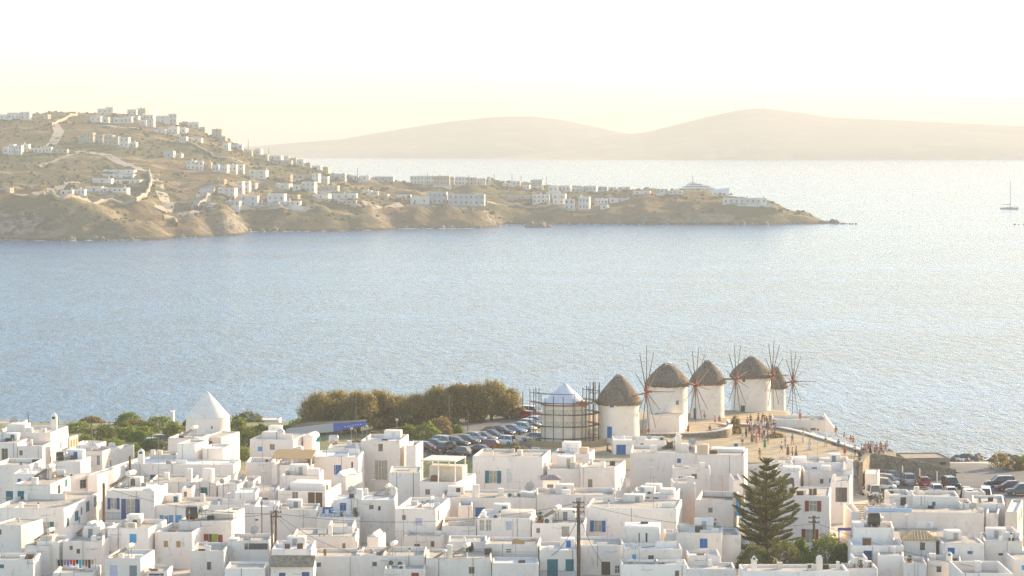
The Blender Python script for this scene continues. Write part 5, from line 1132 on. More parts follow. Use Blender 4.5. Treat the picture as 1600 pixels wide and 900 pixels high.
def wire(label, a, b, sag, r=.022, n=14):
    a, b = Vector(a), Vector(b); pts = [a.lerp(b, i / n) + Vector((0, 0, -4 * sag * (i / n) * (1 - i / n))) for i in range(n + 1)]; m = MB()
    m.path([p - a for p in pts], r, 4); o = m.obj('cable', BLACK); o.location = a; tag(o, label, 'cable', 'overhead cables over the roofs')
t1, t2 = Vector(T1) + Vector((0, 0, -.3)), Vector(T2) + Vector((0, 0, -.4))
wire('long cable from double pole to the tall bundled pole', t2, t1, 1.6); wire('cable from the tall bundled pole right past the pine', t1, Vector(T5) + Vector((0, 0, -1)), 1.4)
wire('cable from the pole by the pine to the lower right edge', Vector(T5) + Vector((0, 0, -.8)), P(1520, 885, 306), .5); wire('cable from double pole to the left edge of the photo', t2, P(-20, 812, 345), .9)
wire('steep cable falling right from the double pole', t2, P(570, 868, 314), .8); wire('second steep cable falling right from the double pole', t2 + Vector((0, 0, -.3)), P(500, 858, 315), .5)
wire('cable from double pole up to the brown balcony pole', t2, Vector(T3) + Vector((0, 0, -.5)), 1.0); wire('upper cable from the alley pole toward the double pole', Vector(T4) + Vector((0, 0, -.3)), P(300, 780, 345), 1.0)
wire('slack cable looping left from the tall bundled pole', t1 + Vector((0, -.2, -1.6)), P(848, 872, 314), 1.2, .03); wire('slack cable dropping right from the tall bundled pole', t1 + Vector((0, -.2, -1.2)), P(942, 880, 316), .6, .03)
wire('thin cable from double pole to white house at upper right', t2, P(500, 806, 342), .5, .015)
tz = MB(); a, b, c_, d_ = P(1350, 708, 403.5), P(1402, 708, 403.5), P(1400, 708, 417), P(1346, 708, 417)
tz.add([(a.x, 403.5, -.5), (b.x, 404.5, -.5), (c_.x, 417, -.5), (d_.x, 417, -.5), (a.x, 403.5, 5.9), (b.x, 404.5, 5.2), (c_.x, 417, 5.2), (d_.x, 417, 5.9)], [(0, 3, 2, 1), (4, 5, 6, 7), (0, 1, 5, 4), (1, 2, 6, 5), (2, 3, 7, 6), (3, 0, 4, 7)])
tag(tz.obj('terrace', STONE), kind='structure')
wall_along('stone_wall', 'sloping pale parapet at the seaward corner of the crowded terrace', [pw(1386, 700, 416), pw(1400, 707, 416), pw(1412, 714, 416)], 1.2, .5, M('tan_stone'))
# ------------------------------------------------------------------ cars
def car_proto(kind):
    L, W_, Hc = dict(hatch=(3.9, 1.68, 1.48), sedan=(4.4, 1.74, 1.44), suv=(4.4, 1.82, 1.72), van=(4.2, 1.78, 1.85))[kind]
    t = thing('parked_car', (0, 0, 0)); hw = W_ / 2; zb = .24
    def prof(x):      # belt height along length, x=-.5 rear .. .5 front
        if kind in ('hatch', 'van'): T = [(-.5, .62), (-.48, .92), (.10, .92), (.30, .90), (.44, .78), (.49, .62), (.5, .5)]
        elif kind == 'sedan': T = [(-.5, .6), (-.47, .93), (-.3, .95), (.10, .90), (.30, .86), (.44, .74), (.49, .58), (.5, .48)]
        else: T = [(-.5, .7), (-.48, 1.02), (.12, 1.02), (.30, 1.0), (.46, .9), (.49, .72), (.5, .55)]
        return lerp_tab(T, x)
    xs = [-.5, -.48, -.44, -.38, -.3, -.2, -.1, 0, .1, .2, .3, .38, .44, .47, .49, .5]; m = MB(); vs = []; fs = []; n = 10
    for x in xs:
        zt = prof(x); e = 1 - .16 * max(0, abs(x) - .38) / .12; w = hw * e; zz = zb + (.12 if abs(x) > .48 else 0)
        vs += [(x * L, y, z) for y, z in [(-w * .86, zz), (-w, zz + .14), (-w * 1.0, zt - .22), (-w * .95, zt - .06), (-w * .82, zt), (w * .82, zt), (w * .95, zt - .06), (w, zt - .22), (w, zz + .14), (w * .86, zz)]]
    for i in range(len(xs) - 1):
        o = i * n; fs += [(o + k, o + (k + 1) % n, o + n + (k + 1) % n, o + n + k) for k in range(n)]
    fs += [tuple(range(n)), tuple(range(len(vs) - 1, len(vs) - n - 1, -1))]; m.add(vs, fs)
    # cabin: base ring, roof ring
    cab = dict(hatch=[(-.47, .90), (-.38, Hc - .03), (-.05, Hc), (.07, Hc - .06), (.27, .88)], sedan=[(-.40, .92), (-.24, Hc - .03), (-.05, Hc), (.06, Hc - .05), (.27, .86)],
               suv=[(-.48, 1.0), (-.43, Hc - .04), (-.1, Hc), (.08, Hc - .06), (.25, 1.0)], van=[(-.49, .9), (-.47, Hc - .05), (-.1, Hc), (.20, Hc - .12), (.38, .85)])[kind]
    bw, tw = hw * .86, hw * .68
    def ring(y_s):
        out = []
        for i, (x, z) in enumerate(cab): out.append((x * L, y_s * (bw if i in (0, 4) else tw), z))
        return out
    l, r = ring(-1), ring(1); g = MB(); g.add(l + r, [(0, 1, 2, 3, 4)[::-1], (5, 6, 7, 8, 9), (0, 5, 6, 1)[::-1], (3, 8, 9, 4)[::-1], (1, 6, 7, 2)[::-1], (2, 7, 8, 3)[::-1]])
    bd = m
    ro = [(p[0], p[1] * 1.02, p[2] + .025) for p in (l[1], l[2], l[3], r[3], r[2], r[1])]; lo = [(x, y, z - .06) for x, y, z in ro]
    bd.add(ro + lo, [(0, 1, 4, 5), (1, 2, 3, 4), (0, 6, 7, 1), (1, 7, 8, 2), (2, 8, 9, 3), (3, 9, 10, 4), (4, 10, 11, 5), (5, 11, 6, 0)])
    for sd in (l, r):
        s_ = -1 if sd is l else 1
        for p, q in ((sd[0], sd[1]), (sd[4], sd[3])):
            bd.tube((p[0], p[1] + .01 * s_, p[2]), (q[0], q[1] + .02 * s_, q[2]), .05, n=4)
        mid = (sd[2][0] - .1, sd[2][1] * 1.01, sd[2][2]); bb = (mid[0] - .05, s_ * bw * 1.0, cab[0][1]); bd.tube(bb, mid, .04, n=4)
    bo = bd.obj('body', M('car_paint', (.5, .5, .5), .25, metal=.3), t, True); g.obj('window', M('car_glass', (.035, .04, .045), .06, spec=.9), t)
    wr = .31 if kind != 'suv' else .36
    for x in (-.31, .32):
        for s_ in (-1, 1):
            wm = MB(); wm.lathe([(wr * .6, -.1), (wr, -.09), (wr, .09), (wr * .6, .1)], 16); k = wm.obj('wheel', M('tyre', (.018, .018, .018), .9), t, loc=(x * L, s_ * (hw - .08), wr)); k.rotation_euler = (pi / 2, 0, 0)
            MB().lathe([(wr * .6, -.112), (wr * .6, .112)], 10).obj('rim', M('rim_alloy', (.35, .35, .36), .35, metal=.7), k)
    for s_ in (-1, 1):
        MB().box(L * .462, L * .487, s_ * hw * .68 - .15, s_ * hw * .68 + .15, .60, .72).obj('headlight', M('lamp_glass', (.75, .75, .72), .1), t)
        MB().box(-L * .497, -L * .48, s_ * hw * .74 - .1, s_ * hw * .74 + .1, .66, .86).obj('taillight', M('tail_red', (.30, .01, .01), .2), t)
        MB().box(L * .19, L * .22, s_ * (hw + .02) - .07, s_ * (hw + .02) + .07, .88, 1.0).obj('mirror', BLACK, t)
    MB().box(L * .497, L * .503, -.26, .26, .38, .48).obj('number_plate', paint('w'), t); MB().box(-L * .503, -L * .497, -.26, .26, .45, .55).obj('number_plate', paint('w'), t)
    MB().box(L * .485, L * .504, -.45, .45, .34, .37).obj('grille', BLACK, t) if False else MB().box(L * .487, L * .5015, -.42, .42, .50, .58).obj('grille', BLACK, t)
    return t
CARP = {}; CC_ = dict(silver=(.48, .48, .48), white=(.74, .73, .70), maroon=(.16, .035, .03), black=(.015, .015, .017), grey=(.12, .12, .125), blue=(.03, .05, .12), taupe=(.26, .22, .17), red=(.42, .02, .02), brown=(.20, .10, .06), lblue=(.18, .28, .40), green=(.10, .14, .10))
def car(kind, col, px, py, hd, label, grp='cars in the left car park', z=None):
    o = CARP[kind] = car_proto(kind) if kind not in CARP else copy_tree(CARP[kind])
    b = [c for c in o.children if c.name.split('.')[0] == 'body'][0]; c = CC_[col]; b.material_slots[0].link = 'OBJECT'; b.material_slots[0].material = M('car_paint_' + col, c, .22, metal=.25 if col not in ('white', 'red') else 0)
    p = hit(px, py, gz, 300, 500, .5); o.location = (p.x, p.y, gz(p.x, p.y) + .065); o.rotation_euler = (0, 0, radians(hd)); tag(o, label, 'car', grp); return o
for a in [('hatch', 'white', 642, 706, 'white hatchback at the left end of the parked row'), ('sedan', 'maroon', 666, 705, 'maroon brown saloon second from left in the parked row'), ('sedan', 'blue', 681, 701, 'dark blue saloon beside the maroon brown saloon'),
          ('suv', 'silver', 697, 698, 'silver estate behind the black jeep'), ('hatch', 'black', 715, 698, 'black hatchback right of the silver estate'), ('sedan', 'grey', 730, 694, 'dark grey saloon beside the silver compact car'), ('hatch', 'silver', 745, 690, 'silver compact car in the middle of the parked row'),
          ('sedan', 'taupe', 756, 689, 'taupe saloon right of the silver compact car'), ('sedan', 'grey', 770, 686, 'grey saloon beside the maroon red saloon'), ('sedan', 'maroon', 772, 681, 'maroon red saloon behind the grey saloon'), ('hatch', 'black', 786, 681, 'black hatchback right of the maroon red saloon'),
          ('sedan', 'lblue', 803, 678, 'pale blue saloon near the right end of the row'), ('hatch', 'green', 820, 674, 'pale greenish hatchback close to the scaffolding'), ('hatch', 'silver', 829, 669, 'silver hatchback nearly behind the scaffolding'), ('sedan', 'white', 838, 664, 'white saloon seen through the scaffolding')]:
    if a[1] == 'green': CC_['green'] = (.42, .46, .42)
    car(a[0], a[1], a[2], a[3], -32, a[4])
for a in [('suv', 'black', 699, 707, 62, 'black jeep seen from behind with its spare wheel side'), ('hatch', 'grey', 718, 713, 150, 'dark grey hatchback in the front row'), ('sedan', 'black', 748, 710, 150, 'black saloon beside the front row hatchback'), ('hatch', 'red', 762, 702, 160, 'red hatchback half hidden by the white roof'),
          ('hatch', 'white', 788, 695, 150, 'white topped car behind the yellow shrubs'), ('hatch', 'silver', 834, 690, 150, 'silver car just left of the windmill scaffolding'), ('hatch', 'red', 828, 656, -40, 'red car at the far end by the grey pole'), ('suv', 'white', 833, 650, -30, 'white car at the very far end of the lot')]: car(*a)
gp = 'cars in the right car park'
for a in [('van', 'white', 1378, 766, -12, 'nearest white van at the left of the right car park'), ('van', 'white', 1384, 760, -14, 'middle white van of the three side by side'), ('van', 'silver', 1390, 754, -16, 'silver grey van rearmost of the three vans'), ('suv', 'silver', 1417, 757, 95, 'silver car with red tail lights facing the stone wall'),
          ('hatch', 'red', 1442, 760, 92, 'bright red hatchback facing the stone wall'), ('suv', 'black', 1486, 764, -80, 'black estate parked before the end of the stone wall'), ('hatch', 'white', 1461, 772, 95, 'white car with red lights behind the long white house'), ('hatch', 'white', 1484, 776, 90, 'white car half hidden by the long roof'),
          ('hatch', 'black', 1510, 776, 80, 'black car beside the small white hut'), ('van', 'white', 1513, 783, 80, 'white car with dark windows before the small hut'), ('van', 'white', 1540, 782, -100, 'white van right of the small white hut'), ('hatch', 'white', 1557, 790, 100, 'white car nearest the right edge houses'),
          ('suv', 'black', 1562, 762, 185, 'black SUV seen side on at the right'), ('sedan', 'maroon', 1577, 767, 187, 'maroon saloon between the black and grey cars at right'), ('suv', 'grey', 1595, 774, 188, 'dark grey car cut by the right edge')]: car(*a, grp=gp)
for a in [('hatch', 'lblue', 243, 699, 10, 'pale blue car among the green shrubs'), ('hatch', 'blue', 254, 694, 15, 'blue car before the bladeless windmill'), ('van', 'white', 1361, 776, 100, 'white round ended van beside the lane steps')]: car(*a, grp=None)
# motorbikes
def make_bike():
    t = thing('motorbike', (0, 0, 0))
    for x in (-.62, .62): k = MB().lathe([(.2, -.05), (.29, -.05), (.29, .05), (.2, .05)], 14, cap=False).obj('wheel', M('tyre'), t, loc=(x, 0, .29)); k.rotation_euler = (pi / 2, 0, 0)
    m = MB(); m.path([(-.75, 0, .72), (-.4, 0, .78), (-.05, 0, .62), (.2, 0, .5), (.42, 0, .8), (.5, 0, .95)], [.08, .14, .12, .14, .12, .06], 8); m.path([(-.62, 0, .3), (-.2, 0, .42), (.15, 0, .38), (.62, 0, .3)], [.05, .14, .12, .04], 6); m.obj('body', M('bike_black', (.03, .03, .035), .35), t, True)
    MB().tube((.42, 0, .85), (.62, 0, .29), .03, n=5).obj('fork', METAL, t); MB().tube((.42, -.32, 1.0), (.42, .32, 1.0), .02, n=5).obj('handlebar', METAL, t); MB().box(-.7, -.1, -.13, .13, .8, .86).obj('seat', BLACK, t); return t
bk = None
for px, py, h_, lb in [(676, 712, 20, 'dark motorbike at the front of the left car park'), (688, 714, 60, 'second dark motorbike beside the black jeep'), (652, 716, 100, 'motorbike by the annex wall of the tallest block'), (655, 724, 110, 'lower motorbike by the annex of the tallest block'), (708, 715, 140, 'motorbike before the dark grey hatchback'), (1364, 784, 40, 'dark motorbike parked on the lane by the white van'), (1374, 786, 60, 'second motorbike on the lane below the vans')]:
    bk = copy_tree(bk) if bk else make_bike(); p = hit(px, py); bk.location = (p.x, p.y, gz(p.x, p.y) + .06); bk.rotation_euler = (0, 0, radians(h_)); tag(bk, lb, 'motorbike', 'motorbikes')

# ------------------------------------------------------------------ people
SKIN = M('skin', (.42, .24, .16), .6, (.36, .20, .13), 4); HAIRM = M('dark_hair', (.035, .022, .015), .7)
def skin_mesh(nodes, edges, rad, name, sub=1):
    me = bpy.data.meshes.new(name); me.from_pydata(nodes, edges, []); o = bpy.data.objects.new(name, me); COL.objects.link(o)
    md = o.modifiers.new('s', 'SKIN'); md.use_smooth_shade = True
    if sub: o.modifiers.new('u', 'SUBSURF').levels = sub
    me.skin_vertices[0].data[0].use_root = True
    for i, r in enumerate(rad): r = r if isinstance(r, tuple) else (r, r); me.skin_vertices[0].data[i].radius = r
    dg = bpy.context.evaluated_depsgraph_get(); dg.update(); nm = bpy.data.meshes.new_from_object(o.evaluated_get(dg)); nm.name = name
    bpy.data.objects.remove(o); bpy.data.meshes.remove(me); return nm
def pose(kind):
    # joints: facing -Y
    J = dict(pel=(0, 0, .95), sp=(0, 0, 1.15), ch=(0, 0, 1.34), nk=(0, -.01, 1.50), hd=(0, -.03, 1.62), tp=(0, -.01, 1.72))
    for s, n in ((-1, 'l'), (1, 'r')):
        J['sh' + n] = (s * .17, 0, 1.41); J['el' + n] = (s * .23, .02, 1.13); J['wr' + n] = (s * .24, -.06, .88); J['fi' + n] = (s * .24, -.09, .76)
        J['hp' + n] = (s * .09, 0, .90); J['kn' + n] = (s * .10, -.02, .50); J['an' + n] = (s * .10, .02, .09); J['to' + n] = (s * .12, -.15, .04)
    if kind == 'walk':
        J.update(knl=(-.10, -.20, .52), anl=(-.10, -.22, .10), tol=(-.11, -.38, .06), knr=(.10, .06, .48), anr=(.10, .32, .14), tor=(.11, .20, .03), ell=(-.22, .12, 1.15), wrl=(-.22, .16, .92), fil=(-.22, .16, .80), elr=(.22, -.08, 1.14), wrr=(.20, -.25, .95), fir=(.19, -.33, .86))
    if kind == 'photo':
        for s, n in ((-1, 'l'), (1, 'r')): J['el' + n] = (s * .25, -.18, 1.27); J['wr' + n] = (s * .10, -.34, 1.48); J['fi' + n] = (s * .05, -.38, 1.56)
    if kind == 'hip': J.update(elr=(.36, .04, 1.18), wrr=(.18, -.04, 1.0), fir=(.12, -.08, .95))
    if kind == 'sit':
        for k in list(J):
            J[k] = (J[k][0], J[k][1], J[k][2] - .47)
        for s, n in ((-1, 'l'), (1, 'r')): J['kn' + n] = (s * .12, -.44, .50); J['an' + n] = (s * .12, -.44, .09); J['to' + n] = (s * .13, -.60, .04); J['wr' + n] = (s * .16, -.28, .58); J['fi' + n] = (s * .14, -.38, .56)
    return J
def build_person(kind, outfit):
    J = pose(kind); t = thing('person', (0, 0, 0)); names = ['pel', 'sp', 'ch', 'nk', 'hd', 'tp'] + [a + b for b in 'lr' for a in ('sh', 'el', 'wr', 'fi', 'hp', 'kn', 'an', 'to')]
    ix = {n: i for i, n in enumerate(names)}; E = [('pel', 'sp'), ('sp', 'ch'), ('ch', 'nk'), ('nk', 'hd'), ('hd', 'tp')] + [(a, b) for s in 'lr' for a, b in (('ch', 'sh' + s), ('sh' + s, 'el' + s), ('el' + s, 'wr' + s), ('wr' + s, 'fi' + s), ('pel', 'hp' + s), ('hp' + s, 'kn' + s), ('kn' + s, 'an' + s), ('an' + s, 'to' + s))]
    rad = dict(pel=(.13, .10), sp=(.12, .09), ch=(.14, .10), nk=.055, hd=(.085, .10), tp=(.07, .08), sh=.055, el=.042, wr=.03, fi=.028, hp=.085, kn=.058, an=.038, to=.035)
    me = skin_mesh([J[n] for n in names], [(ix[a], ix[b]) for a, b in E], [rad.get(n) or rad[n[:2]] for n in names], 'body'); me.materials.append(SKIN); link('body', me, None, t)
    nn = ['pel', 'sp', 'ch', 'shl', 'shr']; nodes = [J[n] for n in nn] + [tuple(J['sh' + s][k] * .45 + J['el' + s][k] * .55 for k in range(3)) for s in 'lr']
    me = skin_mesh(nodes, [(0, 1), (1, 2), (2, 3), (2, 4), (3, 5), (4, 6)], [(.15, .12), (.14, .11), (.16, .12), .075, .075, .07, .07], 'shirt', 1); me.materials.append(paint('w')); link('shirt', me, None, t)
    if outfit == 'dress':
        z1 = J['pel'][2] + .12; y = J['pel'][1]; m = MB(); n = 14
        m.lathe([(.14, z1), (.17, z1 - .15), (.22, z1 - .45), (.27, z1 - .75 if kind != 'sit' else z1 - .4)], n, 0, y, cap=False); m.obj('skirt', paint('w'), t, True)
    else:
        f = .60 if outfit == 'shorts' else 1.9
        def q(s, k): return J['kn' + s]
        nodes = [J['pel']]; ed = []; rr = [(.15, .12)]
        for s in 'lr':
            b = len(nodes); h, k_, a_ = Vector(J['hp' + s]), Vector(J['kn' + s]), Vector(J['an' + s]); nodes.append(tuple(h)); rr.append(.105); ed.append((0, b))
            if outfit == 'shorts': nodes.append(tuple(h.lerp(k_, .75))); rr.append(.085); ed.append((b, b + 1))
            else: nodes += [tuple(k_), tuple(k_.lerp(a_, .9))]; rr += [.075, .06]; ed += [(b, b + 1), (b + 1, b + 2)]
        me = skin_mesh(nodes, ed, rr, 'shorts' if outfit == 'shorts' else 'trousers', 1); me.materials.append(paint('n')); link('shorts' if outfit == 'shorts' else 'trousers', me, None, t)
    hd = Vector(J['hd']); m = MB(); n = 10
    m.lathe([(.098, -.02), (.108, .03), (.10, .08), (.06, .125), (.01, .14)], n, 0, .018); m.obj('hair', HAIRM, t, True, loc=(hd.x, hd.y + .005, hd.z))
    m = MB(); m.add([(-.012, -.095, -.03), (.012, -.095, -.03), (0, -.118, -.028), (0, -.098, .015)], [(0, 2, 3), (2, 1, 3), (0, 1, 2), (1, 0, 3)]); m.obj('nose', SKIN, t, loc=tuple(hd))
    return t
PP = {}; CL = dict(white=(.72, .70, .66), black=(.03, .03, .03), red=(.55, .03, .02), blue=(.05, .16, .45), turquoise=(.0, .38, .48), green=(.0, .28, .14), tan=(.42, .30, .18), grey=(.2, .2, .21), navy=(.03, .05, .14), brown=(.20, .10, .05), purple=(.22, .10, .40), pink=(.60, .30, .28), orange=(.60, .20, .03), denim=(.12, .18, .28), olive=(.2, .18, .08))
def cloth(c): return M('cloth_' + c, CL[c], .85, tuple(v * .8 for v in CL[c]), 5)
def person(px, py, kind, outfit, top, bot, label, rz=0, z=None, fn=None, s=1.0, grp=None, Y=None):
    k = (kind, outfit); o = copy_tree(PP[k]) if k in PP else build_person(kind, outfit); PP.setdefault(k, o)
    for c in o.children:
        b = c.name.split('.')[0]
        if b in ('shirt', 'skirt', 'shorts', 'trousers'): c.material_slots[0].link = 'OBJECT'; c.material_slots[0].material = cloth(top if b == 'shirt' or b == 'skirt' and outfit == 'dress' and bot == top else bot)
    if z is not None: Y = Yat(py, z); p = P(px, py, Y)
    else: p = hit(px, py, gz, 380, 480, .5); p.z = gz(p.x, p.y) + .03
    o.location = p; o.rotation_euler = (0, 0, rz); o.scale = (s, s, s); return tag(o, label, 'person', grp)
G1 = 'people gathered on the sandy square'
def area_label(px): return px
PL = [(1174, 678, 'stand', 'shorts', 'pink', 'grey'), (1180, 672, 'hip', 'shorts', 'white', 'olive'), (1171, 677, 'stand', 'dress', 'brown', 'brown'), (1188, 673, 'stand', 'dress', 'white', 'white'), (1195, 664, 'photo', 'shorts', 'grey', 'navy'), (1185, 662, 'stand', 'trousers', 'grey', 'navy'),
      (1192, 661, 'stand', 'shorts', 'black', 'tan'), (1198, 666, 'walk', 'shorts', 'brown', 'denim'), (1203, 662, 'stand', 'trousers', 'grey', 'grey'), (1206, 679, 'walk', 'shorts', 'white', 'tan'), (1201, 674, 'stand', 'dress', 'olive', 'olive'), (1212, 678, 'stand', 'shorts', 'navy', 'black'), (1209, 670, 'photo', 'shorts', 'pink', 'navy'),
      (1175, 693, 'stand', 'dress', 'brown', 'brown'), (1178, 691, 'stand', 'shorts', 'white', 'black'), (1182, 694, 'hip', 'dress', 'pink', 'pink'), (1187, 690, 'stand', 'shorts', 'black', 'grey'), (1191, 691, 'walk', 'shorts', 'olive', 'red'), (1199, 690, 'photo', 'shorts', 'purple', 'brown'), (1195, 702, 'stand', 'dress', 'green', 'green'), (1160, 697, 'stand', 'shorts', 'white', 'red'),
      (1187, 719, 'walk', 'shorts', 'brown', 'tan'), (1221, 708, 'walk', 'shorts', 'white', 'denim'), (1231, 714, 'stand', 'dress', 'brown', 'brown'), (1238, 716, 'stand', 'trousers', 'grey', 'black'), (1244, 716, 'stand', 'dress', 'olive', 'brown'), (1238, 696, 'walk', 'shorts', 'turquoise', 'pink'), (1255, 692, 'photo', 'dress', 'tan', 'white'),
      (1310, 704, 'stand', 'shorts', 'blue', 'brown'), (1320, 711, 'stand', 'dress', 'red', 'red'), (1336, 713, 'photo', 'shorts', 'white', 'black'), (1168, 668, 'walk', 'shorts', 'tan', 'navy'), (1173, 664, 'stand', 'shorts', 'olive', 'black'),
      (1184, 668, 'stand', 'shorts', 'brown', 'white'), (1190, 668, 'hip', 'trousers', 'pink', 'denim'), (1199, 670, 'stand', 'dress', 'navy', 'navy'), (1205, 673, 'stand', 'shorts', 'tan', 'grey'), (1178, 683, 'walk', 'shorts', 'grey', 'white'), (1186, 681, 'stand', 'dress', 'red', 'red'), (1194, 683, 'stand', 'trousers', 'white', 'navy'), (1200, 696, 'hip', 'shorts', 'navy', 'tan'), (1210, 685, 'stand', 'shorts', 'brown', 'black'), (1166, 684, 'stand', 'trousers', 'black', 'black'), (1227, 700, 'stand', 'shorts', 'pink', 'white'), (1265, 704, 'stand', 'dress', 'white', 'white'), (1290, 699, 'walk', 'shorts', 'grey', 'tan')]
posw = {'stand': 'standing', 'hip': 'hand on hip', 'photo': 'holding up hands to take a photo', 'walk': 'walking', 'sit': 'sitting'}
where = lambda px, py: ('at the left of the square' if px < 1165 else 'below the fourth windmill' if py < 682 else 'in the lower crowd' if px < 1204 and py < 706 else 'near the goats pale shape' if False else 'at the near edge' if px < 1250 and py > 704 else 'alone on the sandy square' if px < 1270 else 'near the long stone wall')
seen = {}
def plabel(top, bot, kind, outfit, wh):
    a = ('person in %s dress' % top) if outfit == 'dress' else 'person in %s shirt and %s %s' % (top, bot, outfit)
    wh = wh.replace('on the stone terrace', 'on the terrace'); l_ = '%s %s %s' % (a, posw[kind] if kind != 'photo' else 'hands up', wh); seen[l_] = seen.get(l_, 0) + 1
    return l_ if seen[l_] == 1 else l_.replace('person in', 'another person in')
for (px, py, kd, of, tp, bt) in PL: person(px, py, kd, of, tp, bt, plabel(tp, bt, kd, of, where(px, py)), R.uniform(-3, 3), grp=G1, s=R.uniform(.94, 1.04))
for (px, py, kd, of, tp, bt, rz, z, lb) in [(1009, 683, 'stand', 'shorts', 'orange', 'orange', 1, 6.2, 'person in orange standing below the second windmill'), (1075, 680, 'photo', 'shorts', 'black', 'brown', .5, 5.9, 'person in black shirt before the curved terrace wall'),
      (1109, 676, 'sit', 'shorts', 'brown', 'grey', .3, 6.1, 'person in brown shirt sitting on the curved white coping'), (1101, 658, 'walk', 'shorts', 'pink', 'navy', 1, 6.2, 'person in pink shirt walking under the third windmill'), (1117, 661, 'sit', 'shorts', 'white', 'red', 0, 6.1, 'left seated person under the third windmill'),
      (1124, 661, 'sit', 'shorts', 'red', 'black', .4, 6.1, 'right seated person under the third windmill'), (1250, 656, 'stand', 'trousers', 'white', 'red', 2.5, 7.95, 'person standing on the white roof at the cliff edge'), (949, 708, 'sit', 'trousers', 'brown', 'black', 1, 5.3, 'person in brown seated on steps by the first windmill'),
      (1306, 682, 'stand', 'shorts', 'brown', 'tan', 0, 6.4, 'person leaning at the top of the long stone wall'), (1319, 688, 'sit', 'shorts', 'pink', 'white', 2, 6.4, 'person in pink seated on the long stone wall'), (1329, 693, 'sit', 'shorts', 'orange', 'white', 2.8, 6.4, 'left of two people in orange on the stone wall'),
      (1333, 694, 'sit', 'shorts', 'orange', 'red', 3, 6.4, 'right of two people in orange on the stone wall'), (1381, 788, 'walk', 'trousers', 'black', 'black', 1, None, 'person in black walking on the lane below the vans')]:
    person(px, py, kd, of, tp, bt, lb, rz, z)
tops = ['white', 'pink', 'pink', 'tan', 'black', 'white', 'brown', 'pink', 'grey', 'orange', 'white', 'pink', 'olive', 'brown']
for i, (px, py, z) in enumerate([(1346, 711, 5.9), (1350, 707, 5.9), (1353, 709, 5.9), (1357, 708, 5.9), (1360, 711, 5.9), (1364, 707, 5.9), (1367, 713, 5.9), (1370, 709, 5.9), (1374, 712, 5.9), (1377, 710, 5.9), (1380, 714, 5.8), (1376, 707, 5.9), (1361, 702, 5.9), (1384, 704, 5.9), (1386, 706, 5.9), (1349, 722, 4.6), (1352, 719, 5)]):
    kd = R.choice(['stand', 'photo', 'hip', 'sit', 'stand']); of = R.choice(['shorts', 'shorts', 'dress', 'trousers']); tp = tops[i % len(tops)]; bt = R.choice(['navy', 'black', 'white', 'denim', 'brown']) if of != 'dress' else tp
    lb = plabel(tp, bt, kd, of, 'on the crowded terrace'); person(px, py, kd, of, tp, bt, lb, R.uniform(-3.1, 3.1), z, grp='people crowded on the stone terrace')

# ------------------------------------------------------------------ vegetation
def leafmat(n, c, c2, c3):
    m = M(n, c, .75, c2, .9, c3, 2.2, t3=.5, spec=.25); nd, lk = m.node_tree.nodes, m.node_tree.links; b = nd['Principled BSDF']; src = b.inputs['Base Color'].links[0].from_socket
    tr = nd.new('ShaderNodeBsdfTranslucent'); lk.new(src, tr.inputs[0]); ad = nd.new('ShaderNodeMixShader'); ad.inputs[0].default_value = .5
    lk.new(b.outputs[0], ad.inputs[1]); lk.new(tr.outputs[0], ad.inputs[2]); lk.new(ad.outputs[0], nd['Material Output'].inputs['Surface']); return m
TAM = leafmat('tamarisk_foliage', (.31, .25, .095), (.21, .19, .07), (.42, .30, .10)); BUSH = leafmat('bush_foliage', (.20, .26, .045), (.12, .17, .035), (.34, .34, .06)); DRYB = leafmat('dry_bush_foliage', (.28, .21, .09), (.18, .15, .065), (.34, .26, .11))
YEL = leafmat('yellow_shrub_foliage', (.34, .28, .05), (.22, .22, .05), (.42, .3, .05)); PINE = leafmat('pine_needles', (.16, .17, .045), (.09, .115, .032), (.24, .22, .055)); GRN = leafmat('bright_leaves', (.13, .24, .035), (.08, .14, .03), (.28, .34, .05)); DGR = leafmat('dark_leaves', (.09, .13, .035), (.13, .16, .045), (.19, .18, .05))
BARK = M('bark', (.11, .075, .05), .95, (.07, .05, .035), 3, bump=.02)
def rq(m, c, s, flat=0.0, asp=1.8):
    u = Vector((R.uniform(-1, 1), R.uniform(-1, 1), R.uniform(-1, 1) * (1 - flat))).normalized(); v = u.cross(Vector((R.uniform(-1, 1), R.uniform(-1, 1), R.uniform(-1, 1)))).normalized()
    u *= s * asp * .5; v *= s * .5; m.add([c - u, c + v * .8, c + u, c - v * .8], [(0, 1, 2, 3)])
def clumps(m, cen, rx, ry, rz, n, s, lumps=9, up=0.0, asp=1.8):
    L = []
    for i in range(lumps):
        d = Vector((R.gauss(0, 1), R.gauss(0, 1), R.gauss(0, 1) + up)).normalized(); k = R.uniform(.35, .85); L.append((Vector((d.x * rx * k, d.y * ry * k, d.z * rz * k)), R.uniform(.28, .5)))
    for i in range(n):
        c, q = R.choice(L); d = Vector((R.gauss(0, 1), R.gauss(0, 1), R.gauss(0, 1))).normalized() * (R.random() ** .45) * q
        p = Vector((c.x + d.x * rx, c.y + d.y * ry, c.z + d.z * rz))
        if p.z < -rz * .95: continue
        rq(m, cen + p, s * R.uniform(.6, 1.4), asp=asp)
def crown(t, m, mat):
    me = m.me('crown'); me.materials.append(mat); o = link('crown', me, None, t); o['kind'] = 'stuff'; return o
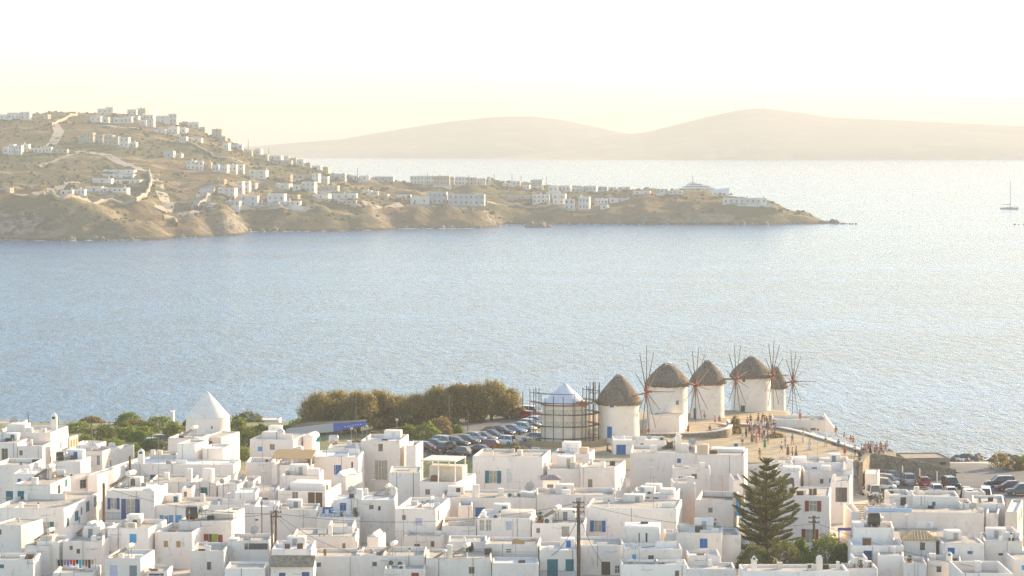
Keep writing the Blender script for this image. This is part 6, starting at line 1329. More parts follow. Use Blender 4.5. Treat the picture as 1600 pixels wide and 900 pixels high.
def tamarisk(px, py, hp, wp, Y, label):
    p = P(px, py, Y); g = gz(p.x, Y); h = hp * Y / F; w = wp * Y / F / 2; t = thing('tamarisk_tree', (p.x, Y, g - .2), 0, label, 'tree', 'tamarisk grove beyond the car park'); m = MB()
    for k in range(6):
        a = R.uniform(0, 6.28); r = w * R.uniform(.3, .75); q = (cos(a) * r, sin(a) * r * .7, h * R.uniform(.6, .85)); mid = (q[0] * .35, q[1] * .35, h * .35)
        m.path([(R.uniform(-.3, .3), R.uniform(-.2, .2), -.2), mid, q], [.17, .11, .03], 5)
        for b in range(3): a2 = R.uniform(0, 6.28); m.path([mid, (mid[0] + cos(a2) * w * .4, mid[1] + sin(a2) * w * .3, h * R.uniform(.5, .8))], [.06, .02], 4)
    m.obj('trunk', BARK, t); w *= R.uniform(1.25, 1.5); c = MB(); clumps(c, Vector((0, 0, h * .54)), w * 1.08, w * .7, h * .48, int(620 * wp * hp / 3000) + 1100, .30, 20, .25, 3.0); clumps(c, Vector((0, 0, h * .3)), w * 1.1, w * .8, h * .3, 700, .42, 9, 0, 2.4)
    for i in range(420):      # wispy tips
        a = R.uniform(0, 6.28); r = w * R.uniform(.1, 1.0); z0 = h * (1.0 - .45 * (r / w) ** 2) * R.uniform(.82, .98); q = Vector((cos(a) * r, sin(a) * r * .8, z0)); d = Vector((cos(a) * .35, sin(a) * .3, 1)).normalized()
        for k in range(9): rq(c, q + d * (k * .16) + Vector((R.gauss(0, .05), R.gauss(0, .05), 0)), .17 * (1 - k * .1), asp=3)
    crown(t, c, TAM)
for i, a in enumerate([(497, 668, 66, 46, 452, 'leftmost tamarisk tree of the grove with dark left edge'), (528, 666, 66, 50, 456, 'second tamarisk from the left, tall and bushy'), (560, 668, 68, 48, 452, 'tamarisk behind the tall thin pole'), (592, 668, 60, 46, 458, 'tamarisk above the street lamp with lower crown'), (622, 666, 46, 46, 460, 'low tamarisk in the dip of the grove'),
                       (650, 666, 50, 46, 456, 'mid height tamarisk above the round bushes'), (682, 666, 58, 48, 458, 'tamarisk left of the tall grey pole'), (712, 664, 60, 46, 460, 'tamarisk right of the tall grey pole'), (742, 662, 60, 44, 460, 'tamarisk behind the shorter grey pole'), (768, 661, 62, 42, 462, 'tall orange topped tamarisk near the right end'), (792, 656, 46, 34, 464, 'rightmost small tamarisk by the boundary wall')]): tamarisk(*a)
def bush(px, py, wp, hp, Y, mat, label, n=900, s=.26, name='bush', grp=None, dense=1.0):
    p = P(px, py, Y); g = gz(p.x, Y) if py > 600 else 0; w, h = wp * Y / F / 2, hp * Y / F; t = thing(name, (p.x, Y, p.z if name == 'planter_bush' else g - .1), 0, label, 'bush' if name != 'hedge' else 'hedge', grp); m = MB()
    for k in range(5): a = R.uniform(0, 6.28); m.path([(0, 0, -.1), (cos(a) * w * .5, sin(a) * w * .4, h * .6)], [.06, .02], 4)
    m.obj('stem', BARK, t); c = MB(); N = int(n * dense); rr = max(w, .8)
    for i in range(N):      # dome shell with lumps
        d = Vector((R.gauss(0, 1), R.gauss(0, 1), abs(R.gauss(0, 1)))).normalized(); lp = 1 + .20 * noise.noise((d.x * 2.3 + px, d.y * 2.3, d.z * 2.3 + py)); k = lp * (.72 + .3 * R.random())
        rq(c, Vector((d.x * w * k, d.y * min(w, 3.5) * .8 * k, d.z * h * k)), s * R.uniform(.6, 1.4), asp=1.5)
    crown(t, c, mat); return t
bush(640, 681, 30, 24, 437, BUSH, 'small round green bush beside the street lamp'); bush(666, 685, 46, 26, 435, BUSH, 'large round green bush before the grove', 1500); bush(688, 682, 40, 30, 441, DRYB, 'round brownish bush behind the large green bush', 1300); bush(584, 688, 26, 20, 434, DRYB, 'dry orange bush beside the sandy track'); bush(712, 678, 28, 14, 444, BUSH, 'low green bush by the tan wall')
sp = [(112, 700, 40, 26, 415, BUSH, 'lime green bush right of the conical chimney house'), (136, 692, 40, 26, 428, BUSH, 'dark green bush among the left shrubs'), (163, 690, 44, 34, 436, DGR, 'tallest dark bush by the thin pole'), (178, 697, 44, 22, 424, BUSH, 'wide green bush below the tallest bush'), (200, 684, 40, 20, 445, BUSH, 'green bush before the ochre hut'),
      (210, 702, 56, 18, 414, BUSH, 'long low hedge beside the parked blue cars'), (228, 683, 44, 20, 455, DGR, 'dark bush right of the ochre hut'), (250, 680, 46, 24, 462, BUSH, 'tall green bush near the shore tower'), (272, 684, 38, 24, 448, BUSH, 'green bush touching the bladeless windmill'), (218, 712, 70, 12, 408, DGR, 'lowest dark hedge above the long blank wall'), (150, 706, 46, 14, 412, BUSH, 'front green bush beside the low white wall'),
      (372, 676, 32, 26, 452, BUSH, 'green bush right of the bladeless windmill'), (392, 690, 50, 26, 432, DGR, 'dark green bush above the round topped house'), (376, 702, 40, 22, 417, BUSH, 'bright green bush beside the bladeless windmill base'), (410, 680, 44, 22, 446, BUSH, 'green bush below the pale shore shed'), (373, 664, 24, 14, 470, BUSH, 'far small bush right of the smooth cone roof'), (432, 684, 40, 20, 440, DRYB, 'brown bush left of the long shelter'),
      (476, 672, 56, 15, 466, BUSH, 'long green hedge left behind the shelter'), (510, 672, 60, 16, 464, BUSH, 'long green hedge under the tamarisk grove'), (300, 684, 30, 12, 470, DGR, 'low dark bush behind the smooth cone mill'), (560, 694, 50, 14, 428, DRYB, 'scrubby patch below the blue panel'), (330, 680, 70, 18, 470, BUSH, 'wide hedge behind the bladeless windmill')]
for i in range(26):
    q_ = R.uniform(112, 288) if i < 17 else R.uniform(362, 455); Y_ = R.uniform(410, 478); g_ = lerp_tab([(400, 3), (430, 4), (475, 3.2)], Y_)
    yy = HOR + (CAMZ - g_) * F / Y_; mt_ = R.choice([BUSH, BUSH, GRN, DGR, DRYB]); wh_ = 'left of' if i < 17 else 'right of'
    sp.append((q_, yy, R.uniform(30, 56), R.uniform(9, 20), Y_, mt_, None))
nb_ = {}
for a in sp:
    if a[6] is None:
        side_ = 'left of' if a[0] < 300 else 'right of'; nb_.setdefault(side_, []).append(a)
sp = [a for a in sp if a[6]]
for side_, L_ in nb_.items():
    L_.sort(key=lambda a: a[0])
    for i, a in enumerate(L_): sp.append(a[:6] + ('%s low spreading shrub from the left, %s the bladeless windmill' % (['first', 'second', 'third', 'fourth', 'fifth', 'sixth', 'seventh', 'eighth', 'ninth', 'tenth', 'eleventh', 'twelfth', 'thirteenth', 'fourteenth', 'fifteenth', 'sixteenth', 'seventeenth'][i], side_),))
for a in sp: bush(*a, n=1100, grp='shrubs along the shore')
for a in [(782, 706, 28, 22, 409, YEL, 'yellow shrub before the parked white topped car'), (805, 704, 24, 24, 409, YEL, 'yellow green shrub left of the notice board'), (820, 708, 20, 16, 409, YEL, 'small yellow shrub beside the notice board')]: bush(*a, n=600)
bush(1133, 669, 18, 8, 436, GRN, 'small bright green shrub on the curved terrace', 350); bush(1148, 681, 22, 30, 438, DRYB, 'dry brown bush right of the curved terrace wall', 700); bush(1212, 692, 30, 9, 432, DRYB, 'dry grass clump in the middle of the square', 300)
for a in [(1562, 748, 34, 28, 419, DRYB, 'dry scrub behind the black SUV'), (1585, 752, 36, 22, 417, DRYB, 'right dry scrub at the edge of the car park'), (1600, 756, 30, 26, 418, BUSH, 'greenish scrub cut by the right edge')]: bush(*a, n=500)
for a in [(1180, 892, 60, 40, 322, DGR, 'dark tree mass at lower left of the pine'), (1225, 892, 66, 46, 322, PINE, 'dark foliage under the pine'), (1250, 880, 36, 40, 326, GRN, 'bright leafed tree right of the pine'), (1292, 888, 60, 48, 327, BUSH, 'green tree beside the wooden power pole'), (1312, 886, 36, 30, 324, DGR, 'dark green shrub before the purple frame'), (1270, 893, 60, 34, 318, DGR, 'dark shrub under the wooden power pole'), (1318, 842, 14, 12, 336, GRN, 'yellow green creeper above the purple frame')]: bush(*a, n=2200, s=.2)
bush(727, 862, 34, 30, 316.5, GRN, 'pale green plants in the walled yard', 800, .2)
# norfolk pine
tp = P(1198, 718, 331); tb = gz(tp.x, 331) - .2; hN = tp.z - tb; np_ = thing('norfolk_pine', (tp.x, 331, tb), 0, 'tall norfolk pine with tiered branches before the maroon shuttered house', 'pine tree')
MB().path([(0, 0, 0), (0, 0, hN * .5), (0, 0, hN)], [.26, .17, .03], 8).obj('trunk', M('pine_bark', (.15, .075, .045), .9, (.10, .05, .03), 3), np_, True)
nt_ = MB(); br = MB(); z = hN - .5; k = 0
while z > 1.2:
    f = (hN - z) / hN; L = .35 + 3.2 * min(1, f * 2.4) ** .9 + .5 * f * (1 if z > 3 else .9); nb = 7
    for i in range(nb):
        a = 2 * pi * (i + .5 * (k % 2)) / nb + R.uniform(-.12, .12); Lb = L * R.choice([.6, .8, .9, 1, 1.08, 1.15]); up = .38 * (1 - f * 1.1)
        pts_ = [Vector((cos(a) * Lb * q, sin(a) * Lb * q, z + Lb * (up * q - .10 * q + R.uniform(.22, .42) * q * q * q) - .12 * Lb * f)) for q in (0, .35, .7, 1)]
        br.path(pts_, [.05, .035, .022, .01], 4); side = Vector((-sin(a), cos(a), 0))
        nn_ = int(95 * Lb) + 8
        for j in range(nn_):
            q = .22 + .78 * (j / nn_); seg = min(2, int(q * 2.999 / 1)); u = q * 3 - seg; c = pts_[seg].lerp(pts_[min(3, seg + 1)], max(0, min(1, u))); wd = Lb * .26 * (1 - abs(q - .62) * 1.2) + .05
            s_ = R.uniform(-1, 1); c = c + side * (s_ * wd) + Vector((0, 0, abs(s_) * .10 + R.uniform(-.04, .1))); dr = (Vector((cos(a), sin(a), 0)) * .8 + side * s_ * .9 + Vector((0, 0, .35))).normalized()
            v = dr.cross(Vector((R.uniform(-1, 1), R.uniform(-1, 1), 1))).normalized() * .06; e = dr * R.uniform(.18, .34); nt_.add([c - e, c + v, c + e, c - v], [(0, 1, 2, 3)])
    z -= R.uniform(.66, 1.05); k += 1
crown(np_, nt_, PINE); me = br.me('branches'); me.materials.append(BARK); o = link('branches', me, None, np_); o['kind'] = 'stuff'
# laundry, tarp, awnings, panels
ld = thing('laundry_line', P(88, 876, 306), 0, 'line of dark, purple, red and teal laundry on the low terrace', 'laundry'); W_ = 62 * 306 / F
for x in (0, W_): MB().tube((x, 0, -1.4), (x, 0, .3), .03, n=5).obj('post', METAL, ld)
MB().tube((0, 0, .1), (W_, 0, .1), .012, n=4).obj('line', METAL, ld)
for i, c in enumerate(['black', 'black', 'grey', 'purple', 'red', 'red', 'black', 'turquoise', 'grey', 'brown', 'black', 'tan']):
    x0 = .12 + i * (W_ - .3) / 12; h = R.uniform(.45, 1.0); MB().add([(x0, 0, .1), (x0 + .3, 0, .1), (x0 + .27, .06, .1 - h), (x0 + .03, -.05, .1 - h * .93), (x0, .03, .1), (x0 + .3, .03, .1), (x0 + .27, .09, .1 - h), (x0 + .03, -.02, .1 - h * .93)], [(3, 2, 1, 0), (4, 5, 6, 7), (0, 1, 5, 4), (1, 2, 6, 5), (2, 3, 7, 6), (3, 0, 4, 7)]).obj('garment', cloth(c), ld)
def drape(label, x0, x1, yt, yb, Y, mat, name='cloth', cat='cloth', lean=.8, bump=.15):
    a, b = P(x0, yt, Y), P(x1, yb, Y); n, k = 12, 5; vs = []
    for j in range(k + 1):
        for i in range(n + 1):
            u, v = i / n, j / k; vs.append(((b.x - a.x) * u, -lean * v + .08 * sin(u * 17 + v * 3), (b.z - a.z) * v + bump * sin(u * 9) * (1 - v)))
    N = len(vs); vs += [(x, y + .04, z) for x, y, z in vs]; fs = []
    for j in range(k):
        for i in range(n): q = j * (n + 1) + i; fs += [(q, q + 1, q + n + 2, q + n + 1)[::-1], (N + q, N + q + 1, N + q + n + 2, N + q + n + 1)]
    me = mesh(name, vs, fs, True); me.materials.append(mat); o = link(name, me); o.location = a; tag(o, label, cat)
drape('ochre cloth draped over the slatted parapet', 800, 838, 844, 860, 318.5, M('ochre_cloth', (.46, .28, .12), .9, (.36, .24, .14), 2)); drape('dark olive awning sheet behind the pine top', 1215, 1240, 748, 766, 366, M('olive_cloth', (.12, .10, .05), .9), lean=2.2)
drape('teal parasol cloth by the barrel tanks', 489, 501, 683, 689, 402, M('teal_cloth', (.0, .28, .24), .8), 'parasol', 'parasol', 1.2); drape('cobalt blue yard screen beside the cobalt door', 504, 521, 792, 802, 343.5, paint('b'), 'yard_screen', 'screen', .05, .02)
pf = thing('purple_frame', P(1310, 860, 335), 0, 'purple blue timber gate frame beside the sunlit side wall', 'gate frame')
for x in (0, 1.55): MB().box(x, x + .12, 0, .12, -1.5, 2.5).obj('post', M('purple_paint', (.10, .08, .30), .6), pf)
MB().box(-.1, 1.8, -.02, .14, 2.5, 2.85).obj('lintel', M('purple_paint'), pf)
gl = thing('green_door', P(1328, 818, 345), 0, 'bright green door panel at the foot of the lane steps', 'door'); MB().box(0, .55, 0, .06, 0, 1.4).obj('leaf', M('bright_green', (.0, .25, .10), .5), gl)
cg = thing('cyan_gate', P(1150, 806, 339), 0, 'tall sky blue shutters at the gap beside the pine', 'gate')
for i in (0, 1): MB().box(i * .33, i * .33 + .31, 0, .06, 0, 2.6).obj('leaf', paint('c'), cg)
# ------------------------------------------------------------------ houses on the headland
FARW = M('far_whitewash', (.74, .70, .64), .9, (.62, .58, .52), .2, rand=.08); FART = M('far_tan_plaster', (.50, .43, .33), .9, (.42, .36, .28), .3); FARG = M('far_grey_plaster', (.50, .50, .50), .9, (.42, .42, .42), .3)
FARO = M('far_ochre_plaster', (.62, .42, .22), .9, (.5, .34, .2), .3)
SWF = M('far_stone', (.40, .33, .24), .95, (.3, .25, .18), .4)
def far_house(x0, x1, yt, yb, nw, label, mat=FARW, d=None, fl=None, grp=None, yaw=None, cat='house'):
    p = hit((x0 + x1) / 2, yb + .6, head_s, 1390, 2150, 4); Y = p.y; sc = Y / F; W, h = (x1 - x0) * sc * R.uniform(1.0, 1.22), (yb - yt) * sc * R.uniform(.82, 1.12); d = d or max(5, min(10, W * .7)); yaw = (R.uniform(2, 16) if W < 13 else 2) if yaw is None else yaw; th = -radians(yaw)
    W = max(2.0, (W - d * sin(-th)) / cos(th)) if W > 8 else W * .9
    base = min(head_s(p.x + dx, Y + dy) for dx in (0, W) for dy in (0, d)) - .5; base = min(base, p.z - .3); t = thing(cat.replace(' ', '_'), (p.x - (x1 - x0) * sc / 2, Y + W * sin(-th), base), th, label, cat, grp); z1 = p.z + h - base; z0 = p.z - base
    ops = {'f': [], 'r': []}; fl = fl or (2 if h > 5.2 else 1)
    for f in range(fl):
        fh = h / fl; n = nw
        for i in range(n):
            u = W * (i + .5) / n; ww = min(1.0, W / n * .36); v0 = z0 + fh * f + fh * .28; ops['f'].append((u - ww / 2, u + ww / 2, v0, v0 + min(1.4, fh * .42)))
        if d > 4: ops['r'].append((d * .4, d * .4 + 1, z0 + fh * f + fh * .28, z0 + fh * f + fh * .28 + min(1.3, fh * .4)))
    ops = {k: [(a, b, round(c, 3), round(e, 3)) for a, b, c, e in v if b - a > .2] for k, v in ops.items()}
    me = body_mesh(W, d, 0, z1, ops, .45, .3, 0, .25); o = link('wall', me, mat, t)
    MB().box(.25, W - .25, .25, d - .25, z1 - .6, z1 - .5).obj('roof', DECKW, t)
    for s, L in ops.items():
        for (a, b, c, e) in L:
            m = cached(('farwin',), lambda: MB().box(0, 1, 0, .05, 0, 1).me('pane')); q = link('window', m, paint('y') if not m.materials else None, t)
            if s == 'f': q.location = (a, .2, c)
            else: q.location = (W - .2, a, c); q.rotation_euler = (0, 0, pi / 2)
            q.scale = (b - a, 1, e - c)
            if R.random() < .25: q.material_slots[0].link = 'OBJECT'; q.material_slots[0].material = paint(R.choice('bnk'))
    if W > 5 and fl < 3 and R.random() < .7:
        f0 = R.uniform(-2.5, 0); f1 = W + R.uniform(0, 3); MB().box(f0, f1, -3.2, -2.8, z0 - 3.2, z0 + R.uniform(-.4, .7)).obj('terrace_wall', R.choice([FARW, FART, SWF]), t)
    if R.random() < .55 and W > 4: cx = R.uniform(.6, W - .6); MB().box(cx - .35, cx + .35, d * .6, d * .6 + .6, z1 - .5, z1 + R.uniform(.6, 1.5)).obj('chimney', mat, t)
    return t
NUM = ['first', 'second', 'third', 'fourth', 'fifth', 'sixth', 'seventh', 'eighth', 'ninth', 'tenth', 'eleventh', 'twelfth', 'thirteenth', 'fourteenth']
def far_group(where, L, mat=FARW, cat='house', kind='white house', **kw):
    L = sorted(L, key=lambda a: a[0])
    for i, a in enumerate(L):
        mt = dict(w=FARW, t=FART, g=FARG, o=FARO)[a[5]] if len(a) > 5 else mat; knd = dict(w='white', t='tan', g='grey', o='ochre')[a[5]] if len(a) > 5 else 'white'
        far_house(*a[:5], '%s %s house from the left %s' % (NUM[i], 'hazy ' + knd, where), mt, grp='houses on the headland', **kw)
far_group('on the far left crest of the headland', [(-5, 10, 178, 186, 1), (11, 29, 176, 186, 3), (31, 46, 174, 186, 2), (57, 74, 179, 186, 1, 't')])
far_group('in the upper hilltop row of the headland', [(152, 165, 168, 177, 2), (166, 176, 166, 176, 1), (199, 213, 169, 180, 2), (213, 227, 168, 179, 2, 't'), (243, 262, 178, 192, 1), (263, 276, 178, 192, 2), (284, 294, 189, 196, 1, 't'), (294, 311, 191, 200, 2)])
far_group('in the second hilltop row of the headland', [(141, 158, 180, 190, 2), (159, 168, 182, 192, 1), (177, 192, 182, 192, 2), (193, 207, 182, 192, 2), (209, 216, 180, 186, 1), (217, 241, 179, 186, 4), (217, 228, 187, 195, 1), (229, 241, 187, 198, 1), (240, 257, 200, 208, 1), (262, 279, 197, 208, 2), (281, 290, 198, 208, 1)])
far_group('where the ridge starts dropping', [(280, 292, 212, 222, 3), (298, 314, 215, 222, 1), (312, 320, 197, 206, 1, 't'), (331, 345, 201, 215, 1, 't'), (347, 357, 223, 233, 1), (358, 377, 225, 233, 3), (345, 352, 212, 219, 1, 't'), (382, 394, 235, 242, 1, 't'), (397, 409, 232, 242, 1), (407, 419, 240, 248, 1, 't')])
far_group('on the lower end of the falling ridge', [(421, 439, 241, 250, 2), (440, 451, 243, 250, 1), (418, 450, 251, 257, 3, 't'), (452, 462, 246, 254, 1, 't'), (463, 474, 249, 258, 1), (475, 486, 253, 261, 1, 't'), (487, 500, 257, 265, 1), (494, 515, 259, 267, 2, 't')])
far_group('in the tan terrace of the upper slope', [(123, 130, 209, 222, 1, 't'), (130, 147, 206, 222, 3, 't'), (148, 160, 209, 224, 2, 't'), (161, 175, 210, 226, 2, 't'), (176, 185, 214, 226, 1, 't'), (186, 202, 213, 230, 2), (203, 212, 221, 231, 2)])
far_group('in the row at the left edge slope', [(4, 12, 227, 240, 1), (13, 22, 223, 241, 2), (24, 33, 226, 241, 2), (34, 45, 223, 238, 1), (47, 70, 230, 239, 4), (71, 81, 229, 238, 2), (82, 103, 232, 239, 3, 't'), (0, 15, 292, 300, 1, 't')])
far_group('in the middle slope row above the bay', [(255, 271, 236, 247, 1, 'g'), (272, 285, 240, 247, 1), (291, 304, 250, 264, 2), (305, 317, 250, 265, 2), (318, 330, 254, 264, 1, 'o'), (331, 342, 257, 268, 2), (343, 356, 254, 269, 3), (357, 370, 257, 268, 2), (371, 381, 257, 270, 1), (387, 413, 263, 279, 2)])
far_group('of the terraced villa on the left slope', [(160, 205, 264, 270, 3), (159, 207, 272, 278, 5), (144, 172, 279, 287, 1), (173, 214, 281, 287, 6), (134, 159, 291, 300, 1), (160, 196, 292, 300, 5), (94, 113, 295, 305, 2), (114, 133, 296, 304, 3)], yaw=3, fl=1)
far_group('in the cliff top cluster left half', [(340, 366, 294, 307, 3), (371, 379, 281, 299, 1), (380, 390, 284, 300, 1), (391, 400, 285, 296, 1), (337, 352, 280, 287, 2, 'o'), (373, 398, 303, 322, 2), (352, 372, 314, 322, 3, 'g'), (399, 415, 316, 321, 3, 'g'), (417, 444, 302, 314, 3), (445, 464, 303, 311, 1, 'o'), (438, 464, 314, 321, 4), (416, 436, 316, 321, 4, 'g')])
far_group('in the cliff top cluster right half', [(430, 456, 285, 296, 1), (457, 470, 286, 297, 1), (471, 492, 284, 300, 3), (440, 455, 273, 283, 2, 'o'), (456, 486, 272, 280, 4, 't'), (487, 499, 271, 284, 2), (501, 512, 274, 286, 2), (488, 512, 301, 311, 1), (513, 553, 302, 311, 4), (501, 527, 290, 298, 4, 't'), (566, 580, 297, 303, 1), (581, 590, 298, 304, 1), (599, 606, 303, 307, 1), (527, 553, 312, 318, 4, 't')])
far_group('on the near shore of the neck', [(619, 640, 304, 310, 1), (641, 667, 308, 319, 2), (668, 699, 301, 318, 4, 'g'), (700, 750, 304, 320, 7, 'g'), (545, 560, 274, 281, 2), (516, 540, 271, 280, 3, 'g'), (582, 610, 276, 283, 3, 'g'), (562, 578, 274, 282, 1)], yaw=4)
far_group('in the long pale block row on the neck', [(641, 676, 275, 288, 7), (677, 701, 275, 289, 5, 't'), (703, 709, 277, 289, 1, 't'), (711, 728, 275, 289, 4), (729, 744, 278, 289, 3, 't'), (745, 760, 276, 288, 3)], yaw=2, fl=2)
far_group('along the crest of the low spit', [(785, 799, 285, 291, 1), (800, 814, 283, 290, 2), (817, 828, 289, 296, 2), (829, 847, 281, 290, 2, 'g'), (838, 848, 290, 296, 1), (857, 871, 288, 300, 2), (872, 892, 288, 298, 3), (893, 914, 291, 301, 3), (915, 932, 291, 299, 3), (934, 949, 291, 299, 2, 'g'), (950, 964, 291, 297, 1), (965, 985, 292, 298, 2)])
far_group('on the near side of the low spit', [(784, 831, 304, 311, 4, 't'), (832, 857, 303, 317, 4), (862, 884, 303, 312, 2), (864, 880, 311, 319, 2), (882, 897, 310, 327, 2), (904, 921, 309, 327, 3), (929, 949, 309, 319, 4), (938, 950, 319, 327, 1), (952, 980, 309, 316, 3)])
far_group('toward the tip of the spit', [(989, 1013, 297, 304, 2), (1031, 1044, 294, 301, 2), (1045, 1064, 296, 303, 3), (1066, 1077, 299, 307, 1, 'o'), (1130, 1187, 308, 318, 8)])
q = hit(765, 290, head_s, 1390, 2150, 4); ch = thing('chapel', (q.x, q.y, q.z - .4), 0, 'tiny bright white chapel tower beside the long pale blocks', 'chapel')
MB().box(-1.1, 1.1, -1.1, 1.1, 0, 4.2).obj('tower', FARW, ch); MB().lathe([(1.1, 4.2), (.7, 5.6), (.05, 6.8)], 12).obj('spire', FARW, ch)
# tracks, stone walls, terraces on the headland
ROAD = M('dusty_track', (.46, .38, .27), .95, (.38, .31, .22), .05, world=True)
def ribbon(name, pix, wid, mat, h=.25, kind='structure', label=None, cat=None, wall=False):
    pts = [hit(a, b, head_s, 1390, 2200, 3) for a, b in pix]; P2 = smooth_pts([tuple(p) for p in pts], 8); vs = []; fs = []
    for i, p in enumerate(P2):
        a, b = Vector(P2[max(i - 1, 0)]), Vector(P2[min(i + 1, len(P2) - 1)]); d = b - a; d.z = 0; d.normalize(); n = Vector((-d.y, d.x, 0)) * wid / 2
        for s in (-1, 1): x, y = p[0] + n.x * s, p[1] + n.y * s; vs.append((x, y, head_s(x, y) + h))
        if wall:
            for s in (1, -1): x, y = p[0] + n.x * s, p[1] + n.y * s; vs.append((x, y, head_s(x, y) - .5))
    k = 4 if wall else 2
    for i in range(len(P2) - 1):
        if wall: fs += [(i * 4 + j, i * 4 + (j + 1) % 4, i * 4 + 4 + (j + 1) % 4, i * 4 + 4 + j) for j in range(4)]
        else: fs.append((i * 2, i * 2 + 1, i * 2 + 3, i * 2 + 2))
    me = mesh(name, vs, fs, True); me.materials.append(mat); return tag(link(name, me), label, cat, kind=None if wall else kind)
ribbon('road', [(70, 238), (84, 222), (92, 205), (84, 192), (100, 184)], 7, ROAD); ribbon('road', [(120, 236), (150, 240), (180, 250), (205, 262), (230, 268)], 7, ROAD); ribbon('road', [(60, 260), (100, 246), (125, 238)], 4, ROAD)
ribbon('road', [(30, 306), (60, 300), (95, 290), (130, 284)], 6, ROAD); ribbon('road', [(240, 272), (252, 300), (262, 320), (250, 330)], 7, ROAD); ribbon('road', [(280, 338), (320, 330), (380, 324), (440, 322), (490, 322)], 5, ROAD)
ribbon('road', [(560, 322), (620, 322), (680, 323), (740, 325)], 4, ROAD); ribbon('road', [(150, 196), (200, 200), (260, 208), (300, 216)], 5, ROAD); ribbon('road', [(325, 290), (318, 310), (310, 325)], 9, M('track_asphalt', (.25, .24, .23), .9))
SW = M('pale_stone_wall', (.46, .38, .26), .9, (.34, .28, .2), .5, world=True)
ribbon('boundary_wall', [(233, 270), (236, 285), (233, 297), (222, 308), (212, 316)], 1.2, SW, 2.2, label='winding pale boundary wall right of the terraced villa', cat='wall', wall=True)
ribbon('boundary_wall', [(68, 304), (90, 312), (130, 315), (170, 316), (212, 316)], 1.2, SW, 1.8, label='long low boundary wall below the terraced villa', cat='wall', wall=True)
ribbon('boundary_wall', [(335, 297), (322, 312), (308, 326)], 1.0, SW, 2.0, label='sloping wall left of the cliff top cluster', cat='wall', wall=True)
ribbon('boundary_wall', [(290, 220), (320, 236), (345, 248), (380, 256)], .8, SW, 1.3, label='thin wall crossing the brown middle slope', cat='wall', wall=True)
ribbon('boundary_wall', [(80, 196), (100, 188), (120, 180)], 1.0, SW, 1.8, label='sunlit wall near the top of the left hill', cat='wall', wall=True)
ribbon('boundary_wall', [(760, 318), (800, 322), (850, 324), (900, 330)], .8, SW, 1.2, label='low wall on the near side of the spit', cat='wall', wall=True)
ribbon('boundary_wall', [(255, 344), (272, 346), (276, 354)], 1.2, M('ochre_stone'), 2.6, label='short ochre wall above the left cliff', cat='wall', wall=True)
for px, yt, yb, lb in [(388, 217, 238, 'thin mast at the top of the falling ridge'), (420, 231, 248, 'thin pole on the falling ridge'), (559, 262, 284, 'dark pole on the neck skyline'), (668, 270, 290, 'pole before the long pale blocks'), (772, 272, 292, 'dark pole beside the tiny chapel'), (800, 270, 290, 'first pole on the spit crest'), (814, 274, 291, 'second pole on the spit crest'), (854, 276, 298, 'third pole on the spit crest')]:
    q = hit(px, yb, head_s, 1390, 2150, 4); t = thing('utility_pole', tuple(q), 0, lb, 'pole', 'poles on the headland'); MB().tube((0, 0, -.3), (0, 0, (yb - yt) * q.y / F), .22, .16, 5).obj('shaft', WOOD, t)
# scrub and boulders scattered over the headland (one mass each)
sm = MB(); n = 0
for i in range(5200):
    px = R.uniform(-80, 1290); X_Y = R.uniform(1410, 2080); X = (px - 800) / F * X_Y; z = head_s(X, X_Y)
    if z < 3.5: continue
    if fbm(X * .012, X_Y * .016, 9, 3) < -.08: continue
    s = R.uniform(.6, 1.9) * (1.35 if R.random() < .12 else 1); k = 6; vs = [(X + s * cos(6.283 * j / k) * R.uniform(.7, 1.2), X_Y + s * sin(6.283 * j / k) * R.uniform(.7, 1.2), z - .3 + .2 * R.random()) for j in range(k)]
    vs += [(X + s * .6 * cos(6.283 * (j + .5) / k), X_Y + s * .6 * sin(6.283 * (j + .5) / k), z + s * R.uniform(.35, .8)) for j in range(k)]
    sm.add(vs, [(j, (j + 1) % k, k + j) for j in range(k)] + [((j + 1) % k, k + (j + 1) % k, k + j) for j in range(k)] + [tuple(range(k, 2 * k))])
tag(sm.obj('hillside_scrub', M('hill_scrub', (.10, .095, .045), .95, (.06, .07, .035), .05, (.17, .13, .07), .3, world=True)), 'low dark scrub dotted over the slopes of the headland', 'scrub', kind='stuff')
def rocks(name, label, L, mat, n, smin, smax, zb=-.5, kind='stuff'):
    m = MB()
    for i in range(n):
        x, y = L(R); s = R.uniform(smin, smax) * (R.random() ** 1.5 * .8 + .3); vs = []
        for a in range(7): vs.append((x + s * cos(a * .9) * R.uniform(.7, 1.2), y + s * sin(a * .9) * R.uniform(.7, 1.2), zb))
        for a in range(7): vs.append((x + s * .7 * cos(a * .9 + .2) * R.uniform(.6, 1.1), y + s * .7 * sin(a * .9 + .2), zb + .5 + s * R.uniform(.3, .75)))
        vs.append((x, y, zb + .5 + s * .85)); m.add(vs, [(a, (a + 1) % 7, 7 + (a + 1) % 7, 7 + a) for a in range(7)] + [(7 + a, 7 + (a + 1) % 7, 14) for a in range(7)])
    return tag(m.obj(name, mat), label, 'rocks', kind=kind)
def shoreY(px): 
    for a, b in zip(HC, HC[1:]):
        if a[0] <= px <= b[0]: k = (px - a[0]) / (b[0] - a[0]); k = k * k * (3 - 2 * k); return a[1][0][0] * (1 - k) + b[1][0][0] * k
    return 1400
def Ls(r): px = r.uniform(-60, 1310); Y = shoreY(px) + r.uniform(-4, 9); return ((px - 800) / F * Y, Y)
rocks('shore_rocks', 'dark rocks strung along the waterline of the headland', Ls, M('wet_rock', (.11, .09, .07), .8, (.2, .17, .13), .3), 420, 1.2, 3.6)
def spot(px, py, wx, wy):
    p = Vector(P(px, py, Yat(py, 0))); return lambda r: (p.x + r.gauss(0, wx), p.y + r.gauss(0, wy))
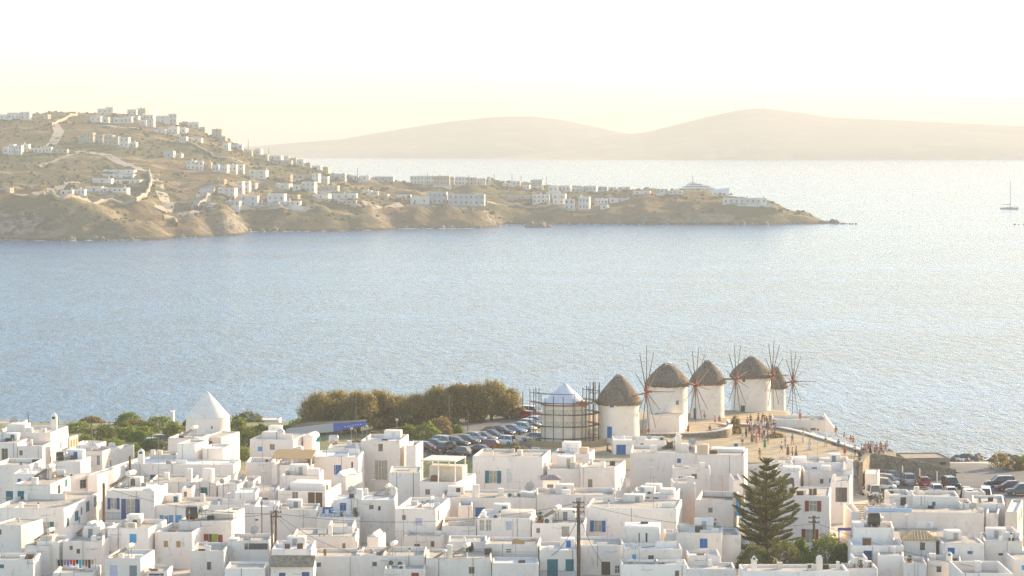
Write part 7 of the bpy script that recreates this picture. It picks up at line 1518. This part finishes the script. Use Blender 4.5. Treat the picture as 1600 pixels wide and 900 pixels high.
rocks('rock_islet', 'small dark rock islet off the headland neck', spot(843, 355, 3.6, 3), MATS['wet_rock'], 60, 1.5, 4.2); rocks('rock_islet', 'dark rocks off the left cliff point', spot(298, 371, 2.6, 4), MATS['wet_rock'], 30, 1, 2.6); rocks('rock_islet', 'low rocks beyond the tip of the spit', spot(1316, 350, 4.5, 2), MATS['wet_rock'], 26, .6, 1.6)
rocks('rock_islet', 'flat dark rocks at the right edge of the bay', spot(1588, 351, 2.5, 1), MATS['wet_rock'], 8, .4, 1.1)
def Ln(r): px = r.uniform(1466, 1660); Y = 446 + r.gauss(0, 2.6); return ((px - 800) / F * Y, Y)
rocks('near_shore_rocks', 'wet rocks with surf at the right near shore', Ln, MATS['wet_rock'], 160, .4, 1.3, -.45)
def Lm(r): px = r.uniform(-60, 1470); Y = lerp_tab([(-60, 505), (460, 500), (800, 490), (1235, 486), (1262, 472), (1300, 444), (1345, 440), (1470, 444)], px) + r.gauss(0, 1.8); return ((px - 800) / F * Y, Y)
rocks('shoreline_rocks', 'rocks along the near shoreline behind the town', Lm, MATS['wet_rock'], 420, .3, .9, -.3)
# surf
def surf(label, cells, n, s0, s1):
    m = MB()
    for i in range(n):
        x, y = cells(R); a = R.uniform(s0, s1); b = a * R.uniform(.3, .6); m.add([(x + a * cos(6.283 * j / 8) * R.uniform(.7, 1.2), y + b * sin(6.283 * j / 8) * R.uniform(.7, 1.2), .16) for j in range(8)] + [(x, y, .26)], [(j, (j + 1) % 8, 8) for j in range(8)])
    return tag(m.obj('surf', M('foam', (.78, .80, .80), .8)), label, 'surf', kind='stuff')
surf('white surf breaking at the right near shore', lambda r: ((r.uniform(1490, 1660) - 800) / F * 449, 449 + r.gauss(0, 2.2)), 150, .4, 1.6); surf('thin foam line under the headland cliffs', lambda r: (lambda px: ((px - 800) / F * shoreY(px), shoreY(px) - r.uniform(1, 5)))(r.uniform(-50, 1000)), 160, .8, 3)
# ------------------------------------------------------------------ boats
BW = M('boat_gelcoat', (.75, .75, .75), .3); yq = Vector(P(1094, 304, 2540)); yq.z = 0
yt_ = thing('motor_yacht', (yq.x, 2540, 0), radians(8), 'large pale motor yacht lying behind the low spit', 'yacht')
def hullmesh(L, B, H0, H1, n=14):
    m = MB(); vs = []
    for i in range(n + 1):
        f = i / n; x = -L / 2 + L * f; w = B / 2 * (1 if f < .55 else max(.02, 1 - ((f - .55) / .45) ** 1.8)) * (.92 + .08 * min(1, f * 6)); sh = H0 + (H1 - H0) * f ** 2; vs += [(x, -w, sh), (x, -w * .85, -.5), (x, w * .85, -.5), (x, w, sh)]
    fs = []
    for i in range(n): fs += [(i * 4 + k, i * 4 + (k + 1) % 4, i * 4 + 4 + (k + 1) % 4, i * 4 + 4 + k) for k in range(4)]
    fs += [(3, 2, 1, 0), tuple(4 * n + k for k in range(4))]; m.add(vs, fs); return m
hullmesh(56, 9.5, 4.0, 6.6).obj('hull', BW, yt_, True)
for k, (x0, x1, w, z0, z1) in enumerate([(-22, 14, 4.2, 4.2, 6.5), (-17, 9, 3.8, 6.5, 8.7), (-13, 2, 3.2, 8.7, 10.6), (-10, -5, 2.0, 10.6, 12)]):
    m = MB(); m.add([(x0, -w, z0), (x1 + 2, -w * .8, z0), (x1 + 2, w * .8, z0), (x0, w, z0), (x0, -w, z1), (x1 - 1.5, -w * .7, z1), (x1 - 1.5, w * .7, z1), (x0, w, z1)], [(0, 3, 2, 1), (4, 5, 6, 7), (0, 1, 5, 4), (1, 2, 6, 5), (2, 3, 7, 6), (3, 0, 4, 7)]); dk = m.obj('deck', BW, yt_)
    MB().box(x0 + 2, x1 - 2, -w - .02, -w + .1, z0 + .9, z0 + 1.8).obj('window_band', GLASS, dk)
ms_ = MB(); ms_.tube((-7, 0, 12), (-7.4, 0, 19.5), .9, .15, 6).tube((-8.5, 0, 16), (-4.5, 0, 16), .15, n=4); ms_.obj('mast', BW, yt_)
sq = Vector(P(1577, 327, Yat(327, 0))); sb = thing('sailing_boat', (sq.x, sq.y, 0), radians(-6), 'sailing boat with bare mast and furled sail at the right edge', 'sailing boat'); SB = M('boat_grey', (.34, .35, .38), .5)
hullmesh(13.5, 3.6, 1.2, 1.6).obj('hull', SB, sb, True); MB().tube((.8, 0, 1), (.6, 0, 21), .28, .18, 6).obj('mast', SB, sb); MB().tube((.8, 0, 3.6), (-5.2, 0, 3.7), .25, .2, 6).obj('furled_sail', M('sail_cover', (.12, .14, .18), .8), sb); MB().box(-2.5, 2.4, -1, 1, 1.2, 2.0).obj('cabin', BW, sb)
m = MB()
for e in ((6.5, 0, 1.6), (-6.5, 0, 1.4), (.7, -1.7, 1.2), (.7, 1.7, 1.2)): m.tube((.6, 0, 20.8), e, .03, n=3, cap=False)
tag(m.obj('stays', METAL, sb), kind='stuff')
# ------------------------------------------------------------------ small clutter that belongs to each house: conduits, partition walls, vents, pipes, steps
PIPE = M('grey_pipe', (.30, .29, .27), .6); CAB = M('dark_conduit', (.07, .06, .055), .7)
for key in ORD:
    hh = HS[key]; W, d, zt, r = hh['W'], hh['d'], hh['zr'] - hh['base'], hh['root']; top = hh['h'] - hh['base']
    if key.startswith('PB') and key not in ('PB1',) or W < 1.6: continue
    rr = random.Random(key)
    for k in range(rr.choice([0, 1, 1, 2])):     # vertical conduit on the front
        u = rr.uniform(.3, W - .3); m = MB().tube((u, -.035, max(.2, top - rr.uniform(2.2, 4.5))), (u, -.035, top - .05), .025, n=4); m.tube((u, -.035, top - .05), (u, .3, top + .03), .025, n=4).obj('conduit', rr.choice([PIPE, CAB, WHITE]), r)
    for k in range(int(W / 3.2) + rr.choice([0, 1])):
        c = rr.random(); x, y = rr.uniform(.5, W - .6), rr.uniform(.7, max(.8, d - 1))
        if c < .30: s = rr.uniform(.18, .4); MB().box(x - s, x + s, y - s, y + s, zt - .02, zt + rr.uniform(.4, 1.0)).obj('vent_block', rr.choice([WHITE, WHITE, CREAM]), r)
        elif c < .50: h_ = rr.uniform(.35, .8); x1 = min(W - .4, x + rr.uniform(1.2, 3)); MB().box(x, x1, y, y + .16, zt - .02, zt + h_).obj('partition', WHITE, r) if x1 - x > .5 else None
        elif c < .68: MB().path([(x, y, zt + .05), (min(W - .3, x + rr.uniform(.8, 2.4)), y + .1, zt + .06), (min(W - .3, x + 2), min(d - .3, y + 1.2), zt + .05)], .035, 5).obj('roof_pipe', rr.choice([PIPE, CAB]), r)
        elif c < .84: s = rr.uniform(.25, .4); MB().lathe([(s * .5, zt), (s * .5, zt + s * 1.3), (s * .62, zt + s * 1.35), (s * .3, zt + s * 1.8)], 10, x, y).obj('roof_cowl', rr.choice([METAL, WHITE, CREAM]), r)
        else: s = rr.uniform(.3, .55); MB().box(x - s, x + s, y - s * .7, y + s * .7, zt - .02, zt + rr.uniform(.25, .55)).obj('cistern', rr.choice([PIPE, BLACK, CREAM, WOOD]), r)
    if d > 6 and rr.random() < .5:               # small side window on the sunlit side
        z = top - rr.uniform(1.6, 2.2); y = rr.uniform(.25, .7) * d; f_ = MB().box(W - .02, W + .02, y, y + .7, z - .9, z).obj('side_shutter', rr.choice([paint('b'), paint('t'), paint('y'), paint('c'), paint('o')]), r)
        for zz in (z - .92, z): MB().box(W - .01, W + .07, y - .05, y + .75, zz - .03, zz + .03).obj('sill', WHITE, f_)
    if W > 3.8 and d > 5 and key not in ('BT', 'BS', 'PB1', 'CA', 'CN', 'AV', 'S') and rr.random() < .42:      # set-back roof room with its own door
        wr_ = rr.uniform(1.6, 2.8); x = rr.uniform(.4, max(.5, W - wr_ - .4)); hgt_ = rr.uniform(.9, 1.5); y = d - rr.uniform(1.9, 2.6); o_ = (x, x + wr_, y, d - .35)
        bm = bmesh.new(); bmesh.ops.create_cube(bm, size=1)
        for v in bm.verts: v.co = Vector((x + (v.co.x + .5) * wr_, y + (v.co.y + .5) * (d - .35 - y), zt - .02 + (v.co.z + .5) * hgt_))
        bmesh.ops.bevel(bm, geom=list(bm.edges), offset=.1, segments=2, affect='EDGES', profile=.6); me = bpy.data.meshes.new('roof_room'); bm.to_mesh(me); bm.free(); me.polygons.foreach_set('use_smooth', [True] * len(me.polygons)); me.set_sharp_from_angle(angle=radians(50))
        ro = link('roof_room', me, WHITE, r); u = x + wr_ * rr.uniform(.2, .6); MB().box(u, u + .55, y - .03, y + .05, zt, zt + hgt_ * .8).obj('door', paint(rr.choice('bteykyew')), ro)
    if rr.random() < .35:
        m = MB(); u = rr.uniform(.2, max(.3, W - 1.6)); z = top - rr.uniform(.5, .9); m.path([(u, -.03, z), (u + .7, -.06, z - .08), (u + 1.4, -.03, z + .02)], .014, 4); m.obj('wall_cable', CAB, r)
